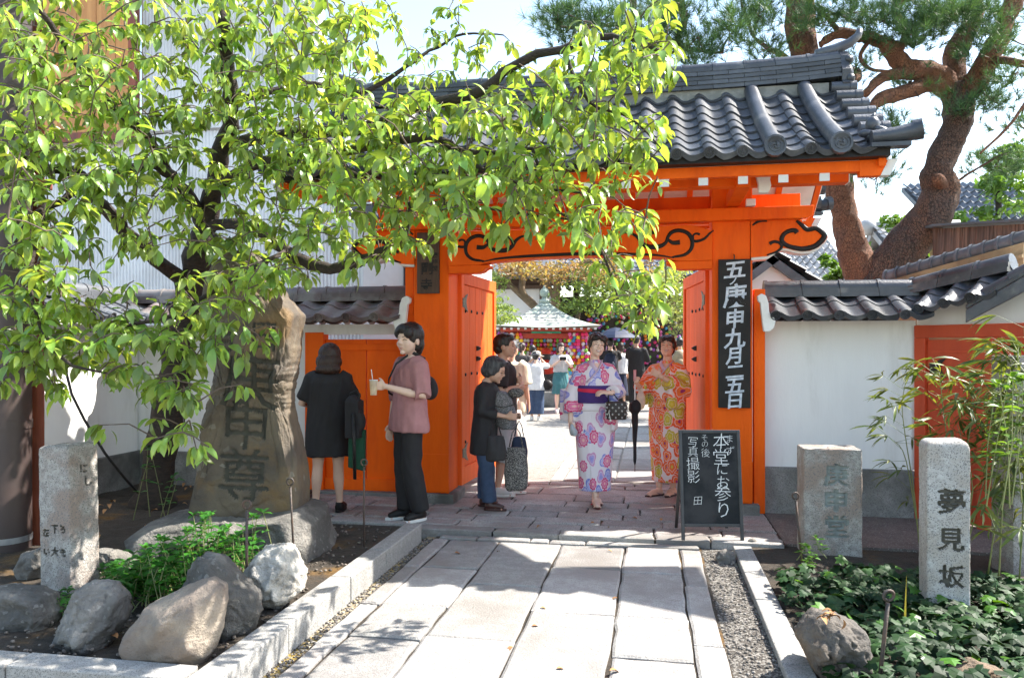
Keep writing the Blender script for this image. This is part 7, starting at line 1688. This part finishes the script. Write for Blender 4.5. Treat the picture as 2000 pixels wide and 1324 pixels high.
# ------------------------------------------------------------------ two women in yukata
def yukata_mat(name, ground, layers):
    """printed cotton: flowers of several colours laid out in voronoi cells round the body"""
    m = bpy.data.materials.new(name); m.use_nodes = True; N, L = m.node_tree.nodes, m.node_tree.links; b = N['Principled BSDF']; b.inputs['Roughness'].default_value = .8
    def mth(op, a, c=None, clamp=False):
        n = N.new('ShaderNodeMath'); n.operation = op; n.use_clamp = clamp
        for i, v in enumerate((a, c)):
            if v is None: continue
            if isinstance(v, (int, float)): n.inputs[i].default_value = v
            else: L.new(v, n.inputs[i])
        return n.outputs[0]
    def step(v, lo, hi):
        r_ = N.new('ShaderNodeMapRange'); r_.interpolation_type = 'SMOOTHSTEP'; r_.inputs[1].default_value = lo; r_.inputs[2].default_value = hi; L.new(v, r_.inputs[0]); return r_.outputs[0]
    def mixc(f, A, B):
        x = N.new('ShaderNodeMix'); x.data_type = 'RGBA'; L.new(f, x.inputs[0])
        for k, v in ((6, A), (7, B)):
            if isinstance(v, tuple): x.inputs[k].default_value = (*v, 1)
            else: L.new(v, x.inputs[k])
        return x.outputs[2]
    tc = N.new('ShaderNodeTexCoord').outputs['Object']; sp = N.new('ShaderNodeSeparateXYZ'); L.new(tc, sp.inputs[0])
    u = mth('MULTIPLY', mth('ARCTAN2', sp.outputs[0], mth('MULTIPLY', sp.outputs[1], -1)), .20)
    col = ground
    for (scale, off, R0, petals, depth, pal, cut, outline, centre) in layers:
        cb_ = N.new('ShaderNodeCombineXYZ'); L.new(mth('ADD', u, off), cb_.inputs[0]); L.new(mth('ADD', sp.outputs[2], off * 1.7), cb_.inputs[1])
        vo = N.new('ShaderNodeTexVoronoi'); vo.voronoi_dimensions = '2D'; vo.inputs['Scale'].default_value = scale; vo.inputs['Randomness'].default_value = .75; L.new(cb_.outputs[0], vo.inputs['Vector'])
        df = N.new('ShaderNodeVectorMath'); df.operation = 'SUBTRACT'; L.new(cb_.outputs[0], df.inputs[0]); L.new(vo.outputs['Position'], df.inputs[1])
        s2 = N.new('ShaderNodeSeparateXYZ'); L.new(df.outputs[0], s2.inputs[0]); cc = N.new('ShaderNodeSeparateColor'); L.new(vo.outputs['Color'], cc.inputs[0])
        ang = mth('ADD', mth('ARCTAN2', s2.outputs[0], s2.outputs[1]), mth('MULTIPLY', cc.outputs[2], 6.28)); r_ = vo.outputs['Distance']
        pet = mth('ABSOLUTE', mth('COSINE', mth('MULTIPLY', ang, petals / 2)))
        Rr = mth('MULTIPLY', mth('ADD', mth('MULTIPLY', pet, depth), 1 - depth), mth('ADD', mth('MULTIPLY', cc.outputs[1], .25 * R0), R0 * .85))
        q = mth('DIVIDE', r_, Rr); gate_ = step(cc.outputs[0], cut, cut + .01)
        inside = mth('MULTIPLY', step(q, 1.0, .96), gate_)
        rmp = N.new('ShaderNodeValToRGB'); rmp.color_ramp.interpolation = 'CONSTANT'; els = rmp.color_ramp.elements; n = len(pal)
        while len(els) < n: els.new(.5)
        for i, (A, B) in enumerate(pal): els[i].position = cut + (1 - cut) * i / n; els[i].color = (*A, 1)
        L.new(cc.outputs[0], rmp.inputs[0])
        rm2 = N.new('ShaderNodeValToRGB'); rm2.color_ramp.interpolation = 'CONSTANT'; els = rm2.color_ramp.elements
        while len(els) < n: els.new(.5)
        for i, (A, B) in enumerate(pal): els[i].position = cut + (1 - cut) * i / n; els[i].color = (*B, 1)
        L.new(cc.outputs[0], rm2.inputs[0])
        body = mixc(step(q, .1, .95), rm2.outputs[0], rmp.outputs[0])
        vein = mth('MULTIPLY', step(mth('ABSOLUTE', mth('SINE', mth('MULTIPLY', ang, petals * 1.5))), .25, .0), step(q, .3, .6))
        body = mixc(mth('MULTIPLY', vein, .5), body, ground)
        ring2 = mth('MULTIPLY', step(q, .52, .56), step(q, .64, .60)); body = mixc(mth('MULTIPLY', ring2, .8), body, outline)
        body = mixc(step(q, .22, .18), body, centre)
        edge = mth('MULTIPLY', step(q, .90, .93), 1.0); body = mixc(edge, body, outline)
        col = mixc(inside, col, body)
    L.new(col, b.inputs['Base Color']); return m
YW = yukata_mat('white_yukata_print', (.74, .68, .72), [
    (6.6, .3, .56, 3, .34, [((.16, .19, .55), (.42, .45, .75)), ((.62, .28, .45), (.35, .33, .70)), ((.25, .25, .62), (.55, .50, .75))], .12, (.74, .68, .76), (.3, .3, .6)),
    (5.6, 2.1, .40, 9, .20, [((.58, .02, .14), (.72, .20, .36)), ((.62, .05, .2), (.74, .3, .42))], .38, (.78, .62, .68), (.80, .5, .45))])
YO = yukata_mat('orange_yukata_print', (.78, .66, .66), [
    (7.0, .7, .66, 3, .28, [((.86, .13, .02), (.86, .22, .05)), ((.80, .10, .02), (.85, .18, .04))], .02, (.80, .70, .68), (.35, .03, .18)),
    (6.0, 3.3, .52, 5, .22, [((.50, .40, .02), (.62, .50, .06)), ((.86, .16, .02), (.84, .24, .07)), ((.52, .42, .02), (.60, .50, .05)), ((.86, .13, .02), (.86, .2, .04))], .12, (.80, .70, .68), (.66, .55, .10))])
COLLAR = cloth('pale_collar', (.62, .50, .60), (.55, .42, .55))
def yukata(p, m, obi_m, obi2, hem=.085, sleeves=None, knot=False):
    H, k = p.H, p.k; q = MB(); o = p.off
    pr = [(hem, .150, .115), (.14, .152, .118), (.25, .165, .125), (.36, .178, .13), (.46, .188, .137), (.54, .186, .135), (.60, .172, .128), (.66, .170, .125), (.72, .172, .125), (.765, .165, .112), (.795, .140, .092), (.815, .098, .076), (.833, .064, .060), (.845, .052, .054)]
    q.loft([sring(Vector((0, .008, zz * H)) + o(zz * H), w_ * k, d_ * k, 28, 2.2) for zz, w_, d_ in pr])
    for sd in (1, -1):
        e, w_, d, pn, c = p.arm[sd]; S_ = p.S[sd]; en = e.lerp(w_, .72)
        q.tube([S_ - Vector((sd * .06 * k, 0, 0)), S_ - Vector((0, 0, .025 * k)), S_.lerp(e, .55), e, en], [.050 * k, .062 * k, .070 * k, .074 * k, .070 * k], 16)
        hang = (sleeves or {}).get(sd, .26) * k; a = S_.lerp(e, .75); b_ = en; sdv = (b_ - a); 
        n_ = sdv.cross(UP); n_ = n_.normalized() if n_.length > .02 else Vector((1, 0, 0))
        if sdv.normalized().z < -.75: # arm hanging: the bag of the sleeve falls beside and behind it
            a = e + Vector((-sd * .05 * k, -.05 * k, .05 * k)); b_ = e + Vector((sd * .10 * k, .05 * k, .05 * k)); n_ = Vector((.5, -sd * .8, 0)).normalized()
        rs = []
        for f, kk in ((0, 1.), (.5, 1.03), (.9, 1.06), (1., 1.)):
            th = .034 * k * (1 - f * .35); a_, c_ = a - UP * hang * f, b_ - UP * hang * f; mid = (a_ + c_) / 2; hx = (c_ - a_) / 2 * kk; hx.z = 0
            if hx.length < .05 * k: hx = hx.normalized() * .05 * k
            rs.append([mid + UP * ((b_.z - a.z) * (1 - f) * x * .5) + hx * x + n_ * th * y_ for x, y_ in ((-1, -.6), (-.6, -1), (0, -1), (.6, -1), (1, -.6), (1, .6), (.6, 1), (0, 1), (-.6, 1), (-1, .6))])
        q.loft(rs)
    g = gar('yukata', q, m, p.root, .010, 5, .005, (11, 11, 3), seed=int(H * 100) % 17)
    # overlap edge, collar, fold
    gb = BVHTree.FromPolygons([v.co for v in g.data.vertices], [tuple(f.vertices) for f in g.data.polygons])
    def on(x, z, out_=.004):
        h = gb.ray_cast(Vector((x, -.6, z)), Vector((0, 1, 0))); return (h[0] if h[0] else Vector((x, -.1, z))) - Vector((0, out_, 0))
    for pts in ([(.062, .838), (.045, .822), (.012, .79), (-.02, .765), (-.065, .735), (-.10, .715)], [(-.062, .838), (-.045, .822), (-.02, .80), (.005, .783)]):
        c_ = MB(); P_ = []
        for x, z_ in pts:
            if z_ > .83: P_.append(Vector((x * k, .0, z_ * H)) + o(z_ * H))
            else: P_.append(on(x * k + o(z_ * H).x, z_ * H, .006))
        c_.tube(P_, [.020 * k] * len(P_), 8, flat=.35); c_.build('collar', COLLAR, p.root, smooth=True, local=True)
    nk = [((-.034, .826), (.034, .826)), ((-.022, .812), (.024, .812)), ((-.010, .80), (.016, .80)), ((.002, .789), (.006, .789))]; c_ = MB(); vs = []
    for (a_, b_) in nk:
        for f in (0, .25, .5, .75, 1): vs.append(on((a_[0] + (b_[0] - a_[0]) * f) * k + o(a_[1] * H).x, a_[1] * H, .0045))
    c_.add(vs, [(i * 5 + j, i * 5 + j + 1, i * 5 + j + 6, i * 5 + j + 5) for i in range(3) for j in range(4)]); c_.build('neckline', p.skin, p.root, smooth=True, local=True)
    c_ = MB(); c_.tube([on(-.05 * k, .52 * H, -.0), on(-.065 * k, .4 * H, -.0), on(-.06 * k, .25 * H, -.0), on(-.05 * k, (hem + .005) * H, -.0)], .004, 6); c_.build('overlap_edge', m, p.root, smooth=True, local=True)
    r_ = [sring(Vector((0, .008, zz * H)) + o(zz * H), w_ * k, d_ * k, 32, 2.2) for zz, w_, d_ in ((.595, .176, .134), (.60, .181, .139), (.64, .179, .138), (.69, .180, .138), (.697, .175, .134))]
    c_ = MB(); c_.loft(r_); ob = c_.build('obi', obi_m, p.root, smooth=True, local=True)
    if obi2:
        c_ = MB(); rr = sring(Vector((0, .006, 0)), .182 * k, .141 * k, 48, 2.2)
        pts = [v for v in rr if v.y < .03 * k]; pts.sort(key=lambda v: v.x); n_ = len(pts); vs = []
        for i, v in enumerate(pts):
            f = i / (n_ - 1); zt, zb = (.683 - .012 * f) * H, (.668 - .028 * f) * H; vs += [Vector((v.x, v.y - .001, zt)), Vector((v.x, v.y - .001, zb))]
        c_.add(vs, [(2 * i, 2 * i + 1, 2 * i + 3, 2 * i + 2) for i in range(n_ - 1)]); c_.build('obi_stripe', obi2, p.root, smooth=True, local=True)
    c_ = MB(); c_.loft([sring(Vector((0, .008, zz * H)) + o(zz * H), w_ * k, d_ * k, 32, 2.2) for zz, w_, d_ in ((.550, .186, .138), (.553, .192, .145), (.58, .187, .141), (.594, .178, .135))]); c_.build('waist_fold', m, p.root, smooth=True, local=True)
    c_ = MB(); c_.ball((0, .175 * k, .68 * H), (.12 * k, .05 * k, .07 * k), 12, 8); c_.build('obi_bow', obi_m, p.root, smooth=True, local=True)
    return g
PURP = cloth('purple_obi', (.055, .025, .16)); REDO = cloth('red_obi', (.62, .02, .07))
BANGS = [((.066, .004, .018), (.022, .052, .052)), ((-.066, .004, .018), (.022, .052, .052)), ((0, .06, -.03), (.066, .05, .05)), ((0, .024, .036), (.086, .096, .092)), ((0, .045, -.01), (.076, .07, .06)), ((-.03, -.054, .064), (.044, .036, .036)), ((.035, -.052, .062), (.044, .037, .036)), ((0, .085, .06), (.05, .05, .046))]
SIDE = [([(.060, -.045, .06), (.074, -.040, .015), (.075, -.030, -.035), (.072, -.026, -.06)], [.014, .012, .008, .003]), ([(-.060, -.045, .06), (-.074, -.040, .015), (-.075, -.030, -.035), (-.072, -.026, -.06)], [.014, .012, .008, .003]),
        ([(.0, -.085, .075), (.012, -.094, .05), (.018, -.094, .030)], [.02, .014, .004]), ([(-.02, -.083, .075), (-.03, -.090, .05), (-.040, -.086, .026)], [.02, .014, .004]), ([(.035, -.078, .075), (.045, -.083, .045), (.052, -.075, .022)], [.018, .013, .004])]
# white yukata, walking towards the camera
P = gnd(1162, 985); P.z = .0
p = Person('smiling woman in a white yukata with pink and blue flowers and a purple sash', P, PSI + R(4), 1.60, True, SKIN3, sh=.132, vox=.006, hs=1.03, head=(R(6), R(-2), R(8)),
           arms={'R': {'e': (-.215, .02, 1.03), 'w': (-.235, -.03, .79), 'c': .6, 'd': (0, -.15, -1)}, 'L': {'e': (.225, .0, 1.05), 'w': (.10, -.215, 1.055), 'd': (-.9, -.25, .1), 'n': (-.2, .3, -1), 'c': .55}},
           legs={'L': {'k': (.05, -.03, .44), 'a': (.028, .10, .085), 'y': R(4)}, 'R': {'k': (-.05, .0, .44), 'a': (-.005, -.06, .085), 'y': R(-3)}}); p.mouth(1.)
p.hair(BANGS, HAIRB, strands=SIDE); yukata(p, YW, PURP, REDO, sleeves={1: .38, -1: .30}); p.shoes(mat('brown_sandal', (.10, .03, .02), rough=.5), REDO, kind='sandal')
q = MB(); hc = p.M @ Vector((.082, -.01, -.01))
for i in range(5): q.ball(hc + Vector((.004, math.cos(i * 1.26) * .017, math.sin(i * 1.26) * .017)), (.006, .013, .013), 8, 6)
q.ball(hc + Vector((.008, 0, 0)), .008, 6, 5); q.build('hair_flower', mat('pink_flower', (.75, .35, .55), (.7, .5, .7), 60.), p.root, local=True, smooth=True)
c = loc(p, (.155, -.23, .90)); bs = thing('basket_bag', 'small dark woven basket bag hanging from the woman\'s wrist', 'bag', c)
WV = mat('silver_woven_band', (.35, .34, .33), (.5, .5, .5), 40., .35, metal=.5); q = MB(); rs = []
for z_, kx in ((-.085, .85), (-.08, .95), (0, 1.02), (.07, 1.), (.075, .9)): rs.append([c + Vector((0, 0, z_)) + (Matrix.Rotation(PSI, 3, 'Z') @ v) for v in sring((0, 0, 0), .095 * kx, .06 * kx, 22, 2.8)])
q.loft(rs); q.build('basket', mat('dark_basket', (.03, .022, .02), (.05, .035, .03), 40., .6, .4), bs, smooth=True)
q = MB()
for j in range(5):
    for i in range(22):
        if (i + j) % 2: continue
        a = i / 22 * 6.283; v = sring((0, 0, 0), .097, .062, 22, 2.8)[i]; v2 = Matrix.Rotation(PSI, 3, 'Z') @ v; q.ball(c + v2 + UP * (-.065 + j * .030), (.0085, .0085, .010), 6, 4)
q.build('woven_studs', WV, bs, kind='stuff')
q = MB(); wr_ = loc(p, p.arm[1][1]); q.tube([c + UP * .07 - RT * .07, wr_.lerp(c, .4) - RT * .04 + UP * .02, wr_ + UP * .03, wr_.lerp(c, .4) + RT * .05, c + UP * .07 + RT * .07], .006, 6); q.build('handle', BLACKIRON, bs, smooth=True)
q = MB(); q.tube([c + UP * .06 - RT * .05 - FW * .03, c - UP * .02 - RT * .075 - FW * .05, c - UP * .08 - RT * .06 - FW * .05], .004, 5); q.ball(c - UP * .09 - RT * .06 - FW * .05, .011, 6, 5); q.build('drawstring', WHITEP, bs, smooth=True)
c = loc(p, p.arm[-1][1] + Vector((.01, -.045, -.085))); pc_ = thing('folded_cloth', 'pale folded cloth held in the lowered hand of the woman in white', 'cloth', c); q = MB(); q.ball(c, (.035, .03, .06), 10, 8); q.ball(c + Vector((.02, -.01, -.02)), (.03, .03, .04), 10, 8); gar_world('cloth', q, cloth('pale_blue', (.42, .46, .50)), pc_, .007)
# orange yukata
P = gnd(1302, 966)
p = Person('laughing woman in a bright orange flowered yukata beside the right door', P, PSI + R(-28), 1.585, True, SKIN, sh=.132, vox=.006, hs=1.03, head=(R(10), R(-12), R(-2)), lean=(0, .02),
           arms={'R': {'e': (-.22, -.05, 1.06), 'w': (-.21, -.26, 1.10), 'c': 1.0, 'd': (-.1, -.6, .5), 'n': (.9, 0, .0)}, 'L': {'e': (.215, -.04, 1.05), 'w': (.01, -.23, 1.20), 'd': (-.8, -.1, .45), 'n': (-.2, .9, .1), 'c': .9}},
           legs={'L': {'k': (.05, -.02, .44), 'a': (.06, .02, .085), 'y': R(-8)}, 'R': {'k': (-.05, .0, .44), 'a': (-.06, -.06, .085), 'y': R(-30)}}); p.mouth(1.)
p.hair(BANGS[:7] + [((0, .085, .03), (.04, .04, .04))], HAIRB, strands=SIDE); yukata(p, YO, YO, None, sleeves={1: .26, -1: .20}); p.shoes(mat('dark_sandal', (.05, .02, .018), rough=.5), cloth('mauve', (.35, .22, .28)), kind='sandal')
w_ = loc(p, p.arm[-1][1]) + Vector((0, 0, .0)); w_ = w_ + (Matrix.Rotation(PSI + R(-28), 3, 'Z') @ Vector((-.01, -.07, .03)))
um2 = thing('folded_umbrella', 'black folded umbrella hanging point down from the hand of the woman in orange', 'umbrella', w_ - UP * .9)
q = MB(); q.tube([w_ + UP * .13, w_ - UP * .2], .007, 6); q.build('shaft', WHITEP, um2); tp = w_ - UP * .16
q = MB(); q.tube([w_ - UP * .16, w_ - UP * .20, w_ - UP * .26, w_ - UP * .30, w_ - UP * .42, w_ - UP * .75, w_ - UP * .80], [.02, .055, .060, .030, .030, .012, .004], 12)
gar_world('canopy', q, cloth('black'), um2, .007); q = MB(); q.tube([w_ - UP * .78, w_ - UP * .86], .004, 6); q.build('tip', IRON, um2)
q = MB(); q.tube([w_ + UP * .13, w_ + UP * .02], [.013, .013], 10); q.build('handle', mat('pink_handle', (.75, .4, .42), (.7, .35, .38)), um2, smooth=True)
c = loc(p, (-.20, -.20, .93)); pbg = thing('plastic_bag', 'translucent white plastic bag held by the woman in orange', 'bag', c); q = MB(); q.ball(c + UP * .02, (.045, .03, .10), 12, 8); q.tube([c + UP * .1, c + UP * .17], [.03, .01], 8); gar_world('bag', q, mat('thin_plastic', (.75, .75, .76), (.65, .65, .66), 30., .35, trans=.4), pbg, .007)
bpy.data.scenes.remove(WORK)
for o in list(bpy.data.meshes):
    if o.users == 0: bpy.data.meshes.remove(o)
